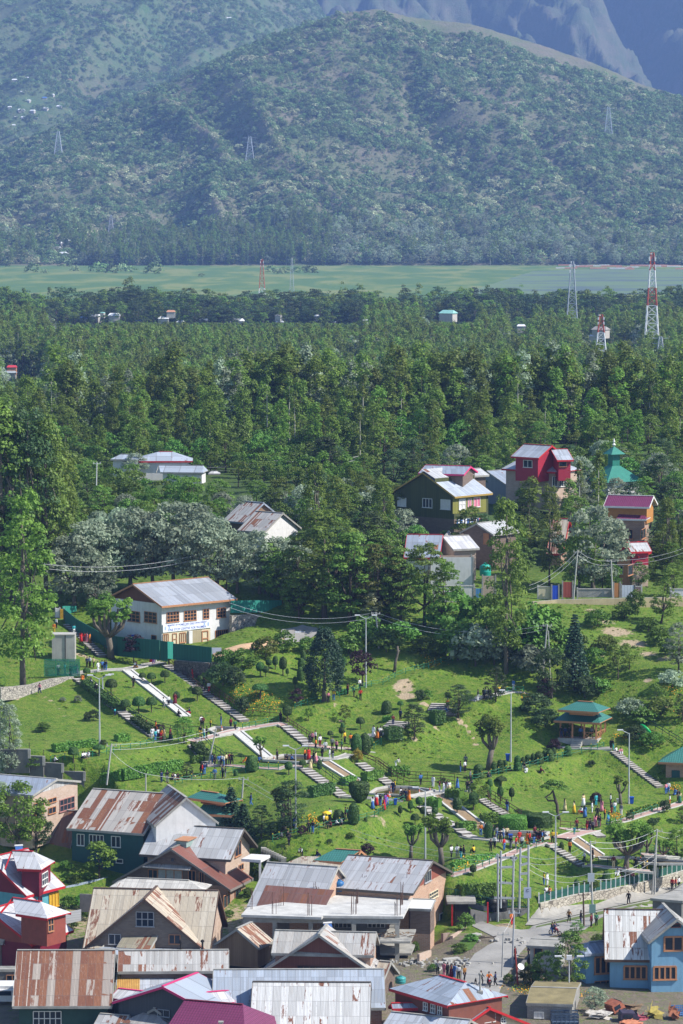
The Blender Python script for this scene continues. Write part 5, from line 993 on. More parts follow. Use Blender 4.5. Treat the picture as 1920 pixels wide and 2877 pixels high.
h=House('red_grey_house','red walled house with steep grey roof next to the peach house','house',ridge_z(S('R9',1262,622),6.8),S('R9',1262,622),S('R9',1385,625),S('R9',1300,672),S('R9',1390,668),p0=30,th0=0,hw=6,roof=silver,walls=[(2.4,crim),(4,bwp)],fascia=redf)
h=House('orchard_house','pale blue roofed farmhouse spread among the orchard trees on the left','house',-49.6,S('R7',1000,380),S('R7',1085,378),S('R7',830,440),S('R7',1215,438),p0=22,th0=0,hip=(4,3),hw=4,roof=lightb,fascia=redf,walls=[(4.5,whp)])
k=House('','','',-51.6,S('R7',1000,465),S('R7',1280,452),S('R7',1010,490),S('R7',1280,530),p0=22,th0=4,hip=(.5,1.5),hw=3,roof=lightb,walls=[(3.2,whp)],root=h.root)
h=House('orchard_side_house','small white house with flat blue-white roof at the right of the orchard farmhouse','house',-54.2,S('R7',1330,502),S('R7',1365,500),S('R7',1312,518),S('R7',1388,517),p0=20,th0=0,hip=(.8,.8),hw=2.6,roof=bright,walls=[(3,whp)])
h=House('left_orchard_house','pale roofed house glimpsed behind the willow left of the orchard farmhouse','house',-49.9,S('R7',760,396),S('R7',860,394),S('R7',695,424),S('R7',870,432),p0=20,th0=0,hip=(1.5,1.0),hw=4,roof=lightb,walls=[(4,whp)])
h=House('slanted_rust_roof','two slanting sheets of white and rust tin on a barn above the willows','barn',ridge_z(S('R8',185,467),6),S('R8',185,467),S('R8',318,476),S('R8',58,590),S('R8',190,600),p0=34,th0=-18,hw=3.5,roof=rusthalf,walls=[(4,wood)],fascia=bluet)
k=House('','','',h.a3 .z-1.2,S('R8',268,530),S('R8',430,540),S('R8',140,655),S('R8',330,658),p0=32,th0=-16,hw=3.5,roof=rusthalf,walls=[(4,whp)],root=h.root)
# garden walls, stairs, rails, fences
greenp=paint('green_rail_paint',(.02,.20,.10),.5,.15,3);brownr=paint('brown_rail_paint',(.07,.030,.022),.6,.2,3);dkgreen=paint('dark_green_rail',(.015,.04,.03),.6,.2,3);yeltip=paint('yellow_tip',(.65,.50,.05),.5,.1,3);whpost=paint('white_post',(.70,.70,.68),.6,.1,3)
stepm=paint('stone_steps',(.50,.47,.43),.9,.3,2);stepd=paint('shade_toned_risers',(.15,.14,.125),.9,.3,2);stn=stone('rubble_stone',(.46,.42,.36),(.26,.235,.21));stnd=stone('dark_rubble',(.16,.14,.13),(.075,.07,.065));stnr=stone('road_wall_stone',(.50,.455,.37),(.33,.29,.235),1.7);stnm=stone('mossy_rubble',(.40,.36,.28),(.20,.18,.15),2.0,moss=.5)
def local(mb,org):o=Vector(org);mb.v=[tuple(Vector(v)-o)for v in mb.v];return mb
STL=['stone steps at upper left beside the small mushroom tree, half hidden by a hedge','short steps under the leaning post on the second terrace','long flight of stone steps below the dark stone retaining wall','stone steps with brown rail dropping to the crowd on the third terrace','long pale steps beside the dark green rail above the cup-shaped bush','stepped flight with brown rails below the yellow-leaved bush','brown-railed steps behind the drum-shaped hedge','narrow steps between round clipped bushes down to the lower lawn','steps under the lamp post at the lowest terrace','few steps below the gathering at the pink paving','pale zigzag-edged steps descending right of the pavilion','steps beside the long green sheet fence near the gate','short wide steps by the small upper pool','left flight of the little double stairs by the dark bushy tree','right flight of the little double stairs by the dark bushy tree']
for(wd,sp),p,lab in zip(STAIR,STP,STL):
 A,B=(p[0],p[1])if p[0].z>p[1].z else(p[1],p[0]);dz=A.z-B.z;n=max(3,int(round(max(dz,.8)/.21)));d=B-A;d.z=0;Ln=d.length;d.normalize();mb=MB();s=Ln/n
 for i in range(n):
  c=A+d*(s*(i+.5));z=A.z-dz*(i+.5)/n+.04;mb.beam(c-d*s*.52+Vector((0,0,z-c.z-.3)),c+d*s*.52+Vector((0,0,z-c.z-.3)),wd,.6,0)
 mb.mi=[0 if abs((Vector(mb.v[f[1]])-Vector(mb.v[f[0]])).cross(Vector(mb.v[f[2]])-Vector(mb.v[f[0]])).normalized().z)>.7 else 1 for f in mb.f]  # all but the treads take darker stone, step shading put into the colour
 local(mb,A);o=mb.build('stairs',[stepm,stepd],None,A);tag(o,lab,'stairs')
def railing(pts,lab,m,h=1.0,gap=1.5,rails=(1.0,.55),cat='railing',off=(0,0),rw=.07,name='railing',tip=None,pw=.07,bars=False):
 pts=[Vector(p)+Vector((off[0],off[1],0))for p in pts];O=pts[0].copy();rt=empty(name,O,0,lab,cat);mb=MB();posts=[]
 for a,b in zip(pts[:-1],pts[1:]):
  k=max(1,round((b-a).length/gap));
  for i in range(k+(1 if b is pts[-1]else 0)):
   p=a.lerp(b,i/k);p.z=(a.z+(b.z-a.z)*i/k)if pw<0 else gz(p.x,p.y);posts.append(p)
 pw=abs(pw)
 for p in posts:
  q=MB();q.beam((0,0,-.2),(0,0,h),pw,pw,0)
  if tip:q.beam((0,0,h-.04),(0,0,h+.10),pw*1.3,pw*1.3,1)
  o=q.build('post',[m,tip]if tip else m,rt,p-O)
 for a,b in zip(posts[:-1],posts[1:]):
  for r in rails:
   if tip:
    c=(a+b)/2+Vector((0,0,h*r-.14));mb.tube([a+Vector((0,0,h*r)),c,b+Vector((0,0,h*r))],rw/2,4,0)
   else:mb.beam(a+Vector((0,0,h*r)),b+Vector((0,0,h*r)),rw,rw,0)
  if bars:
   kk=int((b-a).length/.22)
   for i in range(1,kk):q=a.lerp(b,i/kk);mb.beam(q,q+Vector((0,0,h)),.025,.025,0)
 local(mb,O);mb.build('rope' if tip else 'rail',m,rt);return rt
ropeg=paint('pale_green_rope',(.22,.48,.34),.6,.1,3)
FN=['G1 560 1340;G1 870 1300;G1 1020 1285;G1 1330 1215;G1 1545 1180;G2 50 1160;G2 125 1130;G2 335 1110;G2 400 1110','G2 1105 980;G2 1250 950;G2 1380 920;G2 1500 890','G3 115 560;G3 250 510;G3 395 480;G3 605 430;G3 750 370;G3 955 310;G3 1085 290;G3 1215 220;G3 1335 170;G3 1535 120;G4 215 110;G4 350 60;G4 480 30','G2 360 1590;G2 440 1570;G2 650 1530;G2 860 1500;G2 1000 1460;G2 1140 1450;G2 1280 1420;G2 1500 1420','G6 65 840;G6 135 820;G6 340 760;G6 475 740;G6 670 690;G6 935 640;G6 1185 580;G6 1330 480;G6 1400 440;G6 1520 400','G4 700 1350;G4 905 1300;G4 1070 1260;G4 1240 1220;G4 1420 1180;G4 1530 1140;G5 185 1115;G5 295 1080;G5 450 1050;G5 555 1020;G5 695 985','G7 485 1100;G7 620 1060;G7 735 1030;G7 885 980;G7 975 950','G7 1190 850;G7 1280 800;G7 1400 790;G7 1475 750','G8 825 520;G8 945 490;G8 1105 440;G8 1225 400;G8 1285 380','G3 985 1000;G3 1065 940;G3 1075 860','G4 870 430;G4 1010 415;G4 1080 385;G4 1260 370','G8 1100 860;G8 1400 880;G8 1570 890']
FL=['green rope fence along the lower left terrace path','green rope fence beside the pink path near the brown railing','long green rope fence climbing the upper slope past the purple tree','green rope fence in front of the crowd with the blue-shirted man','green rope fence round the lawn edge below the orange flower bed','green rope fence beside the row of stacked topiary up to the pavilion','green rope fence beside the pink path above the red gable','green rope fence near the red-shirted children','green rope fence along the pink path right of the orange flowers','short green rope fence by the square hedge block','green rope fence beside the upper path with resting visitors','green rope fence behind the lowest right pond']
for sp,lab in zip(FN,FL):railing(L(sp),lab,greenp,.95,1.75,(.92,.5),'rope fence',rw=.05,name='rope_fence',tip=yeltip,pw=.10)
def rl(sp,lab,m,**k):railing(L(sp),lab,m,**k)
RL=[('G2 300 225;G2 500 370;G2 800 580;G2 1120 820;G2 1400 835;G2 1530 840','long brown railing down the steps beside the retaining wall',brownr),('G2 250 250;G2 600 520;G2 850 680','inner brown railing on the long flight below the wall',brownr),('G3 10 700;G3 140 800;G3 290 900;G3 400 915','brown railing beside the steps above the crowd',brownr),('G1 920 440;G1 1240 670;G1 1560 900;G2 150 975;G2 390 1035','dark green railing sloping through the mushroom trees',dkgreen),('G2 600 1080;G2 860 1270;G2 900 1310;G2 1090 1320','dark railing by the leaning post',dkgreen),('G3 310 1185;G3 600 1400;G3 720 1450;G6 830 270;G6 1120 290','dark green railing beside the long pale steps',dkgreen),('G3 860 1110;G3 1000 1180;G3 1180 1310;G4 0 1400;G4 250 1400;G4 500 1430','brown railing along the steps and the front of the lawn',brownr),('G3 920 1140;G3 1040 1180;G3 1200 1300;G4 200 1330;G4 500 1350;G4 640 1370','second brown railing behind the flower strip',brownr),('G7 830 210;G7 1010 310;G7 1200 440;G7 1240 470','brown railing of the steps behind the drum hedge',brownr),('G7 790 190;G7 900 330;G7 1080 430','inner brown railing near the cloud-pruned tree',brownr),('G8 215 580;G8 330 590;G8 455 600','brown railing beside the flowering hedge at the pink square',brownr),('G7 620 600;G7 830 610;G7 930 690','dark railing in front of the lower channel',dkgreen),('G8 390 980;G8 640 985;G8 830 1010','black railing before the lowest channel end',dkgreen),('G8 1040 1040;G8 1300 1050','dark railing by the big pollarded tree',dkgreen),('G1 1150 120;G1 1350 170;G1 1568 190;G2 150 215','brown railing at the foot of the green sheet fence',brownr),('R4 405 415;R4 560 500;R4 700 605','brown railing down the steps beside the green sheets',brownr),('G3 655 1050;G3 700 1050','short brown gate rail by the arch-shaped bush',brownr),('G5 880 560;G5 1040 700;G5 1340 830;G5 1568 970','thin dark railing on the slope right of the pavilion',dkgreen)]
for sp,lab,m in RL:rl(sp,lab,m,gap=1.6)
def wall(pts,h0,h1,t_,mat,name,lab,cat='wall',cap=None,base=None):
 """pts: ground points; the wall stands from h0 below to h1 above each"""
 O=pts[0].copy();mb=MB()
 hs=h1 if hasattr(h1,'__len__')else[h1]*len(pts)
 for i in range(len(pts)-1):
  a,b=pts[i],pts[i+1];d=(b-a);d.z=0;d.normalize();s=Vector((d.y,-d.x,0))*t_/2;U=lambda p,z,sg:p+s*sg+Vector((0,0,z));w_=(b-a).length
  for sg in(1,-1):
   q=[U(a,-h0,sg),U(b,-h0,sg),U(b,hs[i+1],sg),U(a,hs[i],sg)]
   if sg<0:q.reverse()
   mb.face(q,0)
  mb.face([U(a,hs[i],1),U(b,hs[i+1],1),U(b,hs[i+1],-1),U(a,hs[i],-1)],1 if cap else 0)
  if i==0:mb.face([U(a,-h0,-1),U(a,-h0,1),U(a,hs[i],1),U(a,hs[i],-1)],0)
  if i==len(pts)-2:mb.face([U(b,-h0,1),U(b,-h0,-1),U(b,hs[i+1],-1),U(b,hs[i+1],1)],0)
 local(mb,O);o=mb.build(name,[mat]+([cap]if cap else[]),None,O);return tag(o,lab,cat)
def wall_px(tops,d0,d1,drop,t_,mat,name,lab,cat='wall',cap=None):
 """wall whose top edge is seen at the given pixels; distance runs from d0 to d1"""
 n=len(tops);P=[at_d(*px(*a),d0+(d1-d0)*i/max(1,n-1))for i,a in enumerate(tops)];return wall(P,drop,0,t_,mat,name,lab,cat,cap)
PT=[gp('G8',x,y)for x,y in((-20,1415),(360,1320),(720,1265),(1080,1190),(1340,1120),(1600,1040))]
WB=wall([p+Vector((0,0,0))for p in PT],3.6,.15,.6,stnr,'boundary_wall','long cream stone retaining wall of the garden beside the road','wall',kerbm)
rt=empty('boundary_fence',PT[0],0,'fence of white concrete posts and dark green panels on top of the roadside wall','fence');gpan=paint('green_fence_panel',(.018,.085,.065),.6,.2,3);k=0
for a,b in zip(PT[:-1],PT[1:]):
 n=max(1,round((b-a).length/1.0))
 for i in range(n):
  p=a.lerp(b,i/n);q=a.lerp(b,(i+1)/n);mb=MB();mb.beam((0,0,.1),(0,0,1.45),.15,.15,0);mb.build('post',whpost,rt,p-PT[0])
  mb=MB();u=Vector((0,0,.7));mb.beam(p+u,q+u,.04,.95,0)
  for j in range(5):s=p.lerp(q,(j+.5)/5);mb.beam(s+Vector((0,0,1.15)),s+Vector((0,0,1.38)),.03,.03,0)
  local(mb,PT[0]);mb.build('panel',gpan,rt)
PL=[gp('R3',x,y)for x,y in((75,838),(135,850),(300,888),(400,905),(590,905))]
rt=railing(PL,'railing of white posts and dark bars behind the roadside shed',gpan,1.3,1.2,(1.0,.2),'fence',name='back_fence',bars=True)
wall(PL,2.6,.1,.4,concd,'yard_wall','dark concrete wall below the barred railing at the road corner','wall')
tops=[((20,1200),(322,1200)),((330,1272),(482,1278)),((482,1345),(690,1358)),((690,1438),(930,1450)),((930,1528),(1140,1540))];mb=MB();O=at_d(*px('G1',20,1200),478)
for a,b in tops:p=at_d(*px('G1',*a),477.5);q=at_d(*px('G1',*b),477.0);mb.beam(p-Vector((0,0,1.6)),q-Vector((0,0,1.6)),.3,3.2,0);mb.beam(p+Vector((0,0,.04)),q+Vector((0,0,.04)),.36,.08,1);mb.beam(q-Vector((0,0,1.2)),q+Vector((0,0,.05)),.36,.36,1)
local(mb,O);tag(mb.build('stepped_wall',[concd,conc],None,O),'dark concrete boundary wall stepping down the lower left lawn','wall')
for i,(x,y)in enumerate(((322,1120),(478,1200),(690,1280),(820,1360),(935,1375),(1035,1440),(1135,1460))):p=at_d(*px('G1',x,y),477.2);mb=MB();mb.beam((0,0,-2.0),(0,0,0),.07,.07,0);tag(mb.build('fence_post',paint('rusty_post',(.06,.04,.03),.8,.2,3),None,p),'thin rusty iron post standing on the stepped concrete wall','post','iron posts on the stepped wall')
wall_px([('R2',300,548),('R2',410,560)],452,451.5,4,.3,concd,'low_wall','dark concrete wall piece below the short concrete steps',cap=conc);wall_px([('R2',410,590),('R2',608,600)],451,450.5,4,.3,concd,'low_wall','dark concrete wall ending behind the long grey roof',cap=conc)
for i,(x,y)in enumerate(((432,505),(520,540),(610,545))):p=at_d(*px('R2',x,y),451.2);mb=MB();mb.beam((0,0,-2.4),(0,0,0),.07,.07,0);tag(mb.build('fence_post',paint('rusty_post',(.06,.04,.03),.8,.2,3),None,p),'thin iron post on the dark wall above the grey roof','post','iron posts above the grey roof')
p=L('R2 310 515;R2 450 585');A,B=p;mb=MB()
for i in range(9):c=A.lerp(B,(i+.5)/9);mb.box((c.x,c.y,c.z-.2),(.7,1.6,.5))
local(mb,A);tag(mb.build('stairs',conc,None,A),'short concrete steps at the garden edge above the dark wall','stairs')
wall_px([('G1',-10,515),('G1',150,505),('G1',330,485),('G1',560,420),('G1',800,392)],508,520,1.9,.6,stn,'stone_wall','low rubble wall under the net cage and the big poplar',cap=stn)
wall_px([('G2',370,215),('G2',755,245)],526.5,521.5,5.2,.8,stnd,'retaining_wall','tall dark stone retaining wall under the green sheet fence',cap=stn)
wall_px([('G2',755,245),('G2',905,240),('G2',1130,190),('G2',1260,150),('G2',1500,110)],521.4,536,4.2,.7,stnm,'retaining_wall','sunlit mossy rubble wall hung with creepers beside the forecourt',cap=stn)
wall_px([('G2',810,535),('G2',955,540),('G2',1200,470),('G2',1275,452)],518.5,520,1.9,.5,stn,'stone_wall','curved low dry stone wall above the orange flowers',cap=stn)
wall_px([('R5',108,378),('R5',270,372),('R5',432,382)],544,551,2.9,.6,stn,'stone_wall','cream stone wall under the teal sheet fence right of the office',cap=stn)
wall_px([('R5',810,640),('R5',900,640)],532,533,1.6,.5,stnm,'stone_wall','fragment of old stone wall behind the cypress',cap=stn);wall_px([('R5',1035,640),('R5',1110,645)],530,531,3,.6,stn,'stone_wall','white-grey block of masonry right of the purple tree',cap=stn)
wall_px([('R6',620,292),('R6',770,280),('R6',1260,268),('R6',1600,262)],557.5,562,1.7,.5,paint('yellowed_concrete',(.50,.41,.25),.9,.3,.8),'road_parapet','long yellowish concrete parapet of the upper village road',cap=conc)
wall_px([('R6',770,355),('R6',1160,335),('R6',1260,350)],557.2,558,2.6,.5,stnm,'retaining_wall','rough stone wall below the yellowish parapet')
wall_px([('G4',1130,252),('G4',1430,262)],528,530,2.6,.4,conc,'low_wall','grey concrete wall behind the upper path near the spruce',cap=conc);wall_px([('G4',760,200),('G4',1340,205)],534,537,1.6,.4,paint('ochre_wall',(.34,.24,.07),.9,.3,1),'low_wall','ochre stained wall behind the pruned tree at the top path')
wall_px([('G4',790,240),('G4',930,260)],529,530,2.2,.4,conc,'low_wall','broken pale concrete wall left of the tall poplar trunk')
gsh=plank('teal_sheet',(.010,.085,.065),(.016,.115,.088),.6);gsd=plank('teal_sheet_painted_sun',(.02,.19,.145),(.03,.23,.18),.6)  # sun-facing sheets take the brighter copy, sunlight painted into the teal
wall_px([('R4',393,320),('R4',480,318)],553,556,3,.1,gsd,'sheet_fence','teal corrugated sheets behind the gate at upper left');wall_px([('R4',400,335),('R4',480,400),('R4',620,480),('R4',740,512),('R4',1005,535)],551,528.6,3.0,.1,gsh,'sheet_fence','long dark teal sheet fence running from the gate past the pollarded tree')
wall_px([('R4',1008,537),('R4',1056,545)],528.4,528,3.0,.08,gsh,'gate','dark green gate with yellow bars between the sheet fences','gate');wall_px([('R4',1054,542),('R4',1092,546)],527.6,529.5,2.6,.08,gsd,'sheet_fence','bright teal sheet panel turned towards the sun beside the gate')
wall_px([('R4',1090,556),('R4',1210,566),('R4',1332,580)],527.4,521.8,2.4,.1,gsh,'sheet_fence','dark teal sheet fence on the retaining wall before the office porch');wall_px([('R5',108,286),('R5',270,284),('R5',430,284)],544.5,551.5,1.9,.1,gsd,'sheet_fence','teal sheet fence standing on the cream stone wall right of the office')
wall_px([('R5',432,290),('R5',520,285),('R5',630,310)],556,553,3,.1,plank('black_sheet',(.008,.011,.02),(.014,.018,.03),.6),'sheet_gate','nearly black gate opening beside the teal fence','gate');wall_px([('R5',515,478),('R5',600,482),('R5',682,492)],540,541.5,2.6,.06,plank('bluish_white_sheet',(.42,.46,.52),(.48,.52,.58),.45),'sheet_fence','bluish white corrugated sheet fence behind the dark cypress')
wall_px([('F6',690,1160),('F6',1000,1090),('F6',1205,1045)],446,450,2.6,.08,plank('blue_sheet',(.30,.36,.46),(.38,.44,.54),.4),'sheet_fence','blue-grey corrugated sheet fence below the vegetable patch');wall_px([('F5',260,1140),('F5',1600,1228)],402,401,2.2,.08,plank('grey_blue_sheet',(.22,.25,.28),(.28,.31,.34),.35),'sheet_fence','long grey corrugated fence in front of the blue house')
wall_px([('F3',700,985),('F3',1015,915)],424,426,1.4,.08,plank('small_sheet',(.36,.37,.38),(.42,.43,.44),.3,True),'sheet_fence','short grey sheet fence on posts beside the orange dormer house');wall_px([('F3',1000,722),('F3',1150,728)],430,430,2.2,.3,concd,'low_wall','short dark concrete wall left of the big tan roof')
drape('G2 780 150;G2 980 75;G2 1300 20;G2 1568 -30;G2 1568 20;G2 1330 90;G2 1000 150;G2 800 200','forecourt',paint('ochre_paving',(.50,.33,.20),.85,.3,.8),.08,.4)
drape('R5 380 560;R5 430 470;R5 560 440;R5 690 470;R5 620 520;R5 480 560','driveway',asph,.07,.4)
# clipped shrubs and hedges
def lathe_leaves(prof,n,size,seed,sq=1.0):
 r_=np.random.default_rng(seed);prof=np.array(prof);seg=np.hypot(*np.diff(prof,axis=0).T)*(prof[:-1,0]+prof[1:,0]+.02);c=np.cumsum(seg)/seg.sum();k=np.searchsorted(c,r_.random(n));f=r_.random(n)
 rr=prof[k,0]+(prof[k+1,0]-prof[k,0])*f;z=prof[k,1]+(prof[k+1,1]-prof[k,1])*f;a=r_.random(n)*2*math.pi
 dr=prof[k+1,0]-prof[k,0];dz=prof[k+1,1]-prof[k,1];l=np.hypot(dr,dz)+1e-9;nr=dz/l;nz=-dr/l;bump_=1+.035*np.sin(a*5+z*3)+r_.normal(size=n)*.02
 P=np.c_[np.cos(a)*rr*bump_,np.sin(a)*rr*bump_,z];N=np.c_[np.cos(a)*nr,np.sin(a)*nr,nz]+r_.normal(size=(n,3))*.35;N/=np.linalg.norm(N,axis=1,keepdims=True)
 return quads(P,N,size*(.7+.6*r_.random(n)),r_),np.clip(r_.random(n)*.6+.2+.15*np.sin(a*3+z*2),0,1)
def topi(kind,seed=0,leaf=None):
 """unit-height clipped shrub"""
 dome=lambda r,z0,z1,k=7:[(.02,z0)]+[(r*.92,z0+.02)]+[(r*math.cos(t*math.pi/2)**.6 if t<1 else.01,z0+(z1-z0)*(.12+.88*math.sin(t*math.pi/2)))for t in[i/k for i in range(k+1)]]
 P={'mushroom':(dome(.36,.50,1.0),.55),'flat':(dome(.55,.62,1.0),.68),'ball':([(.01,.38),(.20,.44),(.27,.60),(.27,.76),(.18,.92),(.01,1)],.42),'egg':([(.01,.32),(.15,.38),(.19,.55),(.18,.75),(.12,.92),(.01,1)],.36),'dome':(dome(.42,0,1),0),'column':([(.02,0),(.22,.02),(.25,.3),(.25,.6),(.20,.82),(.11,.95),(.01,1)],0),'stack':([(.02,0),(.36,.02),(.40,.2),(.34,.44),(.27,.50),(.33,.56),(.33,.75),(.20,.93),(.01,1)],0),'stack3':([(.02,0),(.24,.02),(.27,.15),(.22,.30),(.18,.33),(.25,.38),(.25,.5),(.18,.62),(.22,.68),(.19,.84),(.10,.96),(.01,1)],0),'cup':([(.03,.02),(.14,.06),(.34,.24),(.47,.55),(.49,.93),(.44,.99),(.01,1)],0),'drum':([(1.0,0),(1.05,.5),(1.02,.95),(.9,1.0),(.01,.97)],0),'stand':([(.01,.30),(.22,.36),(.26,.52),(.20,.60),(.25,.66),(.22,.86),(.10,.97),(.01,1)],.34)}[kind]
 q,t=lathe_leaves(P[0],2600 if kind not in('drum',)else 6000,.045,seed);mb=MB();mb.lathe([(r*.96,z)for r,z in P[0]],(0,0,0),14,0)
 if P[1]:
  rt_=.035 if kind!='flat' else.06;mb.tube([(0,0,-.06),(.01,0,P[1]*.5),(0,0,P[1]+.06)],[rt_*1.2,rt_,rt_*.9],6,1)
 return q,t,mb
TP={}
def put_topi(kind,reg,x,y,hp,lab,leaf=None,group=None,asp=1.0,lo=381):
 key=(kind,leaf.name if leaf else '')
 if key not in TP:
  q,t,mb=topi(kind,len(TP)+5)
  cr=MB();tr=MB();
  crown=quads_mesh('crown',q,t,[leaf or Ltop,barkd],None)
  f0=[(f,m)for f,m in zip(mb.f,mb.mi)]
  for m_,tgt in((0,cr),(1,tr)):
   ids=sorted({i for f,m in f0 if m==m_ for i in f});mp={i:k for k,i in enumerate(ids)};tgt.v=[mb.v[i]for i in ids];tgt.f=[tuple(mp[i]for i in f)for f,m in f0 if m==m_];tgt.mi=[0]*len(tgt.f)
  full=quads_mesh('crown',q,t,[leaf or Ltop],cr)
  tm=None
  if tr.f:tr.uv=[(0,0)]*sum(len(f)for f in tr.f);o=tr.build('trunk',barkd);tm=o.data;bpy.data.objects.remove(o)
  TP[key]=(full,tm);bpy.data.meshes.remove(crown)
 full,tm=TP[key];p=gp(reg,x,y,lo);h=hp/REG[reg][2]*p.y/F*1.02;sc=(h*asp,h*asp,h);rz=(x*7.3+y)%6.28
 if tm:r=empty('topiary_tree',p,rz,lab,'topiary',group);r.scale=sc;obj('crown',full,r);obj('trunk',tm,r)
 else:r=tag(obj('topiary',full,None,p),lab,'topiary',group);r.scale=sc;r.rotation_euler=(0,0,rz)
 return r
T_='''mushroom G1 955 410 110 small mushroom-clipped tree on the top path beside the group of men
mushroom G1 1225 600 175 mushroom-clipped tree left of the whitewashed channel, highest on its bank
mushroom G1 1385 800 150 mushroom-clipped tree just behind the short white lamp stub
mushroom G2 0 455 100 round-headed tree leaning over the top of the white channel
mushroom G2 100 485 130 mushroom tree right of the white channel, left one of the upper pair
mushroom G2 250 465 135 mushroom tree right of the white channel, right one of the upper pair
mushroom G1 1530 810 190 dark mushroom tree left of the white channel, left one of the lower pair
mushroom G2 100 790 165 dark mushroom tree left of the white channel, right one of the lower pair
ball G2 380 690 130 round-clipped tree beside the person in dark red on the white channel
mushroom G2 605 665 155 mushroom tree between the white channel and the long steps
stack G2 645 490 105 squared bush on the long steps beside the walking man in white
flat G2 290 270 110 flat-topped leaning tree at the head of the long steps
mushroom G1 810 1335 160 mushroom tree on the lowest left path near the seated men in white
flat G1 1090 1270 120 flat-headed small tree near the foot of the left lamp post
ball G2 1300 400 165 round tree, left one of the dark pair beside the mossy wall
ball G2 1360 400 120 round tree, right one of the dark pair beside the mossy wall
flat G2 1300 640 160 square-headed small tree in the orange flower bed
ball G2 1395 320 120 dark round bush at the top of the slope beside the mossy wall
egg G2 1465 320 150 egg-shaped tree below the flowering wall, first of two
egg G2 1550 380 200 egg-shaped tree below the flowering wall, second of two
column G3 185 140 145 tall dark column bush left of the cypress, upper of the two
column G3 175 245 150 tall dark column bush left of the cypress, lower of the two
egg G3 30 200 90 little clipped tree standing left of the column bushes
egg G3 115 330 130 thin little clipped tree above the small purple tree
column G3 205 20 110 dark clipped column at the very top of the cypress slope
egg G3 655 120 140 dark egg-shaped bush right of the cypress
dome G3 322 445 75 small half-round bush in the shadow of the cypress
ball G3 30 700 185 round-headed tree with white trunk at the top of the railed steps
mushroom G3 505 890 90 small dark mushroom tree above the crowd, left one
ball G3 628 870 110 small dark round tree above the crowd, right one
mushroom G3 835 780 130 lone mushroom tree in the middle of the green bank
dome G3 640 770 60 low round bush touching the two small trees above the crowd
dome G3 1125 600 135 big clipped bullet bush left of the small upper pool
mushroom G3 1275 560 90 small round-headed tree behind the backpack walker
column G3 955 960 90 short dark column bush beside the steps and the woman in white
ball G3 45 1285 150 broad clipped tree beside the lamp, on the third terrace
mushroom G3 200 1230 110 clipped tree with dark trunk next to the orange-dressed women
column G3 385 1215 105 small bright column bush at the end of the second pond
dome G2 1205 1430 165 large smooth dome bush in front of the second pond
dome G2 1030 1490 60 small round bush in the lower fence line
cup G6 1020 415 225 huge cup-shaped bush by the central lawn
dome G6 790 640 150 dome bush beside the pair holding a yellow umbrella
column G6 955 640 225 tall column bush beside the couple on the central lawn
dome G6 1090 620 45 tiny clipped bush inside the green rope fence
egg G6 1470 570 125 pointed clipped tree on the edge above the lowest lawn
ball G7 110 370 140 round clipped tree near the woman in orange, beside the lamp
egg G7 15 410 140 dark round tree at the left of the round cluster
ball G7 155 470 130 dark ball tree below the cluster beside the lamp post
ball G7 285 470 125 dark ball tree right of the lamp post in the cluster
mushroom G7 65 550 130 lowest clipped tree of the round cluster
stack3 G7 525 600 95 small dark clipped bush at the foot of the narrow steps
stand G7 530 430 190 two-tiered clipped tree standing on the kerb of the middle channel
stand G7 710 375 200 three-tiered dark clipped tree right of the middle channel
column G7 875 235 125 dark clipped bush behind the small maple-like tree, lower
egg G7 1005 285 170 egg-headed thin tree on the slope above the railed steps
egg G7 1130 280 150 brownish egg-headed thin tree, rightmost on the slope
flat G7 1015 125 115 flat-topped mushroom tree high above the egg-headed pair
dome G7 890 110 75 dark small dome behind the maple-like tree
column G7 875 690 185 dark column bush beside the man in the orange jacket
dome G7 420 1100 120 round bush beside the dark roof end of the red gable
ball G7 705 1110 130 little ball tree on the lawn below the pink path
dome G8 395 1215 75 dome bush behind the white fence posts, left one
dome G8 480 1190 40 small dome bush just behind the fence, right of the first
dome G8 725 1155 105 dark round bush in front of the big pollarded tree
column G8 230 820 95 dark bush hugging the steps below the yellow-shirted visitors
stack G4 765 1320 155 double-tiered topiary at the left end of the pavilion row
column G4 935 1270 130 single bullet topiary, second in the pavilion row
stack3 G4 1005 1265 150 tall three-tiered topiary, third in the pavilion row
column G4 1060 1210 90 small bullet topiary behind the third of the row
stack3 G4 1195 1235 165 tall three-tiered topiary by the blue bin
column G4 1255 1180 95 bullet topiary half hidden behind the tall tiered one by the bin
stack G4 1310 1155 95 double topiary, middle of the pavilion row
column G4 1365 1140 95 bullet topiary in the middle of the pavilion row
stack G4 1430 1160 135 large double topiary in the right half of the row
column G4 1495 1110 100 bullet topiary near the right end of the row
stack G4 1550 1110 105 double topiary third from the pavilion end
column G5 42 1120 110 rounded topiary second from the pavilion end
stack G5 100 1130 125 tiered topiary beside the browned bush
column G5 145 1080 100 bullet topiary nearest the browned bush
stack G5 300 1075 115 tiered conical topiary standing alone near the pavilion steps
ball G5 1285 1370 70 small round shrub beside the zigzag steps
column G8 1225 390 40 little dark bush on the lawn by the pink path'''
_seen={}
for ln in T_.split('\n'):
 a=ln.split(' ',5);put_topi(a[0],a[1],float(a[2]),float(a[3]),float(a[4]),a[5])
for nm,x,y,hp in(('left',790,1030,200),('right',885,1040,215)):put_topi('column','G3',x,y,hp,'tall clipped %s half of the arch-shaped bush above the stone channel'%nm,asp=1.1)
def drum(reg,x,y,wpx,hpx,lab,leaf=Lhed):
 r=put_topi('drum',reg,x,y,hpx,lab,leaf);p=r.location;hw_=wpx/2/REG[reg][2]*p.y/F;r.scale=(hw_,hw_,hpx/REG[reg][2]*p.y/F);return r
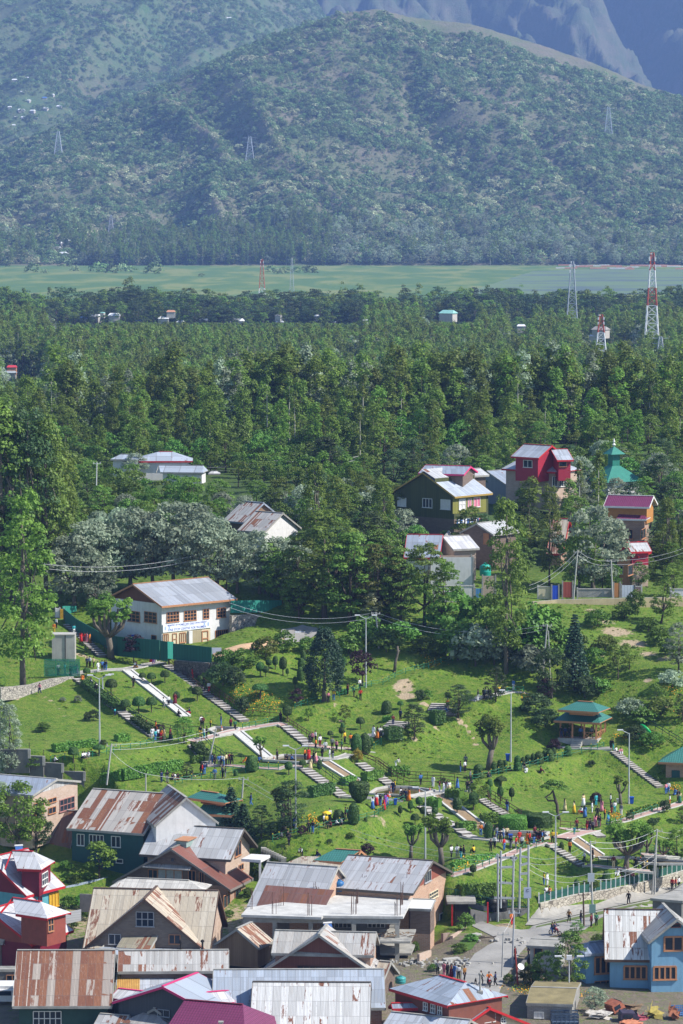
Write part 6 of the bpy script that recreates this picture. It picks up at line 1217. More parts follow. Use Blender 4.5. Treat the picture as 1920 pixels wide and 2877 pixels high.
drum('G7',1145,590,300,150,'round drum-shaped hedge with a sunlit rim');drum('G7',1430,560,270,140,'large dark drum-shaped hedge behind the first',Ltop)
def hedge(sp,wd,ht,lab,leaf=None,dens=70,lump=.15,cat='hedge',name='hedge',group=None):
 p=L(sp);r_=np.random.default_rng(len(lab)+abs(int(p[0].x*10)));Q=[];T=[];core=MB();O=p[0].copy()
 for a,b in zip(p[:-1],p[1:]):
  d=b-a;ln=d.length;d2=Vector((d.x,d.y,0)).normalized();s=Vector((d2 .y,-d2 .x,0));n=int(ln*(wd+2*ht)*dens);f=r_.random(n);side=r_.random(n)*(wd+2*ht)
  off=np.where(side<ht,-wd/2,np.where(side>ht+wd,wd/2,side-ht-wd/2));z=np.where(side<ht,side,np.where(side>ht+wd,ht*2+wd-side,ht));lm=(fbm(f*ln*1.2+O.x,np.full(n,O.y),3)-.5)*2*lump
  base=np.array(a-O)[None]+np.array(d)[None]*f[:,None];P=base+np.array(s)[None]*(off*(1+lm))[:,None];P[:,2]+=z*(1+lm)+.02;P+=r_.normal(size=P.shape)*.05
  N=np.where((side<ht)[:,None],-np.array(s)[None],np.where((side>ht+wd)[:,None],np.array(s)[None],np.array([[0,0,1.]])))+r_.normal(size=P.shape)*.5;N/=np.linalg.norm(N,axis=1,keepdims=True)
  Q.append(quads(P,N,.13*(.7+.6*r_.random(n)),r_));T.append(np.clip(r_.random(n)*.8+.1+lm,0,1));core.beam(a-O+Vector((0,0,ht*.45)),b-O+Vector((0,0,ht*.45)),wd*.9,ht*.95,0)
 return tag(obj(name,quads_mesh(name,np.concatenate(Q),np.concatenate(T),[leaf or Lhed],core),None,O),lab,cat,group)
H_='''1.3 .9 0 G1 930 500;G1 1090 620;G1 1330 790|dark trimmed hedge running down beside the upper left steps
1.3 .9 0 G1 1480 900;G2 110 1040|dark trimmed hedge continuing below the child in turquoise
1.2 .9 1 G1 590 1225;G1 760 1200;G1 1050 1165|bright low hedge along the lower left terrace
1.0 .9 1 G1 1280 1110;G1 1410 1110|short bright hedge piece left of the path to the big round tree
1.3 1.3 1 G1 1150 1570;G1 1350 1530;G1 1568 1490;G2 230 1450;G2 410 1420|thick bright hedge above the seated groups at lower left
1.0 .8 1 G2 540 1350;G2 660 1330|small bright hedge piece near the leaning post
1.5 1.0 0 G2 590 1200;G2 740 1350|dark hedge wedge under the dark railing
1.2 1.3 0 G6 480 355;G6 600 330;G6 720 300|dark clipped hedge beside the foot of the long pale steps
1.0 .9 1 G3 640 1400;G3 760 1365|light low hedge below the stone channel
1.0 1.0 1 G3 880 1350;G3 1060 1310|bright hedge beside the brown-railed steps
1.2 1.2 1 G3 1160 1290;G3 1250 1290;G3 1350 1280|bright hedge block below the bending man in white
1.8 1.6 0 G3 1120 890;G3 1270 880|square dark hedge block above the wide lawn
1.6 1.7 0 G4 255 720;G4 370 700|square clipped hedge block beside the dark bushy tree
.9 .7 1 G3 1090 700;G3 1180 690|low hedge before the bullet bush
1.0 .6 1 G3 560 390;G3 690 385|low strip hedge behind the man in yellow
1.6 1.1 1 G7 210 330;G7 340 350|bright rounded bush block at the head of the middle channel
1.4 1.0 1 G7 420 230;G7 580 240|bright bush mass right of the central pond
1.2 1.0 1 G7 560 600;G7 700 590|green hedge above the narrow steps
1.2 1.0 1 G7 800 510;G7 960 500|dark green hedge left of the drum hedge
1.3 1.5 1 G7 560 1330;G7 760 1330;G7 940 1320|dense bright bush mass behind the corner fence
1.0 .6 1 G4 350 1370;G4 400 1370|small round bush between visitors on the lawn front
.8 .5 1 G7 470 1010;G7 700 940;G7 940 900|low flowering border above the pink path
.7 .5 1 G8 1010 420;G8 1200 370;G8 1380 320|low border hedge along the right pink path'''
for ln in H_.split('\n'):
 a,lab=ln.split('|');wd,ht,kk,sp=a.split(' ',3);hedge(sp,float(wd),float(ht),lab,Lhed if kk=='1' else Ltop)
def bushes(tab,leaf,cat,name):
 for ln in tab.split('\n'):
  reg,x,y,hp,asp,lab=ln.split(' ',5);x,y,hp,asp=map(float,(x,y,hp,asp));p=gp(reg,x,y);h=hp/REG[reg][2]*p.y/F
  key=(name,leaf.name);
  if key not in TP:TP[key]=[tree_one(name,'bush',1.0,900+i,1.6,leaf)for i in range(3)]
  o=tag(obj(name,TP[key][int(x)%3],None,p),lab,cat);o.scale=(h*asp,h*asp,h);o.rotation_euler=(0,0,x)
  # trees that can be told apart
def add_tree(kind,p,h,lab,leaf=None,seed=1,group=None,cat='tree',name=None,asp=1.0,lod=1.0,lean=None):
 q,t,mb,mats=tree_mesh('x',kind,h,seed,lod,leaf);nm=name or{'bigpoplar':'poplar_tree','poplar':'poplar_tree','columnar':'poplar_tree','willow':'willow_tree','broad':'walnut_tree','bush':'shrub','small':'orchard_tree','conifer':'spruce_tree','cypress':'cypress_tree'}[kind]
 key=(kind,seed,round(h),mats[0].name)
 if key not in TP:
  q=q;cr=quads_mesh('crown',q,t,mats[0]);mb.mi=[0]*len(mb.f);mb.uv=[(0,0)]*sum(len(f)for f in mb.f);o=mb.build('trunk',mats[1],smooth=True);TP[key]=(cr,o.data);bpy.data.objects.remove(o)
 cr,tm=TP[key];r=empty(nm,p,(p.x*3.1)%6.28,lab,cat,group);s=h/round(h)if False else 1.0;r.scale=(asp,asp,1)
 if lean:r.rotation_euler=(lean[0],lean[1],0)
 obj('crown',cr,r);obj('trunk',tm,r);return r
LF={'-':None,'pop':Lpop,'bri':Lbri,'wil':Lwil,'wal':Lwal,'dar':Ldar,'con':Lcon,'cre':Lcre,'pur':Lpur,'yel':Lyel,'hed':Lhed,'orc':Lorc,'top':Ltop}
TT='''bigpoplar R4 145 850 1275 bri .9 giant poplar with open bright crown standing over the low rubble wall at the left edge
bigpoplar R4 60 300 1290 dar .9 tall leafy poplar at the left edge behind the giant one
bigpoplar R4 180 310 1250 dar .85 tall poplar behind the gate, tips above its neighbours
bigpoplar R4 290 290 1180 pop .75 tall poplar with whitish stems left of the upper power pole
bigpoplar R4 10 330 1330 pop .9 tallest dark poplar cut by the left frame edge
bigpoplar R4 380 240 980 bri .7 slimmer poplar at the right side of the tall left grove
willow R4 470 330 480 wil 1.0 first silvery willow left of the office roof
willow R4 560 290 520 wil 1.0 silvery willow just behind the thin pole by the office
willow R4 690 240 500 wil 1.0 silvery willow above the left eave of the office roof
willow R4 820 230 540 wil 1.0 full silvery willow above the brown gable of the office
willow R4 960 220 500 wil 1.0 silvery willow above the middle of the office ridge
willow R4 1090 220 560 wil 1.0 tall silvery willow behind the office ridge, right part
willow R4 1230 220 550 wil 1.0 silvery willow left of the brown power pole
willow R4 1370 240 480 wil 1.0 silvery willow right of the brown power pole
willow R5 150 240 390 wil 1.0 silvery willow above the teal fence right of the office
willow R5 290 240 400 wil 1.0 large silvery willow beside the walnut grove
willow R5 400 250 370 wil .9 silvery willow pressed against the big walnut
willow R5 520 260 380 wil .9 dark-shaded willow behind the black gate
willow R4 620 330 300 wil .9 low willow behind the teal fence by the pollarded plane
broad R5 700 395 715 wal 1.0 huge layered walnut tree, the tallest crown behind the cypress
broad R5 560 370 510 wal .9 dark walnut tree over the black gate
broad R5 860 430 600 wal .95 walnut tree with dense crown right of the tallest one
broad R5 1040 440 560 yel2 .9 walnut tree with yellow-green tips above the lamp post
broad R5 1180 450 520 wal .8 loose walnut tree with bare stems before the white houses
broad R5 1330 440 540 wal .85 airy walnut tree in front of the dazzling tin roofs
broad R5 1450 480 470 bri .8 bright airy tree left of the tall roadside poplar
broad R5 1000 470 250 cre .8 small tree in cream blossom below the yellow-green walnut
bigpoplar R8 640 860 640 bri .8 bright poplar rising behind the huge walnut
poplar R8 760 820 520 bri 1.3 slender bright poplar beside the one behind the walnut
bigpoplar R8 1070 860 560 bri .8 bright full poplar left of the green plank house
broad R8 850 760 420 wal .8 round walnut between the two bright poplars
bigpoplar R6 455 742 1130 bri .72 very tall poplar on the roadside with a long bare trunk
bigpoplar R9 850 860 560 pop .7 dark poplar right of the tall roadside poplar
poplar R9 740 700 430 pop 1.3 slim poplar between the roadside poplar and the rust lean roof
columnar R9 1112 560 430 pop 1.2 dark narrow poplar beside the mosque tower
columnar R9 1010 520 330 pop 1.1 narrow poplar right of the crimson house
willow R9 1085 890 470 wil 1.0 tall grey-green willow behind the roadside gates
willow R9 1010 895 330 bri .9 leafy green tree bulging over the gates
willow R9 1160 640 220 wil .9 silvery tree left of the purple tiled house
bigpoplar R9 1480 800 420 bri .8 leafy tree right of the purple tiled house
broad R9 1540 700 330 wal .9 dark leafy tree at the right edge by the red house
broad R6 1430 430 370 bri .75 leaning leafy tree on the scrubby bank at the right
broad R6 1540 740 330 wil .8 grey-green tree at the right edge below the bank
conifer R6 885 850 505 con 1.0 dark spruce standing behind the two-tier pavilion
cypress G3 440 470 790 con 1.05 tall dark cypress on the upper lawn
small G3 665 710 200 wal 1.0 young leafy tree in the middle of the steep green bank
small G3 265 690 150 orc 1.0 thin sapling above the crowd on the bank
small G3 860 300 430 pur 1.0 purple-leaved tree beside the tall lamp post
small G3 130 540 215 pur 1.0 small dark purple tree below the cypress shadow
small W1 338 1030 320 pur 1.2 purple tree by the railing under the office
small G2 200 1060 150 pur 1.2 purple-brown tree over the crowd on the lower path
broad G3 1430 890 410 dar 1.0 dark bushy tree beside the small upper pool
broad G4 540 650 375 dar 1.3 broad dark tree with forked trunks by the double stairs
broad G4 955 470 400 dar .9 dark pruned tree at the upper path among the men in black
broad G2 460 1130 310 hed 1.15 bright round leafy tree at the end of the lower path
broad G2 490 1520 190 dar 1.1 dark dense round shrub tree above the seated women
broad G6 265 750 620 dar 1.0 tall dark tree with leaning trunk beside the pollard by the lamp
bigpoplar G1 110 1540 870 wil .9 grey-green poplar at the left edge above the blue roof
columnar G1 10 1560 930 wil 1.1 narrow poplar cut by the left edge above the blue roof
willow R1 110 560 470 bri 1.0 leafy tree covering the corner of the unfinished brick house
willow R1 230 560 300 dar .8 dark feathery tree next to the brown shed roof
broad R1 -10 500 420 wil .9 pale leafy tree cut by the left edge beside the brick house
small F6 1040 1080 400 bri 1.25 spreading fruit tree before the teal house wall
conifer F7 935 700 620 con 1.3 tallest of the young deodars behind the grey roofed house
conifer F7 745 570 340 con 1.4 young deodar before the teal kiosk roof
conifer F7 1060 740 480 con 1.5 drooping deodar right of the tallest one
broad F7 1250 660 370 dar .9 dark dense tree right of the deodars
broad F7 1390 660 190 dar 1.1 low dark tree beside the green rope fence end
small G7 770 300 270 bri 1.1 small maple-like tree beside the brown railed steps
broad G7 1560 560 190 hed 1.4 flat bright tree crown beside the drum hedges
willow R7 850 570 190 wil 1.0 silvery tree before the left half of the orchard farmhouse
small R7 1110 545 150 bri 1.1 bright tree before the middle of the orchard farmhouse
small R7 1240 560 130 orc 1.2 dark little tree before the right roof of the orchard farmhouse
poplar R9 1128 420 200 pop 1.3 poplar covering the left side of the teal mosque
broad R9 1215 440 120 wal 1.0 walnut tree at the foot of the teal mosque
broad R9 880 440 130 wal .9 walnut tree at the foot of the crimson house
willow R9 960 470 150 wil .9 willow right of the crimson house wall
broad R9 700 470 150 bri .9 bright walnut tree left of the crimson house wall
broad R3 860 1420 400 hed .8 vine-covered tree at the corner of the low lane shed
willow R3 700 1400 240 hed .95 bright leafy bush spilling over the lane wall
willow R3 1010 1560 170 wil 1.1 silvery shrub before the corrugated fence of the blue house
broad R3 900 1080 110 hed 1.2 bush beside the motorbike road at the corner
small R6 1160 780 230 wal 1.1 leafy sapling on the slope right of the spruce
small R6 1230 720 170 wal 1.1 second sapling on the slope right of the spruce
small R6 1400 960 150 wal 1.2 dark round sapling on the yellow-flowered slope
small R6 1220 960 90 wal 1.2 little sapling above the pavilion rail
willow R6 740 900 330 dar .9 dark scrubby tree left of the spruce foot
willow R6 700 920 150 pur .8 brownish bush beside the upper path end
small G1 380 1480 210 orc 1.3 loose green bush in front of the stepped wall
broad G8 1560 520 190 orc 1.1 leafy tree at the right edge above the pink path
broad G8 1500 960 420 orc 1.0 pruned tree cut by the right edge behind the boundary fence
broad G5 1560 700 330 dar .9 dark tree at the right edge above the brick kiosk'''
Lyg=leafm('yellow_green_leaves',(.05,.085,.012),(.20,.23,.045));LF['yel2']=Lyg
NAMED=[]
for i,ln in enumerate(TT.split('\n')):
 kind,reg,x,y,hp,lf,asp,lab=ln.split(' ',7);p=gp(reg,float(x),float(y));h=float(hp)/REG[reg][2]*p.y/F;nm=None
 if lf=='pur':nm='purple_tree'
 r=add_tree(kind,p,h,lab,LF[lf],40+i,name=nm,asp=float(asp),lean=(0,.18,0)if 'leaning leafy' in lab else None);NAMED.append((p,h))
def pollard(reg,x,y,hp,wpx,lab,seed,nl=5,leaf=Lbri,tuft=.13,gnarl=0.0):
 p=gp(reg,x,y);k=p.y/F/REG[reg][2];h=hp*k;W=wpx*k/2;rd=random.Random(seed);cs=[];rs=[];mb=MB();th=h*.38;tr=h*.055
 lean=rd.uniform(-.06,.06)*h;mb.tube([(0,0,-.3),(lean*.3+gnarl*.12*h,0,th*.5),(lean,0,th)],[tr*1.35,tr,tr*.95],7,0)
 for i in range(nl):
  a=2*math.pi*i/nl+rd.uniform(-.3,.3);r_=W*rd.uniform(.45,.92);tz=h*rd.uniform(.78,.95);e=Vector((lean+math.cos(a)*r_,math.sin(a)*r_*.8,tz));m_=Vector((lean+math.cos(a)*r_*.75,math.sin(a)*r_*.6,th+(tz-th)*.35))
  mb.tube([(lean,0,th*.92),m_,m_.lerp(e,.6),e],[tr*.62,tr*.5,tr*.4,tr*.3],6,0)
  for j in range(7):f=rd.uniform(.35,1.08);c=m_.lerp(e,f)+Vector((rd.uniform(-1,1),rd.uniform(-1,1),rd.uniform(-.3,1)))*W*.16;cs.append(tuple(c));rs.append(h*tuft*rd.uniform(.6,1.0)*(.6 if f<.75 else.95))
 q,t=clumps(cs,rs,110,h*.013+.035,seed,.5);rt=empty('plane_tree',p,0,lab,'tree');obj('crown',quads_mesh('crown',q,t,leaf),rt);mb.build('trunk',bark,rt,smooth=True);NAMED.append((p,h));return rt
for a in(('R4',700,650,370,300,'big pollarded plane with thick pale limbs in front of the teal sheet fence',1,7),('G4',880,1222,590,300,'tall pollarded plane with bare thick trunk on the lawn left of the topiary row',2,6),('G6',190,690,460,230,'pollarded plane left of the tall dark tree by the blue bin',3,4),('G7',360,985,550,330,'pollarded plane with whitish limbs on the lowest lawn right of the lamp post',4,6),('G7',20,905,370,230,'dense short pollarded plane behind the red gabled roof',5,5),('G8',940,1045,520,560,'very wide pollarded plane with many pale crooked limbs above the road',6,11),('G8',880,315,330,190,'slim pollarded plane beside the lamp post on the right lawn',7,4),('G2',1310,1300,240,190,'small pollarded tree beside the second whitewashed channel',8,4),('G8',1175,905,330,220,'pollarded plane partly behind the twin concrete poles',9,4),('G8',1345,965,280,240,'pollarded plane with bright tufts near the right end of the boundary fence',10,5),('R3',1215,660,260,260,'lower pollarded trunk beside the wide plane',11,4)):pollard(*a)
p=gp('G8',205,490);k=p.y/F/3.92;rt=empty('cloud_pruned_tree',p,0,'twisted tree with a flat cloud-pruned crown alone on the right bank','tree');mb=MB();Z=lambda a,b:Vector(((a-205)*k,0,(490-b)*k))
mb.tube([Z(205,500),Z(185,400),Z(180,310),Z(150,230),Z(130,150)],[.28,.22,.2,.18,.12],7);mb.tube([Z(185,330),Z(150,270),Z(80,270),Z(50,230),Z(110,190),Z(140,130)],[.16,.14,.13,.12,.1,.08],6);mb.build('trunk',barkd,rt,smooth=True)
cs=[Z(a,b)+Vector((0,c,0))for a,b,c in((30,120,0),(90,90,.5),(150,60,-.4),(210,80,.3),(250,120,0),(180,110,.8),(110,130,-.8),(60,100,-.3),(270,140,.2),(150,95,0),(220,130,-.5),(120,60,0))];q,t=clumps([tuple(c)for c in cs],.62,170,.085,5,.9,flat=.6);obj('crown',quads_mesh('crown',q,t,Lhed),rt)
BT='''R4 270 1110 60 1.2 small weedy bush on the lower left bank
R4 590 1040 70 .9 dark weed bush in the middle of the left bank
G1 960 890 110 .6 tall dark weed on the left bank beside the lamp post
G1 470 990 80 .9 dark weed clump low on the left bank
G1 860 680 80 .9 grey-green thistle clump below the short channel block
G1 690 670 50 1.2 grey-green thistle patch left of the lamp post
G1 1140 1150 60 1.2 dark little shrub at the lamp foot
R5 450 600 130 .9 leafy creeper bush at the left end of the white sheet fence
R5 590 610 100 .9 bright bush in front of the white sheet fence
R5 330 640 130 1.0 yellowish bush on the mossy wall
R5 180 700 115 1.3 large leafy creeper hanging over the mossy wall
R5 80 690 100 1.2 creeper bush at the left corner of the mossy wall
R5 130 830 130 .9 dark creeper bush below the mossy wall
R5 60 820 150 1.0 dark ivy mass at the foot of the wall corner
G2 1100 800 190 .7 dark bush beside the long brown railing
R5 850 620 120 1.2 bright bush right of the cypress top
R5 960 560 180 1.1 bright leafy bush under the lamp arms
R5 1090 610 150 1.2 bright bush behind the masonry block
R5 1180 560 140 1.2 bright bush at the dead trunk
R5 1330 640 130 1.2 bush on the shady bank below the walnuts
G4 200 440 100 1.0 bright green bush above the double stairs
G3 1490 460 120 .9 dark bush right of the earth slip
R6 150 660 260 1.0 leafy shrub at the left of the tall poplar trunk
R6 260 700 260 1.0 pale leafy shrub behind the tall poplar trunk
R6 380 690 220 1.0 silvery shrub mass between trunk and leaning poles
R6 560 640 260 1.0 bright shrub below the yellowish parapet
R6 650 600 300 .9 bright high shrub at the left end of the parapet
R6 730 660 250 .9 bright shrub left of the spruce top
R6 620 740 180 1.1 silvery shrub between the leaning poles
R6 330 480 240 1.0 shrub below the white walled house
R6 120 480 260 1.0 dense shrub below the walnuts on the shady bank
R6 1010 700 120 1.1 leafy shrub right of the spruce
R6 1030 450 110 1.2 scrub on the dry bank below the parapet
R6 1200 400 110 1.2 green scrub at the right end of the stone wall
R6 1270 350 130 .8 column of green creeper on the parapet
R6 1420 560 110 1.2 scrub on the dry bank beside the leaning tree
R6 1350 480 90 1.2 scrub clump on the earthy bank
R6 1500 640 120 1.2 scrub at the right edge of the bank
R6 1080 600 100 1.3 yellow-green scrub in the middle of the bank
R6 880 620 140 1.2 bright scrub beside the spruce crown
R6 640 1000 130 1.2 dark scrub below the upper path end
R6 700 1080 120 1.2 dark leafy scrub left of the pavilion
R6 1240 1010 110 1.3 pale scrub right of the pavilion roof
R6 1320 1060 110 1.3 bright scrub on the slope right of the pavilion
R6 1430 1010 120 1.3 leafy scrub in the yellow-flowered slope
R6 1270 1160 90 1.4 dark scrub beside the green funnel
R6 1370 1200 90 1.4 scrub above the zigzag steps
R6 1500 830 110 1.3 pale scrub at the right edge
R6 1040 880 110 1.2 bright scrub behind the pavilion roof
R6 950 900 140 1.0 dark scrub at the spruce foot
G5 150 1010 130 .9 browned bush beside the topiary row end
G8 610 310 130 .9 reddish flowering bush among the women on the lawn
G8 980 495 100 .7 dark green bush beside the orange flower bed
G8 1370 400 140 .7 dark leafy bush beside the pink path
G8 1230 540 80 1.1 dark weedy bush on the right bank
G8 1280 520 60 1.0 small weedy bush right of the darker one
G6 390 770 110 .8 reddish green bush inside the rope fence
G6 920 810 70 1.1 weed clump on the central green bank
G6 690 860 50 1.1 dark weed on the central green bank
R2 300 690 90 .9 small leafy bush behind the white pillar
R1 430 900 80 1.0 leafy shrubs behind the grey sheet fence
R1 515 900 90 .9 bright green shrub by the short block wall
R1 545 970 110 .8 bright shrub left of the big tan roof
R1 450 1030 80 .8 nettle bush beside the orange dormer house
R3 195 1040 110 .8 bright creeper hanging over the block wall
R3 1000 780 60 1.2 low bush against the boundary fence
R3 620 1380 130 1.0 yellow-green weed bush on the old shed roof
R3 840 1440 110 1.1 yellowish weed bush beside the floodlight pole
G5 560 1180 60 1.2 dark tussock on the bank below the pavilion
G4 1440 700 70 1.2 weed clump on the bank left of the pavilion shadow'''
for nm_,lfs in(('x',0),):
 rows=BT.split('\n')
 for i,ln in enumerate(rows):
  low=ln.lower();lf=Lhed if 'bright' in low else Lwil if('silver' in low or 'pale' in low or 'grey-green' in low)else Ldar if 'dark' in low else Lyg if 'yellow' in low else Lpur if('brown' in low or 'reddish' in low)else Lorc
  bushes(ln,lf,'shrub','shrub')
bushes('G6 1105 990 130 .95 dark purple bush above the teal kiosk roof',Lpur,'shrub','shrub');bushes('G3 800 1150 160 .6 yellow-leaved bush under the arch-shaped bush',Lyel,'shrub','shrub')
def flowers(name,reg,pts,col,n,r_,lab,h=.35):
 r=np.random.default_rng(n);c=[gp(reg,*a)for a in pts];C=np.array([tuple(c[i%len(c)])for i in range(n)])+np.c_[r.normal(size=(n,2))*r_,r.random(n)*0];C[:,2]=hz(C[:,0],C[:,1])+r.random(n)*h
 N=r.normal(size=(n,3))*.4+[0,-.4,1];N/=np.linalg.norm(N,axis=1,keepdims=True);O=C.mean(0);k=(r.random(n)<.6)
 tag(obj(name,quads_mesh(name,quads(C-O,N,.075*(.6+.8*r.random(n)),r),r.random(n),[paint(name+'_petals',col,.6,.2,5),Lhed],None,mi=k.astype(int)),None,O),lab,None,None,'stuff')
orng=(.80,.36,.01,1);yel=(.75,.60,.03,1)
for i,(reg,pts,col,n,r_)in enumerate((('G6',[(470,612),(510,612),(550,615)],orng,260,.3),('G8',[(790,455),(830,455),(870,450)],orng,350,.3),('G2',[(1180,590),(1230,590),(1280,580),(1350,610),(1220,650),(1500,690)],orng,260,.5),('G5',[(820,865),(850,860),(930,870)],orng,220,.35),('G5',[(1350,250),(1400,290),(1450,400),(1530,370),(1380,360),(1540,600)],yel,300,.8),('G4',[(230,60),(260,70),(300,60)],yel,350,.7),('G4',[(1270,420),(1300,470),(1330,420)],yel,250,.5),('G5',[(1440,1435),(1480,1440)],yel,250,.4),('R3',[(600,1420),(700,1440),(820,1440),(650,1390)],(.40,.38,.08,1),1500,1.2),('G7',[(740,930),(650,980),(560,1010),(850,920)],(.35,.12,.04,1),260,.4),('G2',[(1050,560),(1130,700),(1300,720),(1430,720),(1250,660)],(.45,.55,.25,1),500,.8))):flowers('flower_bed',reg,pts,col,n,r_,None)
def protected(p,h,w_=2.5):
 u,vb=proj(p);vt=proj((p.x,p.y,p.z+h))[1];pw=w_*F/p.y
 return any(u+pw>a and u-pw<b and p.y<d+1 and vt<v1-10 and vb>v0 for a,b,v0,v1,d in HRECT)
orp=[tree_one('orchard_tree','small',5.0,500+i,1.0,[Lorc,Lorc,Lwal][i])for i in range(3)];rd=random.Random(3);cnt=0
for r_ in range(17):
 yy=612+r_*10.5
 for c in range(14):
  u=120+c*62+(r_%2)*31+rd.uniform(-10,10);x=(u-CU)/F*yy
  if r_<5 and u>640:continue
  p=Vector((x,yy+rd.uniform(-1.5,1.5),0));p.z=gz(p.x,p.y);s=rd.uniform(.8,1.25)
  if protected(p,5*s):continue
  o=tag(obj('orchard_tree',orp[rd.randrange(3)],None,p),*(lambda q:(q,'tree',q))('low round %sapple tree in the %s of the orchard %s'%('large ' if s>1.1 else 'small ' if s<.9 else '',('nearest rows','middle rows','farthest rows')[min(2,r_//6)],('at the left','under the farmhouse','right of the farmhouse','at its right end')[min(3,c//4)])));o.scale=(s*1.15,s*1.15,s);o.rotation_euler=(0,0,rd.uniform(0,6));cnt+=1
mixp=[('poplar_tree',tree_one('poplar_tree','poplar',16.0,601,1.2,Lpop),16),('poplar_tree',tree_one('poplar_tree','poplar',16.0,602,1.2,Lbri),16),('walnut_tree',tree_one('walnut_tree','broad',11.0,603,1.0,Lwal),11),('willow_tree',tree_one('willow_tree','willow',10.0,604,1.0,Lwil),10),('walnut_tree',tree_one('walnut_tree','broad',10.0,605,1.0,Lorc),10),('poplar_tree',tree_one('poplar_tree','columnar',17.0,606,1.0,Lpop),17),('willow_tree',tree_one('willow_tree','willow',9.0,607,1.0,Lhed),9),('walnut_tree',tree_one('walnut_tree','broad',12.0,608,1.0,Ldar),12)]
ML={0:'dark slender poplar in the mixed grove round the upper village',1:'bright slender poplar in the mixed grove round the upper village',2:'green walnut in the mixed grove round the upper village',3:'silvery willow in the mixed grove round the upper village',4:'bright walnut in the mixed grove round the upper village',5:'narrow columnar poplar in the mixed grove round the upper village',6:'bright green willow in the mixed grove round the upper village',7:'dark walnut in the mixed grove round the upper village'}
def grove(n,y0,y1,u0,u1,kinds,hs=1.0,maxh=99):
 k=0
 for _ in range(n*4):
  if k>=n:break
  yy=rd.uniform(y0,y1);u=rd.uniform(u0,u1);x=(u-CU)/F*yy;p=Vector((x,yy,gz(x,yy)));i=rd.choice(kinds);s=rd.uniform(.75,1.15)*hs;nm,me,h=mixp[i]
  if h*s>maxh or protected(p,h*s,2.2):continue
  lb_=ML[i].split(' in ')[0]+(' on the slope above the garden ' if yy<592 else ' among the upper houses ' if yy<700 else ' in the mixed grove ')+spot(u,yy)+(' tall' if s>1.0 else '');lb_=('tall '+lb_[:-5])if lb_.endswith(' tall')else lb_
  o=tag(obj(nm,me,None,p),lb_,'tree',lb_);o.scale=(s,s,s);o.rotation_euler=(0,0,rd.uniform(0,6));k+=1
grove(165,700,800,-40,1960,[0,1,2,4,5,6,0,1],.95);grove(105,590,700,880,1960,[1,2,3,4,6,2,7],.72);grove(46,585,625,120,900,[2,3,4,6],.7);grove(45,545,600,640,1200,[2,7,4,2,6],.8);grove(24,565,600,1250,1950,[2,4,6],.55);grove(16,570,640,-60,180,[1,0,2],1.1)
Lgr=leafm('weed_leaves',(.10,.19,.018),(.22,.32,.045),trans=.5)
tuft=[quads_mesh('tuft',*clumps([(0,0,.05),(.25,.15,.04),(-.22,.12,.05),(0,-.25,.04)],.24,16,.10,700+i,2.6),[Lgr,Lgr,Lgr][i])for i in range(3)]
n=14000;r_=np.random.default_rng(9);y=r_.uniform(441,575,n);u=r_.uniform(-40,1960,n);x=(u-CU)/F*y;e=.8;sl=np.hypot(hz(x+e,y)-hz(x-e,y),hz(x,y+e)-hz(x,y-e))/(2*e)
rough=np.clip(sst(.22,.6,sl)*1.0+.06+.9*sst(520,545,y),0,1)*np.clip((fbm(x/3,y/3,91)-.30)*4.0,0,1);k=(r_.random(n)<rough)&(y>np.interp(x,[-62,-32,-24,-8,14,24,44],[479,477,460,452,436,438.5,459]))
for p in P3D+STP+CHP:
 for a,b in zip(p[:-1],p[1:]):
  dx,dy=b.x-a.x,b.y-a.y;t_=np.clip(((x-a.x)*dx+(y-a.y)*dy)/(dx*dx+dy*dy+1e-9),0,1);k&=np.hypot(x-a.x-t_*dx,y-a.y-t_*dy)>1.5
x,y=x[k],y[k];scatter('bank_weeds',np.c_[x,y,hz(x,y)],r_.uniform(.25,.7,len(x))**1.2,r_.uniform(0,6,len(x)),r_.choice([0,0,0,0,1],len(x)),tuft)
# pavilions and kiosks
def pavilion(lab,zr,up,low,zb,th=-12,open_=True,nm='pavilion',wallm=None):
 h=House(nm,lab,nm.replace('_',' '),zr,*up,p0=24,th0=th,hip=(3.2,3.2),hw=.75 if low else 3,roof=tealt,fascia=woodo,walls=[(.8,woodo)],over=1.3,ov2=1.3,skirt=0)
 if low:
  k=House('','','',zr-1.5,*low,p0=24,th0=th,hip=(3.2,3.2),hw=3,roof=tealt,fascia=woodo,walls=None if open_ else[(3,wallm)],root=h.root,over=.9,ov2=.9);h.low=k
 return h
h=pavilion('open two-tier pavilion with teal tiled roofs and orange-brown posts on the hillside',-72.1,(S('G5',410,475),S('G5',575,480),S('G5',188,566),S('G5',637,600)),(S('G5',330,560),S('G5',610,570),S('G5',143,684),S('G5',652,718)),-78.6)
k=h.low;x0,x1,y0,y1=-k.hl+.8,k.L+k.hr-.8,k.w-.8,-(k.w-.8);zt=k.ez-k.a3 .z+.2;zf=-77.45-k.a3 .z;zg=-79.2-k.a3 .z
pts=[(x0+(x1-x0)*i/3,y0)for i in range(4)]+[(x1,y0+(y1-y0)*i/2)for i in(1,2)]+[(x0+(x1-x0)*i/3,y1)for i in range(3)]
for a,b in pts:mb=MB();mb.beam(k.P(a,b,zf),k.P(a,b,zt),.24,.24);k.part(mb,'post',[woodo])
mb=MB();c=k.P((x0+x1)/2,0,(zf+zg)/2);mb.beam(k.P(x0-.3,0,(zf+zg)/2),k.P(x1+.3,0,(zf+zg)/2),y0-y1+.6,zf-zg);k.part(mb,'platform',[rawc]);mb=MB();mb.beam(k.P(x0,y0,zt-.25),k.P(x1,y0,zt-.25),.2,.5);mb.beam(k.P(x1,y0,zt-.25),k.P(x1,y1,zt-.25),.2,.5);k.part(mb,'beam',[woodo])
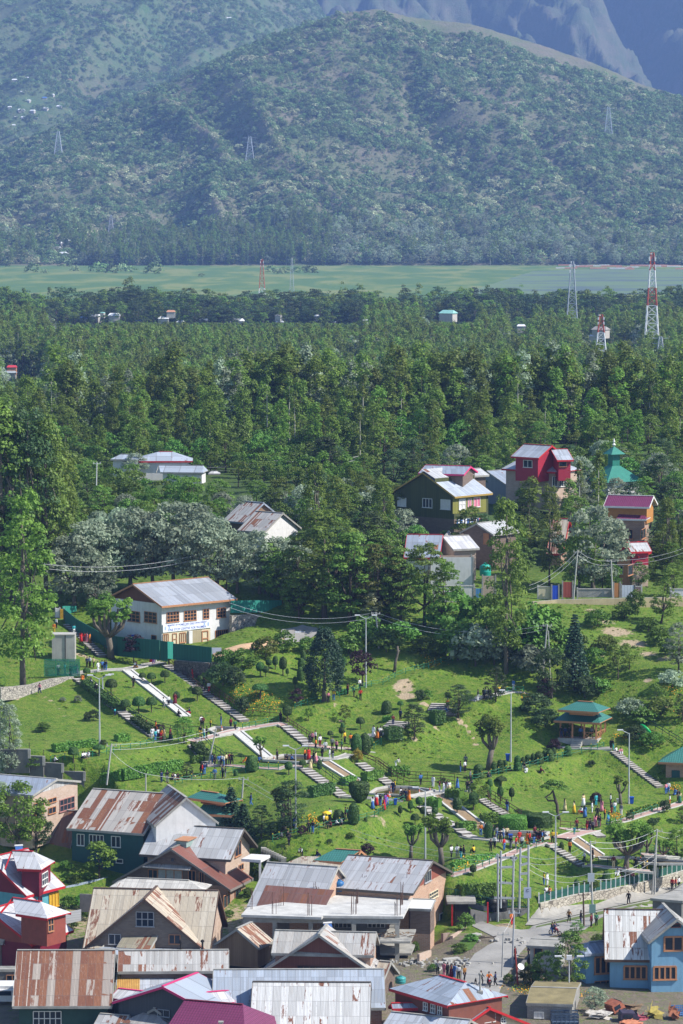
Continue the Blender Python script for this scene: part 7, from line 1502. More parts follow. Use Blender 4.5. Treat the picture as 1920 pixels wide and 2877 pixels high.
for(a,b),(c,d)in(((x0,y0),(x0+(x1-x0)/3,y0)),((x0+(x1-x0)*2/3,y0),(x1,y0)),((x1,y0),(x1,y1)),((x1,y1),(x0,y1))):
 mb=MB();A=k.P(a,b,zf);B=k.P(c,d,zf);n=max(1,round((B-A).length/1.0));U=Vector((0,0,1))
 for z in(.12,.95):mb.beam(A+U*z,B+U*z,.08)
 for i in range(n):p,q=A.lerp(B,i/n),A.lerp(B,(i+1)/n);mb.beam(p+U*.12,q+U*.95,.06);mb.beam(p+U*.95,q+U*.12,.06)
 k.part(mb,'lattice_rail',[woodo])
mb=MB()
for i in range(4):a=k.P(x0+(x1-x0)*.36,y0+.35+.35*i,zf-.15-.28*i);b=k.P(x0+(x1-x0)*.64,y0+.35+.35*i,zf-.15-.28*i);mb.beam(a-Vector((0,0,.2)),b-Vector((0,0,.2)),.5,.5)
k.part(mb,'step',[rawc]);mb=MB();a=h.P(h.L*.2,h.w-1.1,-h.w*h.tp-.1);mb.beam(k.P(k.L*.2,1.6,-.1),k.P(k.L*.2+1.0,1.6,-.1),.05,.7);k.part(mb,'signboard',[paint('pale_blue_board',(.55,.62,.72),.6,.1,3)])
pavilion('kiosk with two-tier teal tiled roof behind the young deodars',-77.3,(S('F7',620,160),S('F7',800,172),S('F7',468,226),S('F7',870,297)),(S('F7',640,300),S('F7',880,310),S('F7',560,400),S('F7',940,420)),-84,-20,False,'kiosk',teal)
pavilion('low kiosk whose teal tiled roof peeps over the grey roofs',-81.7,(S('R2',770,530),S('R2',930,536),S('R2',628,602),S('R2',805,612)),None,-86.5,-15,False,'kiosk')
h=House('brick_kiosk','brick kiosk with teal tiled roof and green window at the right edge','kiosk',-77.4,S('G5',1600,960),S('G5',1700,965),S('G5',1292,1146),None,p0=30,th0=-8,hip=(3,2),hw=3.2,roof=tealt,fascia=woodo,walls=[(3.2,bw)],over=.8,ov2=1.0);h.win('F','G5',1447,1236,1530,1345,nx=2,ny=1,fr=teal,gl=teal)
# unfinished concrete building
rt=empty('unfinished_building',(-2,424,-91),0,'unfinished concrete frame building with bare roof slab and rebar amid the village','building');O=Vector(rt.location);Zs=-84.4
def prism(mb,P,z0,z1,m=0):
 n=len(P);mb.face([(p.x,p.y,z1)for p in P],m);mb.face([(p.x,p.y,z0)for p in reversed(P)],m)
 for i in range(n):a,b=P[i],P[(i+1)%n];mb.face([(a.x,a.y,z0),(b.x,b.y,z0),(b.x,b.y,z1),(a.x,a.y,z1)],m)
P=[at_z(*px('R2',a,b),Zs)for a,b in((175,942),(680,958),(690,948),(1195,953),(1272,802),(1190,796),(770,792),(640,832),(380,872),(215,896))];mb=MB();prism(mb,P,Zs-.3,Zs);local(mb,O);mb.build('roof_slab',paint('bleached_concrete',(.52,.51,.48),.9,.3,.7,bump=.3),rt)
fl,fr=P[0],P[3];mb=MB();mb.beam(fl+Vector((.2,.3,-.62)),fr+Vector((-.4,.3,-.62)),.4,.65);local(mb,O);mb.build('front_beam',conc,rt);zc=-93
for r_,dy in((0,.35),(1,6.0),(2,11.5)):
 for xx in(185,385,612,885,1158):
  f=(xx-175)/1020;p=fl.lerp(fr,f);
  if r_==2 and xx<600:continue
  mb=MB();mb.box((p.x+(.3 if xx<200 else 0),p.y+dy,(Zs-.4+zc)/2),(.5,.5,Zs-.4-zc));local(mb,O);mb.build('column',conc,rt)
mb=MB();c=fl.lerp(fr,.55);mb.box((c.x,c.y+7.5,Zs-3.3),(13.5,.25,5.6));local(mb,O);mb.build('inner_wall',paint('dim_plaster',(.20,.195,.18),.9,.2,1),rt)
for xx in(815,1025):p=at_d(*px('R2',xx,998),c.y+7.3);mb=MB();mb.box((p.x,p.y,p.z),(2.2,.12,1.0),0,0);mb.box((p.x,p.y-.08,p.z),(2.0,.03,.8),0,1);[mb.box((p.x-1+i*.5,p.y-.1,p.z),(.07,.06,.9),0,2)for i in range(5)];local(mb,O);mb.build('window',[conc,glass,wwin],rt)
for zz,(a,b)in((-87.0,((1045,1110),(1245,1160))),(-89.3,((1050,1185),(1245,1190)))):
 P2=[at_z(*px('R2',*q),zz)for q in(a,b)];q=P2[1];mb=MB();prism(mb,[Vector((P2[0].x,P2[0].y,0)),Vector((q.x,P2[0].y,0)),Vector((q.x+.8,P2[0].y+7,0)),Vector((P2[0].x,P2[0].y+7,0))],zz-.25,zz);local(mb,O);mb.build('floor_slab',conc,rt)
mb=MB();c=at_d(*px('R2',1125,1060),fl.y+4.5)
for i in range(9):mb.box((c.x+.05*i,c.y+.28*i,c.z-1.0+.24*i),(1.2,.3,.24))
local(mb,O);mb.build('stairs',rawc,rt);rd=random.Random(4)
for xx,yy,n in((385,935,3),(605,945,5),(425,885,4),(650,850,5),(885,940,5),(915,870,5),(950,800,4),(1160,945,6),(1175,880,5),(1212,815,3),(230,905,3),(680,815,3),(780,800,2)):
 p=at_z(*px('R2',xx,yy),Zs);mb=MB()
 for i in range(n):a=p+Vector((rd.uniform(-.35,.35),rd.uniform(-.3,.3),0));mb.tube([a,a+Vector((rd.uniform(-.06,.06),0,rd.uniform(1.3,2.9)))],.03,4)
 local(mb,O);mb.build('rebar',paint('rusty_rebar',(.10,.055,.04),.8,.3,3),rt)
mb=MB();a,b=at_z(*px('R2',960,830),Zs),at_z(*px('R2',1190,838),Zs);mb.beam(a+Vector((0,1,.35)),b+Vector((0,1,.35)),.3,.7);local(mb,O);mb.build('parapet',conc,rt)
mb=MB();rd2=random.Random(8);c=at_z(*px('R2',1130,1095),-86.9)
for i in range(40):q=c+Vector((rd2 .uniform(-2.2,2.2),rd2 .uniform(-.5,2.6),.1+rd2 .random()*.3));mb.beam(q,q+Vector((rd2 .uniform(-.8,.8),rd2 .uniform(-.4,.4),rd2 .uniform(-.1,.2))),.10,.06)
local(mb,Vector(c));tag(mb.build('timber_pile',wood,None,c),'heap of planks and rubble on the middle floor of the unfinished building','timber pile')
h=House('brick_annex','small brick room with white flat awning roof joined to the tall orange house','building',-84.6,S('R2',1258,845),S('R2',1402,842),S('R2',1235,905),S('R2',1362,908),p0=10,th0=-3,hw=6.2,wb=.5,roof=paint('white_slab',(.62,.62,.60),.8,.15,1),walls=[(3.0,bwd),(3.2,bwo)],over=.3,ov2=.1)
def tank(reg,x,y,d,col,lab,r=.62,hh=1.35):
 p=at_d(*px(reg,x,y),d);mb=MB();mb.lathe([(r*.98,0),(r,.05),(r,hh*.3),(r*1.03,hh*.33),(r,hh*.36),(r,hh*.62),(r*1.03,hh*.65),(r,hh*.68),(r,hh*.8),(r*.5,hh*.96),(r*.3,hh*.97),(r*.3,hh*1.05),(.02,hh*1.06)],(0,0,0),16);m2=MB();m2 .lathe([(r*.34,hh*1.0),(r*.34,hh*1.07),(.01,hh*1.1)],(0,0,0),12)
 rt=empty('water_tank',p,0,lab,'water tank');mb.build('tank_body',paint('tank_%d'%int(x),col,.45,.15,2),rt,smooth=True);m2 .build('lid',paint('tank_lid_%d'%int(x),tuple(c*.6 for c in col[:3])+(1,),.5),rt)
tank('R2',790,792,427,(.02,.12,.30,1),'blue plastic water tank on the grey roof behind the concrete slab');tank('R2',1138,797,427,(.02,.16,.13,1),'dark green water tank behind the right end of the concrete slab')
tank('R6',323,128,565,(.02,.32,.24,1),'teal water tank on a stand by the white walled house',.9,1.9);tank('R2',1178,1372,398,(.05,.30,.30,1),'turquoise water tank between the low brick walls',.6,.8)
for x,lab in((367,'black water tank left of the transformer poles'),(423,'black water tank touching the first transformer pole')):tank('R3',x,918,436,(.012,.013,.015,1),lab,.75,1.7)
def panel(reg,x0,y0,x1,y1,d,mat,nm,lab,cat,t_=.12,cap=None):
 a=at_d(*px(reg,x0,y1),d);b=at_d(*px(reg,x1,y1),d);tp=at_d(*px(reg,(x0+x1)/2,y0),d).z;H=tp-a.z;m=MB();m.beam(Vector((0,0,H/2)),(b-a)+Vector((0,0,H/2)),t_,H);rt=empty(nm,a,0,lab,cat);m.build('panel',mat,rt)
 m=MB();
 for p in(Vector((0,0,0)),b-a):m.beam(p-Vector((0,0,.8)),p+Vector((0,0,H+.2)),.22,.22)
 if cap:m.beam(Vector((0,-.02,H*.97)),(b-a)+Vector((0,-.02,H*.97)),t_+.1,.12)
 m.build('post',cap or conc,rt);return rt
blg=plank('bright_blue_gate',(.02,.07,.50),(.03,.10,.62),.5)
for a in((862,852,900,925,560.5,blg,'gate','bright blue iron gate in the roadside wall','gate'),(920,832,975,915,561,plank('rust_red_gate',(.30,.06,.04),(.36,.09,.06),.5),'gate','rust red sheet gate beside the leaning pole','gate'),(1195,838,1230,915,562,plank('orange_gate',(.45,.19,.06),(.52,.24,.08),.4),'gate','orange wooden gate under the peach house','gate'),(1236,850,1308,915,562,plank('white_sheet',(.50,.54,.60),(.58,.62,.68),.5),'sheet_fence','white sheet fence under the peach house','fence'),(1310,855,1345,912,562,paint('dusty_pink_wall',(.42,.25,.22),.8,.2,1),'wall','dusty pink wall right of the white sheets','wall'),(225,850,445,940,556,whp,'wall','long white painted yard wall behind the walnut trees','wall'),(450,868,487,935,555.5,plank('blue_shutter',(.06,.20,.42),(.09,.26,.5),.4),'gate','blue barred gate at the end of the white wall','gate'),(788,855,860,925,561,creamw,'wall','cream wall with iron bars left of the blue gate','wall'),(1000,868,1190,915,562.5,conc,'wall','shaded grey wall under the roadside willow','wall'),(1500,868,1600,908,563,whp,'wall','white wall at the right edge of the upper road','wall'),(490,800,560,935,561,bwp,'building','small brick outbuilding under the teal water tank','outbuilding'),(210,700,440,850,566,whp,'building','white house front seen through the airy walnut trees','house'),(270,690,430,800,571,bwp,'building','brick wall under the dazzling white roofs','building')):panel('R9',*a,cap=kerbm if a[8]in('wall',)else None)
panel('R4',350,335,376,440,552.5,whp,'gate_pillar','white gate pillar at the head of the railed steps','pillar',.5);panel('R4',380,340,404,440,552,yelw,'gate_pillar','yellow and white gate pillar next to the teal sheets','pillar',.5)
p=gp('R4',400,668);mb=MB();hh=168/2.24*p.y/F;mb.box((0,1.2,hh/2),(145/2.24*p.y/F,2.6,hh));mb.box((0,1.2,hh+.05),(148/2.24*p.y/F,2.8,.12));mb.tube([(.3,-.15,0),(.3,-.15,hh)],.06,5,1);tag(mb.build('pump_house',[rawc,blackw],None,p),'plain grey concrete block with a dark drain pipe by the big left poplar','pump house')
p=gp('R4',390,765);rt=empty('net_cage',p,0,'green netted cage with people beside the low rubble wall','cage');mb=MB()
for x_ in(-2.6,-.9,.9,2.6):mb.beam((x_,0,0),(x_,0,2.6),.09)
for z_ in(0.1,1.3,2.6):mb.beam((-2.6,0,z_),(2.6,0,z_),.06)
mb.build('frame',greenp,rt);mb=MB();mb.box((0,.3,1.3),(5.1,.03,2.4));nm_=NT('green_net');tr=nm_.n('ShaderNodeBsdfTransparent');mx=nm_.n('ShaderNodeMixShader');mx.inputs[0].default_value=.55;nm_.l(tr.outputs[0],mx.inputs[1]);nm_.l(nm_.p.outputs[0],mx.inputs[2]);nm_.l(mx.outputs[0],nm_.out.inputs[0]);mb.build('net',nm_.done((.02,.20,.15,1),.8),rt)
h=House('lane_shed','low grey shed with flat concrete roof and brown door at the lane corner','shed',-86.9,S('R3',610,1096),S('R3',820,1096),S('R3',582,1136),None,p0=7,th0=0,hw=3.0,roof=conc,walls=[(3.2,rawc)],over=.3,ov2=.3);h.win('F','R3',632,1150,682,1200,nx=1,kind='door')
h=House('edge_slab_building','dark block building with flat grey slab roof at the right edge','building',-88.9+2.6,S('R3',1500,790),S('R3',1700,790),S('R3',1362,836),None,p0=6,th0=-4,hw=3.4,roof=conc,walls=[(3.4,concd)],over=.2,ov2=.2)
h=House('corner_shop','small flat-roofed dark shop with red posts right of the orange brick house','shop',-86.3,S('R3',78,828),S('R3',255,845),S('R3',90,862),None,p0=6,th0=-6,hw=3.2,roof=conc,walls=[(3.2,blackw)],over=.2,ov2=.9);mb=MB();[mb.beam(h.P(x_,h.w-.15,-3.2),h.P(x_,h.w-.15,-.3),.2)for x_ in(.6,5)];h.part(mb,'post',[redf])
h=House('ruined_shed','old block shed with weedy earth roof behind the floodlight pole','shed',-88.0,S('R3',610,1400),S('R3',900,1405),S('R3',580,1500),None,p0=6,th0=0,hw=3.0,roof=paint('mossy_earth_roof',(.24,.20,.10),.95,.45,.6),walls=[(3.2,brick('grey_block',(.26,.25,.23),(.34,.33,.30),(.2,.19,.18)))],over=.1,ov2=.1);h.win('F','R3',632,1555,690,1592,nx=2,fr=wwin,gl=whp)
wall_px([('R3',225,905),('R3',365,935),('R3',585,905)],433,436.5,3.6,.4,concd,'yard_wall','stained dark block wall behind the electric poles');wall_px([('R3',110,1075),('R3',170,1040),('R3',222,1000)],424,433,3.4,.35,bwp,'yard_wall','pale wall with ribs along the left side of the lane');wall_px([('R3',520,1330),('R3',560,1240),('R3',605,1190)],404,413,2.2,.4,concd,'yard_wall','dark lane wall beside the shaded drain')
wall_px([('R2',1290,1190),('R2',1365,1165)],412,417,2.6,.3,bwp,'yard_wall','pale brick yard wall below the unfinished building');wall_px([('R2',1440,1060),('R2',1520,1050)],424,430,3,.3,plank('shop_shutters',(.20,.10,.08),(.30,.27,.22),.8),'shutters','row of closed brown and grey shutters on the lane','shutters')
def junk(nm,reg,x,y,w_,h_,col,lab,cat,rot=0,tilt=0.0,kind=0):
 p=gp(reg,x,y)if reg!='Z' else None;d=p.y;W=w_/REG[reg][2]*d/F;H=h_/REG[reg][2]*d/F;mb=MB();M=Matrix.Rotation(rot,4,'Z')@Matrix.Rotation(tilt,4,'Y');m=paint('junk_%s_%d'%(nm,int(x)),col,.7,.45,2.5);m2=paint('junk_dark',(.03,.028,.027),.7,.3,3);rt=empty(nm,p,0,lab,cat)
 if kind==0:
  prof=[(-.5,0),(.5,0),(.5,.55),(.28,1),(-.45,1),(-.5,.9)];A=[M@Vector((a*W,-.9,b*H))for a,b in prof];B=[M@Vector((a*W,.9,b*H))for a,b in prof];mb.face(A);mb.face(list(reversed(B)))
  for i in range(6):mb.face([A[i],B[i],B[(i+1)%6],A[(i+1)%6]])
  mb.build('cab',m,rt);q=MB();q.box((-.1*W,-.93,.68*H),(.5*W,.03,.32*H),0,0,M);q.box((.41*W,0,.78*H),(.03,1.5,.3*H),0,0,M);q.build('window',glass,rt)
  for s in(-.3,.3):q=MB();q.tube([M@Vector((s*W,-1.0,.1)),M@Vector((s*W,-.7,.1))],.42,12);q.build('wheel',m2,rt)
 elif kind==1:
  for z in range(4):mb.box((0,-.95,H*(.15+.27*z)),(W,.05,H*.12),0,0,M);mb.box((0,.95,H*(.15+.27*z)),(W,.05,H*.12),0,0,M)
  for i in range(7):mb.box((-W/2+W*i/6,-.98,H/2),(.08,.08,H),0,0,M);mb.box((-W/2+W*i/6,.98,H/2),(.08,.08,H),0,0,M)
  mb.box((0,0,.06),(W,1.9,.12),0,0,M);mb.build('cargo_body',m,rt)
 else:
  rd=random.Random(int(x));
  for i in range(9):c=M@Vector((rd.uniform(-.4,.4)*W,rd.uniform(-.8,.8),rd.uniform(.1,.8)*H));u_=Vector((rd.uniform(.3,.6)*W,rd.uniform(-.3,.3),rd.uniform(-.3,.3)*H));v_=Vector((rd.uniform(-.2,.2),.5,rd.uniform(-.2,.5)*H));mb.face([c-u_-v_*.5,c+u_*.6-v_,c+u_+v_*.7,c-u_*.5+v_]);mb.beam(c-u_,c+v_*2,.06)
  mb.build('scrap_sheets',m,rt)
for a in(('scrap_cab','F5',760,1420,170,160,(.36,.12,.07,1),'tilted rusty truck cab roof lying in the scrapyard','scrap cab',.5,-.4,0),('scrap_cab','F5',900,1520,230,120,(.05,.04,.07,1),'dark purple wrecked cab in the middle of the scrapyard','scrap cab',.1,.05,0),('truck_body','F5',1520,1440,170,90,(.10,.22,.45,1),'blue ribbed truck body at the right of the scrapyard','truck body',0,0,1),('scrap_heap','F5',1440,1500,110,120,(.28,.10,.05,1),'rusty brown doors leaning against the blue truck body','scrap metal',0,.3,2),('scrap_heap','F5',1200,1480,150,110,(.40,.32,.08,1),'crumpled yellow and green cab panel in the scrapyard','scrap metal',0,.3,2),('scrap_heap','F5',560,1480,200,70,(.45,.42,.38,1),'pale crumpled sheets over a brown heap','scrap metal',0,0,2),('scrap_heap','F5',920,1400,250,100,(.25,.17,.10,1),'pile of bent frames behind the wrecked cab','scrap metal',0,0,2),('scrap_heap','F5',1100,1500,100,60,(.35,.08,.10,1),'small pink-red scrap panel on the ground','scrap metal',0,0,2),('truck_body','F5',120,1540,330,130,(.06,.09,.14,1),'dark blue empty truck body below the ruined shed','truck body',0,0,1),('scrap_heap','F5',960,1556,240,40,(.55,.22,.12,1),'orange topped cab cut by the bottom edge','scrap metal',0,0,2)):junk(*a)
rt=empty('van',at_z(*px('R1',36,1482),-90.3),0,'white van parked in the dark yard at the left edge','van');mb=MB();mb.box((0,0,.95),(2.0,3.8,1.3));mb.box((0,.2,1.75),(1.85,2.9,.35));mb.build('body',whp,rt);mb=MB();mb.box((0,-1.92,1.25),(1.6,.04,.5));mb.build('windscreen',glass,rt)
for sx in(-1,1):
 for sy in(-1.2,1.2):mb=MB();mb.tube([(sx*.9,sy,.33),(sx*1.02,sy,.33)],.33,12);mb.build('wheel',blackw,rt)
def board(reg,x0,y0,x1,y1,d,rows,bgc,lab,fgc,size,leg=True,nm='signboard'):
 a=at_d(*px(reg,x0,y1),d);b=at_d(*px(reg,x1,y1),d);tz=at_d(*px(reg,(x0+x1)/2,y0),d).z;W=(b-a).length;H=tz-a.z;c=(a+b)/2;rt=empty(nm,c,0,lab,'signboard');mb=MB();mb.box((0,0,H/2),(W,.06,H));o=mb.build('board',paint('board_%d'%int(x0),bgc,.6,.08,2),rt)
 hh=(b-a).normalized();n=Vector((0,0,1)).cross(hh)*-1
 for i,(s_,z_)in enumerate(rows):text(s_,Vector((0,-.05,H*z_)),Vector((0,-1,0)),Vector((1,0,0)),size,paint('sign_ink_%d'%int(x0),fgc,.6,.05,2),o,Matrix.Identity(4))
 return rt
board('G2',768,78,872,185,526,(('20',.5),)if 0 else(),(.60,.64,.74),'small board with blue and yellow bands at the corner of the office wall',(.05,.08,.5),.3)
r_=bpy.data.objects['signboard'];
mb=MB();W=104/3.92*526/F
for z_,c_ in((1.15,0),(.80,1),(.42,0)):mb.box((0,-.06,z_),(W*.86,.03,.26),0,c_)
mb.build('printed_band',[blueink,paint('yellow_band',(.70,.68,.15),.6,.1,3)],r_)
board('F4',1102,1098,1202,1228,401,(('20',.3),),(.50,.48,.47),'weathered square board with the number 20 beside the red pole',(.06,.07,.12),.52);board('R3',705,1598,765,1632,398,(),(.05,.30,.20),'green board at the foot of the thin pole',(.8,.8,.8),.3);board('F5',420,92,498,200,433.5,(),(.16,.27,.25),'grey-green metal board on the transformer pole',(.8,.8,.8),.3);board('R3',968,680,1010,735,433.4,(),(.42,.46,.50),'pale metal board high on the roadside pole',(.8,.8,.8),.3);board('R3',565,770,612,838,433,(('C',.7),),(.40,.45,.55),'light grey meter box board on the twin poles with a dark curved mark',(.03,.04,.10),.5)
def bin_(reg,x,y,lab,col=(.02,.10,.50,1),w_=44,h_=80):
 p=gp(reg,x,y);k=p.y/F/REG[reg][2];W,H=w_*k,h_*k;rt=empty('litter_bin',p,0,lab,'litter bin');mb=MB();a,b=W*.40,W*.5
 for s in range(4):c0=[(-1,-1),(1,-1),(1,1),(-1,1)][s];c1=[(-1,-1),(1,-1),(1,1),(-1,1)][(s+1)%4];mb.face([(c0[0]*a,c0[1]*a,.05),(c1[0]*a,c1[1]*a,.05),(c1[0]*b,c1[1]*b,H*.86),(c0[0]*b,c0[1]*b,H*.86)])
 m_=paint('bin_%d'%int(col[1]*100),col,.45,.1,2);mb.build('body',m_,rt);mb=MB();mb.box((0,0,H*.92),(W*1.12,W*1.12,H*.13));mb.build('lid',m_,rt)
bin_('G4',1086,1130,'blue litter bin under the tall lamp post on the upper lawn');bin_('G8',1003,308,'blue litter bin beside the right-hand lamp post');bin_('G6',307,675,'blue litter bin by the leaning dark tree',h_=95,w_=34);bin_('G7',1118,705,'blue litter bin by the drum hedge and the crowd',h_=65);bin_('G8',850,300,'small grey-white box bin beside the slim pollarded plane',(.55,.56,.55,1),30,50);bin_('G6',250,680,'small grey box bin left of the blue one',(.30,.36,.33,1),34,60);bin_('G6',1418,440,'dark green bin at the end of the central pond',(.02,.10,.05,1),34,75)
def cone(reg,x,y,lab):
 p=gp(reg,x,y);rt=empty('traffic_cone',p,0,lab,'traffic cone');p.z+=.05;mb=MB();mb.lathe([(.20,.05),(.12,.35),(.05,.72),(.02,.75)],(0,0,0),10);mb.box((0,0,.025),(.45,.45,.05));mb.build('cone_body',paint('faded_orange',(.62,.20,.12),.6,.15,3),rt);mb=MB();mb.lathe([(.155,.25),(.112,.42)],(0,0,0),10);mb.build('white_band',whpost,rt)
for a in(('G2',875,998,'faded traffic cone at the little terrace pool'),('G2',1450,1335,'faded traffic cone at the second pond corner'),('G6',1368,285,'traffic cone behind the person in blue at the central pond'),('G6',1350,350,'traffic cone at the near edge of the central pond, left of the railing'),('G7',112,210,'traffic cone in the right half of the central pond, left one of the pair'),('G7',228,190,'traffic cone in the right half of the central pond, right one of the pair'),('G8',1100,950,'traffic cone behind the wide pollarded plane'),('G8',1385,965,'traffic cone at the right end of the lowest pond'),('G7',1540,700,'traffic cone by the drum hedge pond')):cone(*a)
# lamps, poles, wires
galv=paint('galvanised_steel',(.46,.48,.50),.4,.15,2,.2);polec=paint('pale_concrete_pole',(.46,.45,.42),.8,.2,2);polew=paint('brown_wood_pole',(.13,.085,.065),.8,.3,3);polr=paint('red_painted_pole',(.33,.05,.035),.6,.25,2);headm=paint('white_lamp_head',(.72,.72,.74),.4,.1,2)
def pole_h(reg,x,y0,y1,d):return(y1-y0)/REG[reg][2]*d/F
def lamp(reg,x,y,ytop,lab,arms=(-1,1),dd=None):
 p=gp(reg,x,y)if dd is None else at_d(*px(reg,x,y),dd);t_=at_d(px(reg,x,y)[0],ytop,p.y);H=t_.z-p.z;rt=empty('street_lamp',p,0,lab,'street lamp');mb=MB();mb.tube([(0,0,-.2),(0,0,H*.5),(0,0,H)],[.13,.10,.07],8);mb.build('pole',galv,rt)
 for s in arms:mb=MB();mb.tube([(0,0,H-.1),(s*.9,-.1,H+.35)],.05,5);mb.build('arm',galv,rt);mb=MB();mb.box((s*1.25,-.1,H+.46),(.8,.28,.14),0,0);mb.build('lamp_head',headm,rt)
for a in(('G1',1098,1145,1906,'tall double street lamp on the lower left terrace'),('G1',1132,605,1903,'shorter lamp hidden behind the left double lamp',(1,)),('G6',318,690,2105,'double street lamp rising over the second pond'),('G7',178,915,2222,'street lamp above the red gabled roof',(-1,)),('G8',160,1350,2292,'double street lamp standing at the boundary fence'),('G8',970,308,2060,'lamp on the right lawn with one arm to the left',(-1,)),('R5',960,832,1737,'double lamp in front of the walnut trees'),('G4',1120,1140,1948,'tall thin lamp on the upper lawn by the blue bin',(-1,))):lamp(*a)
lamp('F5',170,1600,2698,'floodlight pole with three white heads beside the scrapyard',(-1,1),396)
mb=MB();mb.box((0,0,.3),(.6,.3,.5));o=mb.build('lamp_head',headm,bpy.data.objects['street_lamp.008']);o.location=(0,0,4.6+(0));o.location.z=at_d(0,2698,396).z-bpy.data.objects['street_lamp.008'].location.z
POLE={}
def pole(key,reg,x0,y0,x1,y1,lab,m=None,d=None,r=.13,arms=1):
 p=gp(reg,x1,y1)if d is None else at_d(*px(reg,x1,y1),d);t_=at_d(*px(reg,x0,y0),p.y);rt=empty('utility_pole',p,0,lab,'utility pole');v=t_-p;mb=MB();mb.tube([Vector((0,0,-.3)),v*.5,v],[r,r*.9,r*.75],7);mb.build('pole',m or polec,rt)
 if arms:mb=MB();[mb.beam(v+Vector((-.7,0,-.25-.7*i)),v+Vector((.7,0,-.25-.7*i)),.09)for i in range(arms)];[mb.tube([v+Vector((s,0,-.2)),v+Vector((s,0,.08))],.05,5)for s in(-.6,0,.6)];mb.build('crossarm',m or polec,rt)
 POLE[key]=t_
for a in(('a','R4',602,55,600,310,'thin white pole in front of the silvery willows by the office',whpost,560,.10,0),('b','R7',1437,975,1424,1275,'dark brown pole rising behind the office roof',polew,560),('c','R7',610,445,606,640,'white pole at the edge of the orchard',whpost,640,.11),('d','R8',338,205,336,300,'distant pole between orchard and poplar wood',polec,700,.1),('e','R6',905,-30,878,272,'leaning concrete pole beside the rust red gate',polec,560),('f','R6',1115,30,1125,265,'concrete pole at the orange gate',polec,561),('g','R6',713,435,683,772,'left leg of the leaning twin poles left of the spruce',polec),('h','R6',720,475,732,775,'right leg of the leaning twin poles left of the spruce',polec,None,.1,0),('i','R5',1022,360,1042,585,'slightly leaning thin pole right of the double lamp',polec),('j','R4',1362,1090,1310,1322,'strongly leaning grey pole at the lower path',polec,None,.12,0),('k','R4',703,1190,672,1432,'leaning concrete pole with forked top at the lower left',polec,470),('l','R1',918,55,918,160,'short concrete pole above the teal house roof',polec,470,.1,0),('m','F7',1062,20,1045,232,'concrete pole with forked arms on the slope behind the deodars',polec),('n','R2',237,1020,238,1282,'thin grey pole in front of the timber store',polec,405,.1,0),('o','R3',985,480,1002,1000,'roadside concrete pole carrying two metal boards',polec,434),('p','R3',1405,405,1372,822,'left of the twin concrete poles on the boundary wall',polec,450.5),('q','R3',1402,470,1388,822,'right of the twin concrete poles on the boundary wall',polec,450.5,.12,0),('r','R3',1550,585,1552,780,'dark pole at the far right of the boundary wall',polew,458,.12,0),('s','R3',437,1055,425,1408,'lane pole with forked iron top in front of the road',polec,405,.1),('t','R3',940,805,945,1032,'dark wooden pole at the corner by the blue house',polew,431),('u','R3',727,1385,730,1650,'thin pole before the ruined shed',polec,397,.1,0),('v','F4',1050,485,1103,1150,'rusty red pole leaning over the hipped roof',polr,402,.12,0),('x','F4',1040,0,1012,810,'tall pale lattice pole left of the lane wall',galv,412,.12)):pole(*a)
rt=empty('transformer_frame',gp('R3',500,1000),0,'tall white frame of linked electric poles and crossbars at the road corner','transformer frame');O=Vector(rt.location);d=434.0;Q=lambda x,y,dd=0:at_d(*px('R3',x,y),d+dd)-O
for a,b,c,e,m in((403,560,402,1015,galv),(422,540,420,900,galv),(502,580,492,1005,galv),(545,520,537,905,galv),(595,505,593,1003,galv)):mb=MB();mb.tube([Q(c,e),Q(a,b)],.14,7);mb.build('pole',m,rt)
mb=MB()
for a in((385,582,520,582),(400,645,505,640),(400,738,505,745),(380,835,510,838),(545,575,598,580),(545,630,598,615),(545,685,598,680),(545,720,560,720),(395,560,420,585),(505,600,525,580),(500,600,480,580)):mb.beam(Q(a[0],a[1]),Q(a[2],a[3]),.22,.26)
mb.build('crossbar',galv,rt);mb=MB();[mb.lathe([(.05,0),(.10,.08),(.05,.16),(.10,.24),(.04,.34)],Q(x_,y_),7)for x_,y_ in((410,738),(450,735),(490,740),(410,832),(450,832),(490,834),(400,580),(450,578),(505,578))];mb.build('insulator',blackw,rt)
wirem=paint('aluminium_wire',(.50,.51,.53),.5,.1,2);nw=0
def wire(pts,lab,sag=.8,r=.019,off=((0,0,0),(0,0,-.7))):
 O=pts[0].copy();mb=MB()
 for o in off:
  o=Vector(o)
  for a,b in zip(pts[:-1],pts[1:]):mb.tube([a.lerp(b,i/10)+o-Vector((0,0,sag*4*(i/10)*(1-i/10)))for i in range(11)],r,3,0,False)
 local(mb,O);tag(mb.build('power_line',wirem,None,O),lab,'wire')
P_=POLE;wire([at_d(*px('R7',270,1085),545),P_['b'],at_d(*px('R7',1568,1010),560)],'power lines sagging across the willows above the office',1.6);wire([P_['i'],P_['g']],'pair of power lines sagging to the leaning twin poles',2.0);wire([at_d(*px('R5',100,300),535),P_['i']],'pair of power lines from the office roof to the thin pole',1.6)
wire([P_['g'],at_d(*px('R6',880,610),540)],'short wire right of the twin poles',.5,off=((0,0,0),));wire([P_['e'],P_['f'],at_d(*px('R9',1600,640),562)],'wires between the upper road poles',.7);wire([at_d(*px('R6',600,190),556),P_['e']],'wires left of the leaning pole at the red gate',.8);wire([P_['o'],P_['p'],at_d(*px('R3',1600,370),465)],'thick twin wires over the boundary fence',.8,.023);wire([O+Q(595,580),P_['o']],'wires from the transformer frame to the board pole',1.0)
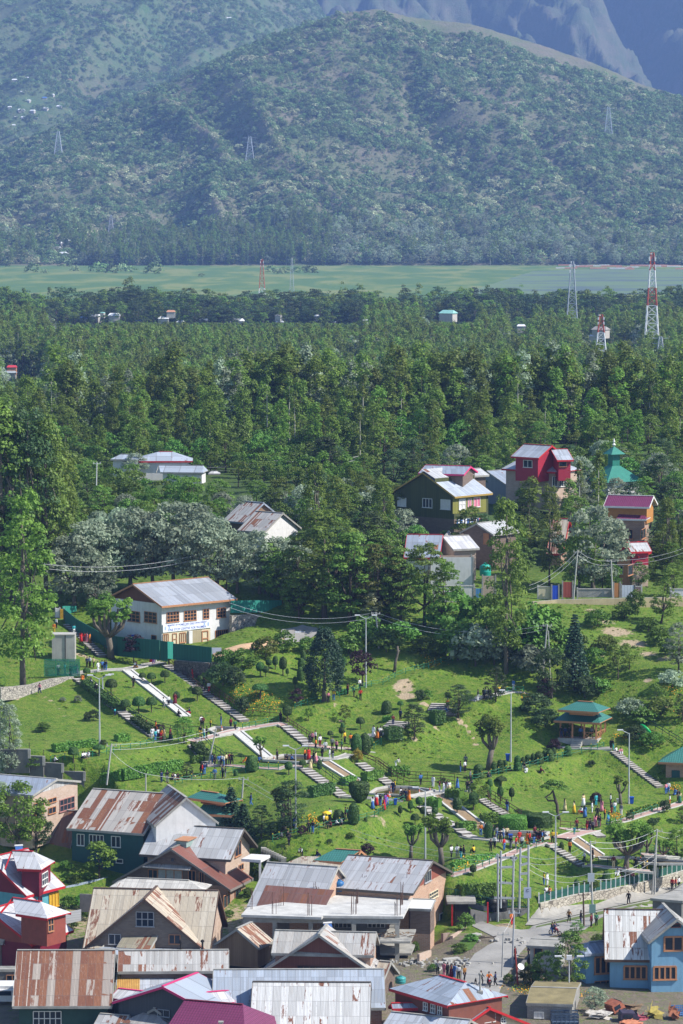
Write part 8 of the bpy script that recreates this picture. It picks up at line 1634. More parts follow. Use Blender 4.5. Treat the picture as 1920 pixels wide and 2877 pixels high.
wire([O+Q(595,620),P_['o']-Vector((0,0,4)),P_['p']-Vector((0,0,3))],'lower wires along the boundary fence',1.0);wire([P_['k'],P_['j']],'thin wires over the lower left lawn',.6,.018);wire([P_['k']+Vector((0,0,-1)),P_['l'],P_['m']],'low wires above the teal house roof',.5,.02,((0,0,0),));wire([P_['m'],O+Q(403,570)],'long thin wires crossing the central lawn',2.5,.02);wire([P_['s'],P_['x']],'short wires at the lane',.3,.02,((0,0,0),));wire([P_['d'],at_d(*px('R8',-100,250),690)],'faint far wires beside the orchard',.6,.03);wire([P_['d'],at_d(*px('R8',930,180),720)],'faint far wires toward the poplar wood',.8,.03)
# lattice towers
def tower(reg,x,ytop,ybase,wpx,lab,d,bands,arms=0,ant=0):
 b=at_d(*px(reg,x,ybase),d);t_=at_d(*px(reg,x,ytop),d);H=t_.z-b.z;W=wpx/REG[reg][2]*d/F/2;rt=empty('lattice_tower',b,0,lab,'lattice tower');n=10;th=W*(.06 if d>4000 else.075)
 cols={'r':paint('tower_red',(.42,.09,.06),.6,.1,1),'w':paint('tower_white',(.70,.71,.73),.6,.1,1),'g':paint('tower_grey',(.36,.40,.45),.6,.1,1)}
 for bi,c in enumerate(bands):
  mb=MB();z0,z1=H*bi/len(bands),H*(bi+1)/len(bands);m=max(1,int(n/len(bands)))
  for i in range(m):
   a,e=z0+(z1-z0)*i/m,z0+(z1-z0)*(i+1)/m;wa,we=W*(1-.78*a/H),W*(1-.78*e/H);A=[Vector((x_*wa,y_*wa,a))for x_,y_ in((-1,-1),(1,-1),(1,1),(-1,1))];E=[Vector((x_*we,y_*we,e))for x_,y_ in((-1,-1),(1,-1),(1,1),(-1,1))]
   for j in range(4):k2=(j+1)%4;mb.beam(A[j],E[j],th*1.4);mb.beam(A[j],E[k2],th*.7);mb.beam(A[k2],E[j],th*.7);mb.beam(E[j],E[k2],th*.7)
  mb.build('lattice_section',cols[c],rt)
 if arms:
  for z in(.95,.80,.65)[:arms]:mb=MB();mb.beam((-W*1.5,0,H*z),(W*1.5,0,H*z),th*1.2);mb.build('crossarm',cols['g'],rt)
 if ant:mb=MB();[mb.box((s*W*.42,-W*.3,H*z),(W*.22,W*.2,H*.05))for z in(.93,.84)for s in(-1,1)];mb.build('antenna',cols['w'],rt);mb=MB();mb.lathe([(.02,0),(W*.2,.1),(W*.2,.3),(.02,.35)],(-W*.3,-W*.4,H*.98),10);mb.build('dish',cols['w'],rt)
tower('RB',1424,15,420,62,'tallest red and white lattice tower at the right',1500,'wrwrw'[::-1]if 0 else 'wwrwr',0,1);tower('RB',1463,400,560,50,'grey power pylon with wide arms under the tallest tower',1350,'gg',2);tower('RB',1058,55,345,50,'slim bluish lattice tower against the lake',1700,'ggg',0,1);tower('RB',1190,300,545,60,'stocky mast with reddish top and antennas',1250,'wwr',0,1);tower('RA',1203,45,245,34,'red-topped lattice tower in the meadow tree line',2150,'wrr',0,1)
for a in(('RA',1340,40,215,22,'thin grey pylon before the meadow',2500),('RC',268,600,715,40,'pylon on the left spur of the hill',4560),('RC',1147,625,752,44,'pylon on the hillside left of centre',4500),('RD',1225,490,632,40,'pylon on the right side of the hill',4560),('RC',510,985,1062,26,'small pylon above the tree belt at the hill foot',4080)):
 p=hitf=None;u_,v_=px(a[0],a[1],a[3]);r_=ray(u_,v_)
 if a[6]>4000:ds=np.arange(4000,5200,3.0);kk=ds/r_.y;hf=hill_front(r_.x*kk,ds);s_=np.nonzero(r_.z*kk<=hf)[0];dd=float(ds[s_[0]])if len(s_)else a[6]
 else:dd=a[6]
 tower(a[0],a[1],a[2],a[3]+6,a[4],a[5],dd,'gg',3)
 # far houses
def far_house(reg,x,y,wpx,d,roofc,wallc,lab,grp,hr=.3):
 u_,v_=px(reg,x,y);
 if d>4000:
  r_=ray(u_,v_);fn=hill_front if d<5000 else hill_back;ds=np.arange(3995 if d<5000 else 5150,7000,4.0);kk=ds/r_.y;s_=np.nonzero(r_.z*kk<=fn(r_.x*kk,ds))[0];d=float(ds[s_[0]])if len(s_)else d
 p=at_d(u_,v_,d);W=wpx/REG[reg][2]*d/F;rt=empty('far_house',p,(x*1.7)%1.0-.5,lab,'house',grp);H=W*hr;D_=W*.7;mb=MB();mb.box((0,0,H/2-1),(W,D_,H+2));mb.build('wall',paint('far_wall_%d'%(int(sum(wallc)*50)),wallc,.8,.1,.5),rt)
 mb=MB();o=W*.06;z=H;rz_=H+W*.22
 for s in(1,-1):q=[(-W/2-o,-s*(D_/2+o),z),(W/2+o,-s*(D_/2+o),z),(W/2*.8,0,rz_),(-W/2*.8,0,rz_)];mb.face(q if s>0 else q[::-1])
 for s in(1,-1):q=[(s*(W/2+o),-s*(D_/2+o),z),(s*(W/2+o),s*(D_/2+o),z),(s*W/2*.8,0,rz_)];mb.face(q)
 mb.build('roof',paint('far_roof_%d'%int(roofc[0]*100+roofc[2]*1000),roofc,.5,.15,.3),rt)
WH=(.72,.73,.75,1);BL=(.08,.18,.50,1);OR=(.50,.25,.15,1);TEA=(.25,.50,.45,1);RD=(.55,.05,.07,1);GW=(.30,.28,.26,1);CW=(.45,.42,.38,1)
k=0
for tab,reg,d,grp,wh in(('380 312 40 BL;440 308 55 WH;525 305 60 WH;620 350 60 OR;640 322 30 BL;752 318 55 WH;785 285 45 OR;830 330 40 WH;940 325 50 WH;1095 330 60 WH;1085 398 42 WH;1280 300 34 GW;1285 330 40 WH;1255 360 30 WH;1340 345 24 WH;1455 300 30 WH;1530 330 36 WH;1535 365 24 WH;350 365 30 WH;470 285 26 TEA;1050 325 26 WH','RA',1966,'houses in the gap of the wood','in the gap of the poplar wood'),('490 300 80 TEA;825 350 44 WH;1190 375 80 GW;1318 435 30 GW;1155 395 40 WH;968 345 40 TEA;1310 500 26 WH;110 320 26 WH;30 445 60 BL2','RB',1700,'houses deep in the right wood','deep in the right part of the wood'),('55 540 50 RD;35 575 90 BL3','RA',1480,'buildings in the left wood','at the left edge of the wood'),('68 360 30 WH;125 345 16 WH;98 408 12 WH;130 452 24 WH;205 440 24 BL;240 425 22 WH;45 482 22 WH;97 500 36 WH;150 500 26 WH;210 490 30 WH;272 480 28 WH;75 525 20 WH;108 530 26 WH;170 530 16 WH;62 565 22 WH;318 360 30 OR;955 50 18 WH;1052 75 28 WH;1015 72 12 WH;1110 40 14 WH;40 358 14 WH','RC',5500,'houses of the hill village','of the distant village on the hill'),('300 1105 60 WH;270 1112 40 WH;335 1102 34 WH;240 1112 26 WH;300 1138 36 RD;265 1135 40 WH;215 1150 30 WH;290 1160 44 WH;325 1145 20 WH;360 1155 26 WH;205 1135 16 WH;345 1120 20 OR','RC',4050,'houses at the foot of the hill','of the hamlet at the foot of the hill')):
 cn={};E=[t.split()for t in tab.split(';')]
 for q in E:cn[q[3]]=cn.get(q[3],0)+1
 for x,y,w_,c in E:
  col={'WH':WH,'BL':BL,'OR':OR,'TEA':TEA,'RD':RD,'GW':GW,'BL2':(.30,.36,.42,1),'BL3':(.34,.38,.42,1)}[c];nm_={'WH':'white','BL':'blue','OR':'orange','TEA':'teal','RD':'red','GW':'dark grey','BL2':'slate blue','BL3':'pale blue-grey'}[c]
  big='' if cn[c]<2 else('small ' if float(w_)<27 else 'wide ' if float(w_)>45 else 'mid-sized ');far_house(reg,float(x),float(y)+14,float(w_)*.85,d,col,CW if c!='RD' else OR,'%s%s-roofed house %s'%(big,nm_,wh),grp)
rb=random.Random(6)
for i in range(26):
 x=1010+i*22+rb.uniform(-8,8);p=at_z(*px('RB',x,77+rb.uniform(-3,14)+(i%3)),-75.9);L_=rb.uniform(9,20);mb=MB();mb.beam((-L_/2,0,.7),(L_/2,0,.7),2.4,1.4);mb.face([(L_/2,-1.2,0),(L_/2+2.5,0,1.6),(L_/2,1.2,0)]);mb.face([(L_/2,-1.2,1.4),(L_/2+2.5,0,1.6),(L_/2,1.2,1.4)])
 tag(mb.build('boat',paint('salmon_hull' if i%3 else 'white_hull',(.66,.30,.22)if i%3 else(.7,.68,.66),.6,.2,.3),None,p),'low salmon boat in the line along the far lake shore' if i%3 else 'low whitish boat in the line along the far lake shore','boat','boats along the far lake shore')
mb=MB();[mb.face([at_z(*S('RB',*q),-75.93)for q in P],0)for P in(((880,100),(560,200),(760,230),(1150,215),(1640,190),(1640,92),(1250,88)),)];t=NT('lake_water');sx,sy,sz=t.sep(t.pos());nn=t.noise(t.comb(t.math('MULTIPLY',sx,.0022),t.math('MULTIPLY',sy,.0035)),3.0,5,.65);wv=t.n('ShaderNodeBsdfPrincipled');t.p.inputs['Specular IOR Level'].default_value=.5
tag(mb.build('lake',t.done(t.mix(t.ramp(nn,.40,.50),(.075,.105,.10,1),(.12,.18,.07,1)),.6)),kind='structure')
for i,(x,y,h_)in enumerate(((30,78,40),(155,105,55),(298,78,52),(345,100,36),(450,105,60),(520,110,55),(480,100,45),(560,100,45),(600,105,40),(712,112,66),(1245,105,40),(1280,112,36),(1310,108,38),(1365,108,38),(1425,108,46),(205,110,26),(925,125,20),(385,60,60),(1400,100,30))):
 p=at_z(*S('RA',x,y),-76);hh=h_/1.6333*p.y/F;p.z-=hh*.3;o=obj('meadow_tree',HP[i%4],None,p);s=hh/6*1.2;o.scale=(s,s,s*.9);tag(o,'pale rounded tree standing in the open wet meadow','tree','scattered trees on the wet meadow')
for x,y,h_,w_,lab in((300,290,215,1.5,'great dark round-headed tree left in the far tree line'),(610,300,195,1.7,'widest dark tree of the far tree line'),(620,300,225,.8,'tall peak of the widest dark tree group')):p=at_z(*S('RA',x,y),-76);p=at_d(*S('RA',x,y),2020);p.z=-76;hh=(S('RA',x,y)[1]-S('RA',x,y-h_)[1])*2020/F;o=obj('walnut_tree',BB[1],None,p);s=hh/20;o.scale=(s*w_,s*w_,s);tag(o,lab,'tree')
for x,y,h_,w_,lab in((675,250,115,1.8,'broad dark tree before the lake'),(960,280,160,1.5,'tall dark tree left of the slim tower'),(1120,290,170,1.5,'tall dark tree right of the slim tower'),(1190,290,165,1.3,'dark tree with peaked crown beyond the slim tower'),(1530,280,160,1.6,'dark tree at the right edge of the lake shore')):p=at_d(*S('RB',x,y),1990);p.z=-76;hh=h_/1.6333*1990/F;o=obj('walnut_tree',BB[2],None,p);s=hh/20;o.scale=(s*w_,s*w_,s);tag(o,lab,'tree')
# lane edge: verge, stones, yard greenery
drape('R3 120 1180;R3 200 1080;R3 290 1055;R3 300 1090;R3 240 1160;R3 130 1200','verge',paint('verge_grass',(.07,.14,.02),.9,.4,1.5),.06)
drape('R3 575 1010;R3 610 960;R3 1000 872;R3 1370 790;R3 1600 730;R3 1600 785;R3 1370 845;R3 1000 922;R3 625 1012','footpath',pave,.09)
bushes('R3 160 1180 60 1.4 low grass bush on the green verge left of the lane',Lhed,'shrub','shrub');bushes('R3 235 1110 50 1.4 small grass bush at the bend of the lane',Lhed,'shrub','shrub')
for i,(x,y,lab)in enumerate(((60,1250,'pale stone slab at the lane side in front of the shutters'),(110,1225,'stone slab lying at the end of the brick steps'),(250,1075,'flat stone slab over the drain at the lane bend'),(20,1290,'broken stone slab beside the rubble heap'))):p=gp('R3',x,y);mb=MB();mb.box((0,0,.08),(2.0,.9,.22),.4*i);mb.box((.3,.5,.02),(1.3,.7,.16),.4*i+.3);tag(mb.build('stone_slab',rawc,None,p),lab,'stone slab')
rd=random.Random(12)
for i,(x,y,n,lab)in enumerate(((120,1250,60,'heap of rubble stones at the left side of the lane'),(480,1110,25,'few loose stones under the transformer poles'),(1270,1250,40,'stones below the unfinished building'))):
 p=gp('R3',x,y)if i<2 else gp('R2',x,y);mb=MB()
 for k in range(n):q=Vector((rd.gauss(0,1.3),rd.gauss(0,1.1),rd.uniform(0,.25)));mb.box(q,(rd.uniform(.15,.5),rd.uniform(.15,.4),rd.uniform(.12,.3)),rd.uniform(0,3))
 tag(mb.build('rubble_heap',rawc,None,p),lab,None,None,'stuff')
p=gp('R3',280,1105);mb=MB()
for k in range(7):a=Vector((rd.uniform(-1.5,1),rd.uniform(-.5,.5),.1+.05*k));mb.tube([a,a+Vector((rd.uniform(1.2,2.2),rd.uniform(-.6,.6),rd.uniform(0,.3)))],.05,5)
tag(mb.build('log_pile',barkd,None,p),'few dark logs lying on the verge at the lane bend','log pile')
t_='''R1 470 740 50 1.6 row of vegetable greens under the fruit tree
R1 560 715 45 1.6 vegetable patch greens beside the grey sheet fence
R1 410 660 60 1.2 dark shrub under the eaves of the brown shed
R2 215 830 60 1.0 shrub between the brown gable house and the grey long house
R2 285 700 60 .9 green shrub behind the grey long roof corner
R2 100 960 50 1.0 shrub in the yard below the brown gable house
R2 1270 1180 70 .7 dark creeper beside the middle slabs
R2 1385 1300 50 1.2 grass bush at the yard wall by the lane
R1 390 1100 50 1.2 weed bush under the orange dormer house
R3 1040 1130 70 1.2 weeds at the corner of the blue house
R3 560 1300 60 1.2 weeds along the dark lane wall
R3 470 1370 60 .9 grass bush at the foot of the lane pole'''
bushes(t_,Lorc,'shrub','shrub')
for i,(reg,x,y,zz,lab)in enumerate((('R3',548,1268,-87.6,'white satellite dish on the dark lane wall'),('F3',85,1335,-87.5,'pale satellite dish by the orange dormer house'))):p=at_z(*px(reg,x,y),zz);rt=empty('satellite_dish',p,0,lab,'satellite dish');rt.rotation_euler=(.9,0,.5);mb=MB();mb.lathe([(.02,-.12),(.25,-.08),(.42,0),(.40,.01),(.22,-.06),(.02,-.10)],(0,0,0),14);mb.build('dish',whpost,rt);mb=MB();mb.tube([(0,-.3,-.05),(0,0,.35)],.015,4);mb.tube([(0,0,-.1),(0,.1,-.8)],.03,5);mb.build('arm',galv,rt)
# people
def skinned(name,J,E,root,mat,sub=1,smooth=True):
 ks=list(J);me=bpy.data.meshes.new(name);me.from_pydata([J[k][:3]for k in ks],[(ks.index(a),ks.index(b))for a,b in E],[]);o=bpy.data.objects.new(name,me);COL.objects.link(o)
 sk=o.modifiers.new('skin','SKIN');sk.use_smooth_shade=True
 for i,k in enumerate(ks):
  r=J[k][3];r=r if hasattr(r,'__len__')else(r,r);me.skin_vertices[0].data[i].radius=r;me.skin_vertices[0].data[i].use_root=(k==root)
 ss=o.modifiers.new('sub','SUBSURF');ss.levels=sub;ss.render_levels=sub;dg=bpy.context.evaluated_depsgraph_get();m=bpy.data.meshes.new_from_object(o.evaluated_get(dg));bpy.data.objects.remove(o);m.materials.clear();m.materials.append(mat);m.name=name;return m
skin_=paint('skin',(.36,.20,.13),.6,.1,3);hairm=paint('black_hair',(.012,.010,.009),.5,.2,5)
CC={'w':('white',(.72,.72,.74)),'k':('black',(.012,.012,.016)),'r':('red',(.50,.02,.02)),'b':('blue',(.06,.16,.42)),'n':('navy blue',(.012,.025,.09)),'y':('yellow',(.70,.46,.03)),'g':('green',(.03,.15,.08)),'o':('orange',(.70,.19,.02)),'p':('pink',(.62,.22,.28)),'t':('turquoise',(.04,.34,.38)),'m':('maroon',(.14,.012,.022)),'c':('cream',(.62,.50,.28)),'G':('grey',(.16,.17,.18)),'v':('violet',(.17,.05,.28)),'B':('mustard brown',(.28,.13,.03))}
CM={k:paint('cloth_'+v[0].replace(' ','_'),v[1]+(1,),.8,.12,6)for k,v in CC.items()}
def pose_joints(pose):
 hip=.92;K={}
 def leg(s,kx,ky,kz,fx,fy,fz):K['hip'+s]=((-.09 if s=='l' else.09),0,hip-.02,.085);K['kn'+s]=(kx,ky,kz,.060);K['an'+s]=(fx,fy,fz+.08,.042);K['to'+s]=(fx,fy-.17,fz+.035,.038)
 L1=[0,0];tilt=0
 if pose=='w':leg('l',-.09,-.17,.50,-.09,-.12,.02);leg('r',.09,.05,.50,.09,.30,.06)
 elif pose=='i':hip=.22;leg('l',-.16,-.40,.45,-.14,-.55,0);leg('r',.16,-.38,.44,.14,-.52,0)
 elif pose=='m':hip=.86;leg('l',-.22,-.38,.62,-.20,-.22,.22);leg('r',.22,-.38,.62,.20,-.22,.22)
 else:leg('l',-.10,-.02,.50,-.11,.02,0);leg('r',.10,-.02,.50,.12,0,0)
 by=-.45 if pose=='e' else(-.10 if pose in 'im' else 0);up=.33 if pose=='e' else.53;z=hip
 K['pel']=(0,0,z,(.13,.10));K['wai']=(0,by*.35,z+up*.42,(.115,.09));K['che']=(0,by*.85,z+up*.85,(.145,.10));K['nec']=(0,by*1.0,z+up,.05);K['hea']=(0,by*1.05-.01,z+up+.12,(.075,.085));K['crn']=(0,by*1.05,z+up+.21,(.068,.08));K['nos']=(0,by*1.05-.10,z+up+.12,.016)
 for s,q in(('l',-1),('r',1)):
  K['sh'+s]=(q*.19,by*.95,z+up*.93,.052)
  if pose=='i':e,h_=(q*.27,by-.12,z+up*.45),(q*.14,by-.34,z+up*.42)
  elif pose=='m':e,h_=(q*.30,by-.20,z+up*.6),(q*.30,by-.48,z+up*.55)
  elif pose=='e':e,h_=(q*.22,by-.05,z+up*.35),(q*.16,by-.15,z-.12)
  elif pose=='w':e,h_=(q*.25,by+q*.12,z+up*.42),(q*.24,by+q*.22-.12,z+.02)
  elif pose=='a':e,h_=(q*.30,by-.05,z+up*.48),(q*.16,by-.22,z+up*.62)
  else:e,h_=(q*.25,by+.02,z+up*.42),(q*.27,by-.06,z-.02)
  K['el'+s]=e+(.038,);K['ha'+s]=h_+(.028,);d=Vector(h_)-Vector(e);d.normalize()
  for i in range(4):f=Vector(h_)+d*(.12+.01*(i in(1,2)))+Vector(((i-1.5)*.018,-.01,0));K['f%d%s'%(i,s)]=tuple(f)+(.008,)
  f=Vector(h_)+d*.05+Vector((-q*.035,-.02,0));K['th'+s]=tuple(f)+(.009,)
 return K,hip,by,up
def person_proto(pose):
 dress=pose=='d';K,hip,by,up=pose_joints('s' if dress else pose);E=[('pel','wai'),('wai','che'),('che','nec'),('nec','hea'),('hea','crn'),('hea','nos')]
 for s in 'lr':E+=[('pel','hip'+s),('hip'+s,'kn'+s),('kn'+s,'an'+s),('an'+s,'to'+s),('che','sh'+s),('sh'+s,'el'+s),('el'+s,'ha'+s)]+[('ha'+s,'f%d%s'%(i,s))for i in range(4)]+[('ha'+s,'th'+s)]
 body=obj('person',skinned('person_body',K,E,'pel',skin_));g=lambda k,r,dz=0:(K[k][0],K[k][1],K[k][2]+dz,r)
 T={'pel':g('pel',(.165,.13),-.03 if pose!='i' else.04),'wai':g('wai',(.15,.12)),'che':g('che',(.185,.135)),'nec':g('nec',.07,-.03)};TE=[('pel','wai'),('wai','che'),('che','nec')]
 for s in 'lr':T['sh'+s]=g('sh'+s,.078);T['el'+s]=g('el'+s,.058);w_=Vector(K['el'+s][:3]).lerp(Vector(K['ha'+s][:3]),.82);T['wr'+s]=tuple(w_)+(.045,);TE+=[('che','sh'+s),('sh'+s,'el'+s),('el'+s,'wr'+s)]
 obj('top',skinned('top',T,TE,'pel',CM['w']),body)
 if dress:mb=MB();mb.lathe([(.17,1.12),(.20,.95),(.24,.6),(.31,.14),(.28,.12)],(0,0,0),12);mb.build('skirt',CM['w'],body,smooth=True)
 else:
  P={'pel':g('pel',(.15,.12))};PE=[]
  for s in 'lr':P['hip'+s]=g('hip'+s,.108);P['kn'+s]=g('kn'+s,.082);P['an'+s]=g('an'+s,.068,.02);PE+=[('pel','hip'+s),('hip'+s,'kn'+s),('kn'+s,'an'+s)]
  obj('trousers',skinned('trousers',P,PE,'pel',CM['k']),body)
 mb=MB();c=Vector(K['crn'][:3])+Vector((0,.02,-.02));mb.lathe([(.088,-.08),(.098,-.02),(.09,.05),(.055,.095),(.01,.11)],c,10)
 if dress:mb.lathe([(.06,-.36),(.10,-.2),(.098,-.05)],c+Vector((0,.045,0)),8)
 mb.build('hair',hairm,body,smooth=True);return body
PR={}
PW={'s':'standing','w':'walking','i':'sitting','d':'standing','e':'bending down','a':'standing','m':'riding'}
def lab_person(T,B,pose,where):
 if pose=='d':c='person in %s'%CC[T][0]+(' and %s'%CC[B][0]if B!=T else '')+' dress'
 elif T==B:c='person all in %s'%CC[T][0]
 else:c='person in %s top, %s trousers'%(CC[T][0],CC[B][0])
 return c+' '+PW[pose]+' '+where
PEOPLE=[]
def person(p,T,B,pose,where,rz=None,sc=None,child=False):
 if pose not in PR:PR[pose]=person_proto(pose);PR[pose+'_u']=0
 i=len(PEOPLE);rz=rz if rz is not None else(i*2.399)%6.28;s=sc or(.97+.06*((i*7)%5)/4)*(.68 if child else 1);o=clone(PR[pose],p,rz,s);o['label']=lab_person(T,B,pose,where);o['category']='person'
 if child:o['label']=o['label'].replace('person ','child ')
 for c in o.children:
  k={'top':T,'skirt':B,'trousers':B}.get(c.name.split('.')[0])
  if k and c.material_slots:c.material_slots[0].link='OBJECT';c.material_slots[0].material=CM[k]
 if not o['label'].startswith('child')and len(o['label'].split())>16:print('long',o['label'])
 PEOPLE.append(o);return o
PT_='''on the top path|G1;960 300 n k;990 297 w k;1032 305 c k;1080 352 w w;1125 342 b k a;1152 335 k b;1172 336 n b a
beside the green net cage|G1;778 384 k k;800 380 m k;822 384 k G;845 382 v v d;715 375 t t;640 380 w k
on the upper left steps|G1;908 492 o o d;990 488 n k i;1012 484 w k i;1052 536 w b i;1060 600 k k
on the left bank|G1;436 592 p n w;98 580 G k i;1266 828 t n sC
at the head of the white channel|G1;1470 520 k k w;1488 304 w w i;1512 304 k B i
on the lowest left path|G1;905 1302 w k i;935 1298 w w i;975 1292 w G i;600 1348 w k i
below the stepped wall|G1;470 1482 b w
by the gate under the office|G2;122 262 w v;146 244 r w;98 244 r r d
on the whitewashed channel|G2;235 755 w G w;290 728 w k;360 706 m m d;395 832 k k i;525 808 n r i
on the long steps below the dark wall|G2;556 425 r r w;735 578 w r w
beside the dark hedge|G2;48 962 y k sC
around the purple-brown tree|G2;150 1010 o o d;145 1112 t b;112 1090 w w;206 1100 o r d;240 1094 c c d;310 1090 m k d;176 1095 w k
at the left end of the pink path|G2;640 1072 k y;680 1084 w t;710 1078 k k a;648 950 w k;668 962 m k
near the little terrace pool|G2;752 958 y k sC;868 938 n b;975 978 m k;1022 998 g k
at the railing corner of the second terrace|G2;1525 912 k k
in the group by the leaning pole|G2;770 1382 b b;798 1388 k k;845 1392 b G;872 1382 w k a;898 1392 w b;925 1378 c k;960 1366 m k;988 1374 k k w
in the green rope enclosure|G2;645 1484 k k;665 1486 r k;686 1482 n b;798 1534 b G;885 1516 G k;915 1516 k G
resting under the dense shrub tree|G2;328 1534 k k i;350 1538 w w i;398 1536 k m i;545 1520 k c i
behind the rusty wing roof|G2;212 1566 n n;275 1568 k G
by the second pond|G2;1285 1345 b k i;1150 1345 o o i;1486 1334 k k
in the crowd on the third terrace|G3;275 956 k k;305 940 p k;340 930 w k;345 1014 o k w;390 978 w m;450 1034 w G w;415 1108 k k;497 1126 w w;530 1122 k G;525 1004 G k;572 1026 p k;628 1024 g k;662 936 y k;728 956 o k
beside the end of the second pond|G3;30 1134 k k i;70 1134 b k i;225 1124 o k;266 1124 r r d;285 1228 c c d;320 1154 k k;346 1158 c p d
along the rope fence under the cypress|G3;482 490 p k;540 472 y b;695 404 m k;765 428 g k;828 345 w k;836 462 r k w
near the arch-shaped bush|G3;980 874 w w d;1025 884 k o d;1058 878 w k d
near the small upper pool|G3;1195 744 m n;1276 684 n k;1375 776 k k i
alone in the middle of the green lawn|G3;1226 1208 w w e
walking along the brown railing|G3;1500 1404 b k w
on the double stairs|G4;425 570 o k;400 606 b b i
on the upper path by the pruned tree|G4;758 474 k w;822 454 k k;842 454 G k;872 454 k G;900 454 k n;995 374 y k i;1035 382 w w i;1150 356 b w
on the wide lawn by the pollard|G4;566 1260 k b;615 1256 w k;622 1196 G k
at the paving beside the central pond|G4;265 1424 w w;335 1484 m w;386 1486 w w d;442 1486 w c d;420 1482 p c d;532 1438 b b d;675 1366 G k;640 1466 k k;662 1494 k G;692 1476 n k
beside the topiary row|G4;1120 1244 k k i;870 1314 k n i;1288 1266 w w i;1276 1214 k G i;1445 1264 m k i
at the corner of the central pond|G6;1165 486 w b d;1208 448 w r d;1250 454 k b;1290 498 r r d;1306 455 v v d;1322 440 r b d;1388 312 n n;1410 292 y k;1475 386 w k;1492 400 k k;1530 400 n k;1565 395 o o d
with the yellow umbrella by the lawn fence|G6;628 678 w k;656 684 y k;692 624 w n
around the dome bush|G6;752 636 k b;865 606 k k;890 604 g k;936 624 w w;705 690 m k i;760 670 w k i;826 660 G k i
at the left end of the lawn fence|G6;460 754 k k;506 754 k b;170 808 G k i;224 794 k k i
on the grass slope above the dark wall|G6;246 898 k k w;386 1018 w k e;548 1014 k n i
climbing the slope behind the deodars|R2;236 258 n b w
on the lowest lawn|G7;466 908 w k w;530 908 w G w;570 914 k t;602 908 k k w;715 852 y k i;900 842 k k;942 804 w k;956 762 G G
in the crowd before the drum hedge|G7;1046 824 r b;1078 704 c k;1120 806 k G;1040 706 w b;1180 806 r G;1216 744 r r;1242 806 w k;1300 754 o o d;1330 762 r k;1376 754 k b;1402 734 k k;1440 734 k m;1482 734 n k;1385 690 m k
by the dark column bush|G7;790 664 o b;830 654 w k;925 684 k b;966 694 G b;1005 740 k k
on the brown-railed steps|G7;1080 394 n b
on the bottom lawn by the fence|G7;1486 1212 y b;1522 1218 w w;1512 1300 w k i;1550 1302 o k i
on the right-hand lawn|G8;266 384 c c d;366 412 c y d;470 338 c w d;487 462 b b d;455 414 w r i;566 414 w w;610 334 t t;625 474 k k;672 392 p p d;770 334 w k;780 424 k m;815 414 w t;886 444 G w;705 484 o k;742 544 t b d
gathered at the pink square|G8;396 604 m k;370 652 t t sC;510 614 m r;550 604 k k;602 564 p p d;642 574 k G;576 624 G k;656 564 k m;535 610 k n
under the flat bright tree|G8;130 744 y k;166 736 y n;16 744 b k;-10 730 k k;-30 740 k m
near the lowest channel|G8;320 856 o k;482 968 w k w;570 935 k k;802 1022 m c;850 1104 w w i;930 1124 G w;890 1124 k m i;1000 1104 k p i;1046 1042 k k;1132 1064 c k;1170 1064 y y
at the far right of the lawn|G8;1380 206 p b;1406 196 w b;1476 214 b b i;1422 336 w o;1512 284 k k;1532 304 c g d
at the top of the zigzag steps|G5;775 1014 k k;798 1018 k t;836 1044 w k i;880 1056 p w i
on the roadside footpath|R3;850 992 B k w;925 1000 k n;990 1022 m k;1022 1014 g k;1225 880 k k w
in the lane|F4;612 957 k k w;795 978 n k w;396 908 B k w;318 888 w k;266 874 b b;224 868 m m d;176 856 k k;50 836 G k;130 846 p p;1225 600 n k;1050 640 k k
at the foot of the transformer frame|R3;490 1010 o r w
beyond the boundary wall on the right|R3;1500 792 r k;1522 788 r G;1542 784 w k
on the railed steps beside the teal sheets|R4;510 548 r r d;530 554 r m d;548 556 p p d;566 558 o B d;466 505 t w;340 492 o y;355 462 w k'''
for ln in PT_.split('\n'):
 wh,rest=ln.split('|');q=rest.split(';');reg=q[0]
 for e in q[1:]:
  a=e.split();po=a[4]if len(a)>4 else 's';ch=po.endswith('C');po=po[0];p=gp(reg,float(a[0]),float(a[1]),395);person(p,a[2],a[3],po,wh,child=ch)
K_=House
for x,T,B in((228,'k','n'),(268,'n','k'),(312,'k','k'),(440,'b','k'),(560,'G','k')):p=at_z(*px('G5',x,880),-77.45);person(p,T,B,'s','inside the two-tier pavilion',3.0)
from collections import defaultdict
dd_=defaultdict(list)
for o in PEOPLE:dd_[o['label']].append(o)
ordn=['leftmost','second from left','third from left','fourth from left']
for l,os_ in dd_.items():
 if len(os_)>1:
  os_.sort(key=lambda o:proj(o.location)[0])
  for i,o in enumerate(os_):w_='leftmost' if i==0 else 'rightmost' if i==len(os_)-1 else 'middle';o['label']=w_+' '+l
for k,o in list(PR.items()):
 if isinstance(o,int):continue
 for c in list(o.children):bpy.data.objects.remove(c)
 bpy.data.objects.remove(o)
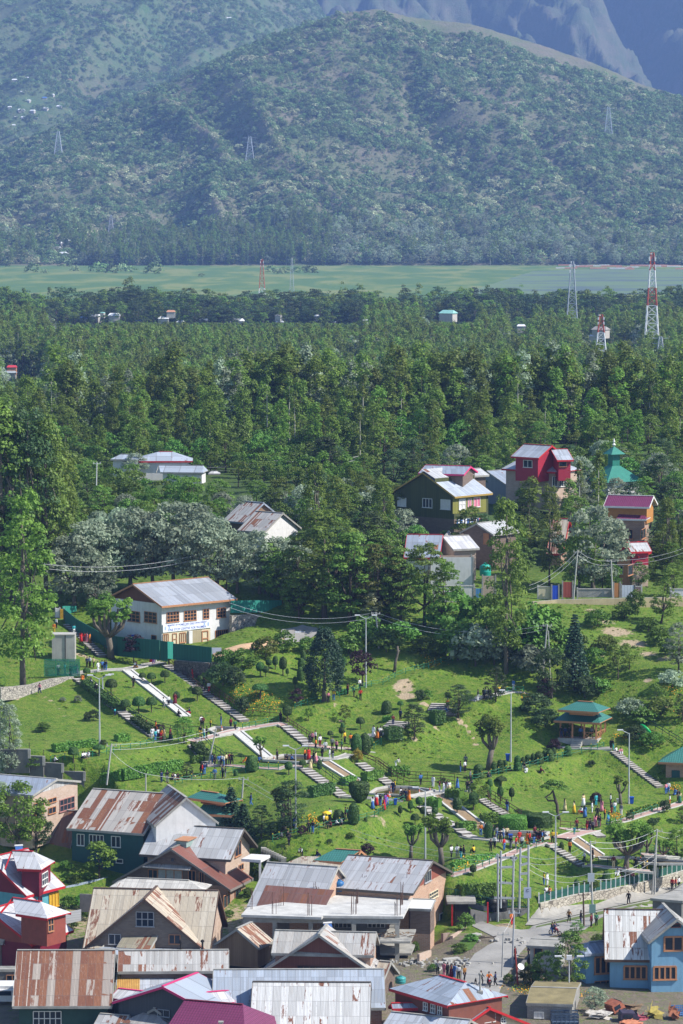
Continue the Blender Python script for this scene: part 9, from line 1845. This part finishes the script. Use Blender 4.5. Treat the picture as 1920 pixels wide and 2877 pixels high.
def bike(reg,x,y,rz,lab,riders,col=(.35,.02,.03,1)):
 p=gp(reg,x,y);rt=empty('motorcycle',p,rz,lab,'motorcycle');mb=MB()
 def torus(mb,c,r,t_,m=0):
  n=16;ring=[c+Vector((0,math.cos(2*math.pi*i/n)*r,math.sin(2*math.pi*i/n)*r))for i in range(n+1)];mb.tube(ring,t_,6,m,False)
 for yy in(-.68,.62):w_=MB();torus(w_,Vector((0,yy,.32)),.27,.055);[w_.tube([(0,yy,.32),(0,yy+math.cos(a)*.25,.32+math.sin(a)*.25)],.012,4)for a in(0,1.05,2.1,3.15,4.2,5.25)];w_.build('wheel',blackw,rt)
 mb.tube([(0,-.62,.34),(0,-.42,.78),(0,-.38,.98)],.04,6);mb.tube([(0,-.40,.75),(0,.1,.45),(0,.62,.34)],.05,6);mb.lathe([(.04,-.26),(.14,-.15),(.16,.05),(.10,.2),(.02,.25)],(0,-.12,.80),8);mb.build('body',paint('bike_%d'%int(x),col,.35,.1,3),rt,smooth=True)
 s_=MB();s_.box((0,.32,.80),(.24,.66,.10));s_.build('seat',blackw,rt);s_=MB();s_.tube([(-.34,-.30,1.02),(0,-.40,1.0),(.34,-.30,1.02)],.02,5);s_.build('handlebar',galv,rt);s_=MB();s_.lathe([(.02,-.06),(.09,-.02),(.09,.05)],(0,-.5,.92),8);s_.build('headlight',whpost,rt)
 for i,(T,B,yy)in enumerate(riders):
  if 'm' not in PR or PR['m'].name not in bpy.data.objects:PR['m']=person_proto('m');KIDS.clear()
  q=p+Matrix.Rotation(rz,3,'Z')@Vector((0,yy,0));person(q,T,B,'m','the motorcycle '+('at the road corner' if reg=='R3' else 'coming down the lane'),rz)
PR.clear();KIDS.clear()
bike('R3',762,1072,.9,'red and black motorcycle carrying two people at the road corner',[('n','k',.12),('k','b',.5)]);bike('F4',714,975,.1,'red motorcycle with one rider coming down the lane',[('o','k',.15)])
pm=PR['m']
for c in list(pm.children):bpy.data.objects.remove(c)
bpy.data.objects.remove(pm)
p=gp('F4',540,948);J={'pel':(0,.28,.46,(.10,.11)),'mid':(0,0,.44,(.09,.10)),'che':(0,-.26,.45,(.11,.14)),'nec':(0,-.42,.60,.07),'hea':(0,-.50,.70,.075),'muz':(0,-.64,.66,.035),'tai':(0,.45,.52,.025),'ta2':(0,.58,.66,.015)};E=[('pel','mid'),('mid','che'),('che','nec'),('nec','hea'),('hea','muz'),('pel','tai'),('tai','ta2')]
for s,q in(('l',-1),('r',1)):
 J['er'+s]=(q*.05,-.47,.80,.02);J['sh'+s]=(q*.08,-.27,.34,.05);J['wr'+s]=(q*.08,-.25,.16,.028);J['pa'+s]=(q*.08,-.30,.03,.03);J['th'+s]=(q*.09,.24,.34,.06);J['ho'+s]=(q*.09,.36,.17,.028);J['pb'+s]=(q*.09,.30,.03,.03)
 E+=[('hea','er'+s),('che','sh'+s),('sh'+s,'wr'+s),('wr'+s,'pa'+s),('pel','th'+s),('th'+s,'ho'+s),('ho'+s,'pb'+s)]
tag(obj('dog',skinned('dog',J,E,'pel',paint('dark_fur',(.03,.025,.022),.8,.4,8)),None,p),'small dark dog standing in the lane beside the walking man','dog')
p=gp('G6',658,640);mb=MB();mb.lathe([(.62,1.25),(.55,1.42),(.3,1.56),(.02,1.62)],(0,0,0),8);rt=empty('umbrella',p,0,'open yellow umbrella among the people at the lawn fence','umbrella');mb.build('canopy',paint('yellow_cloth',(.75,.50,.02),.6,.1,3),rt);mb=MB();mb.tube([(0,0,.8),(0,0,1.6)],.015,5);mb.build('handle',blackw,rt)
p=gp('G5',1050,900);mb=MB();mb.lathe([(.35,0),(.55,.5),(1.0,1.5),(1.15,1.7)],(0,0,.5),12);rt=empty('slide',p,0,'bright green funnel-shaped slide mouth on the scrubby slope right of the pavilion','slide');rt.rotation_euler=(0,.9,.5);mb.build('tube',paint('bright_green_plastic',(.02,.45,.12),.4,.1,2),rt,smooth=True);mb=MB();mb.beam((0,0,-.3),(0,0,.9),.1);mb.build('leg',greenp,rt)
p=gp('R5',1140,735);mb=MB();hh=165/2.24*p.y/F;mb.tube([(0,0,-.2),(.15,0,hh*.4),(.5,0,hh*.75),(.45,0,hh)],[.26,.22,.2,.15],7);mb.tube([(.45,0,hh*.7),(.8,0,hh*.85)],[.1,.06],5);tag(mb.build('dead_tree',bark,None,p,smooth=True),'bare dead trunk on the upper slope beside the rope fence','dead tree')
for reg,x,y,d,lab in(('F3',240,150,443,'blue solar water heater behind the maroon dormer roof'),('R2',722,1012,412,'small solar heater on the ridge of the maroon gable house')):p=at_d(*px(reg,x,y),d);rt=empty('solar_heater',p,.3,lab,'solar heater');rt.scale=(.6,.6,.6);mb=MB();mb.face([(-.8,-.9,-.9),(.8,-.9,-.9),(.8,.4,.4),(-.8,.4,.4)]);mb.face([(-.8,.42,.36),(.8,.42,.36),(.8,-.88,-.94),(-.8,-.88,-.94)]);mb.build('panel',paint('solar_blue',(.05,.12,.32),.2,.2,3),rt);mb=MB();mb.tube([(-.9,.45,.5),(.9,.45,.5)],.2,10);mb.build('water_cylinder',whp,rt);mb=MB();[mb.beam((s,.4,.4),(s,.4,-1.3),.06)for s in(-.7,.7)];mb.build('leg',galv,rt)
for x,lab in((1138,'black smoke pipe on the patched shed roof'),(1275,'right-hand black smoke pipe on the patched shed roof')):p=at_z(*px('R1',x,1172),-84.1);mb=MB();mb.tube([(0,0,-.4),(0,0,1.0)],.11,8);mb.lathe([(.05,1.0),(.22,1.05),(.20,1.25),(.02,1.35)],(0,0,0),8);mb.box((0,0,-.05),(.6,.6,.12));tag(mb.build('smoke_pipe',blackw,None,p),lab,'chimney')
G_=GREENH;a=G_.onface('F',*px('R9',332,492))+G_.f*.8;b=G_.onface('F',*px('R9',458,486))+G_.f*.8;rt=empty('washing_line',a,0,'line of blue, white and pink washing under the green plank house','washing line');mb=MB();mb.tube([a,b],.02,4);local(mb,a);mb.build('rope',ropeg,rt)
for i in range(16):q=a.lerp(b,(i+.5)/16);c_='bwnbwkwbnwbwpwbp'[i];mb=MB();mb.beam(q-Vector((0,0,.45))-(b-a).normalized()*.18,q-Vector((0,0,.45))+(b-a).normalized()*.18,.05,.8);local(mb,a);mb.build('garment',CM[c_],rt)
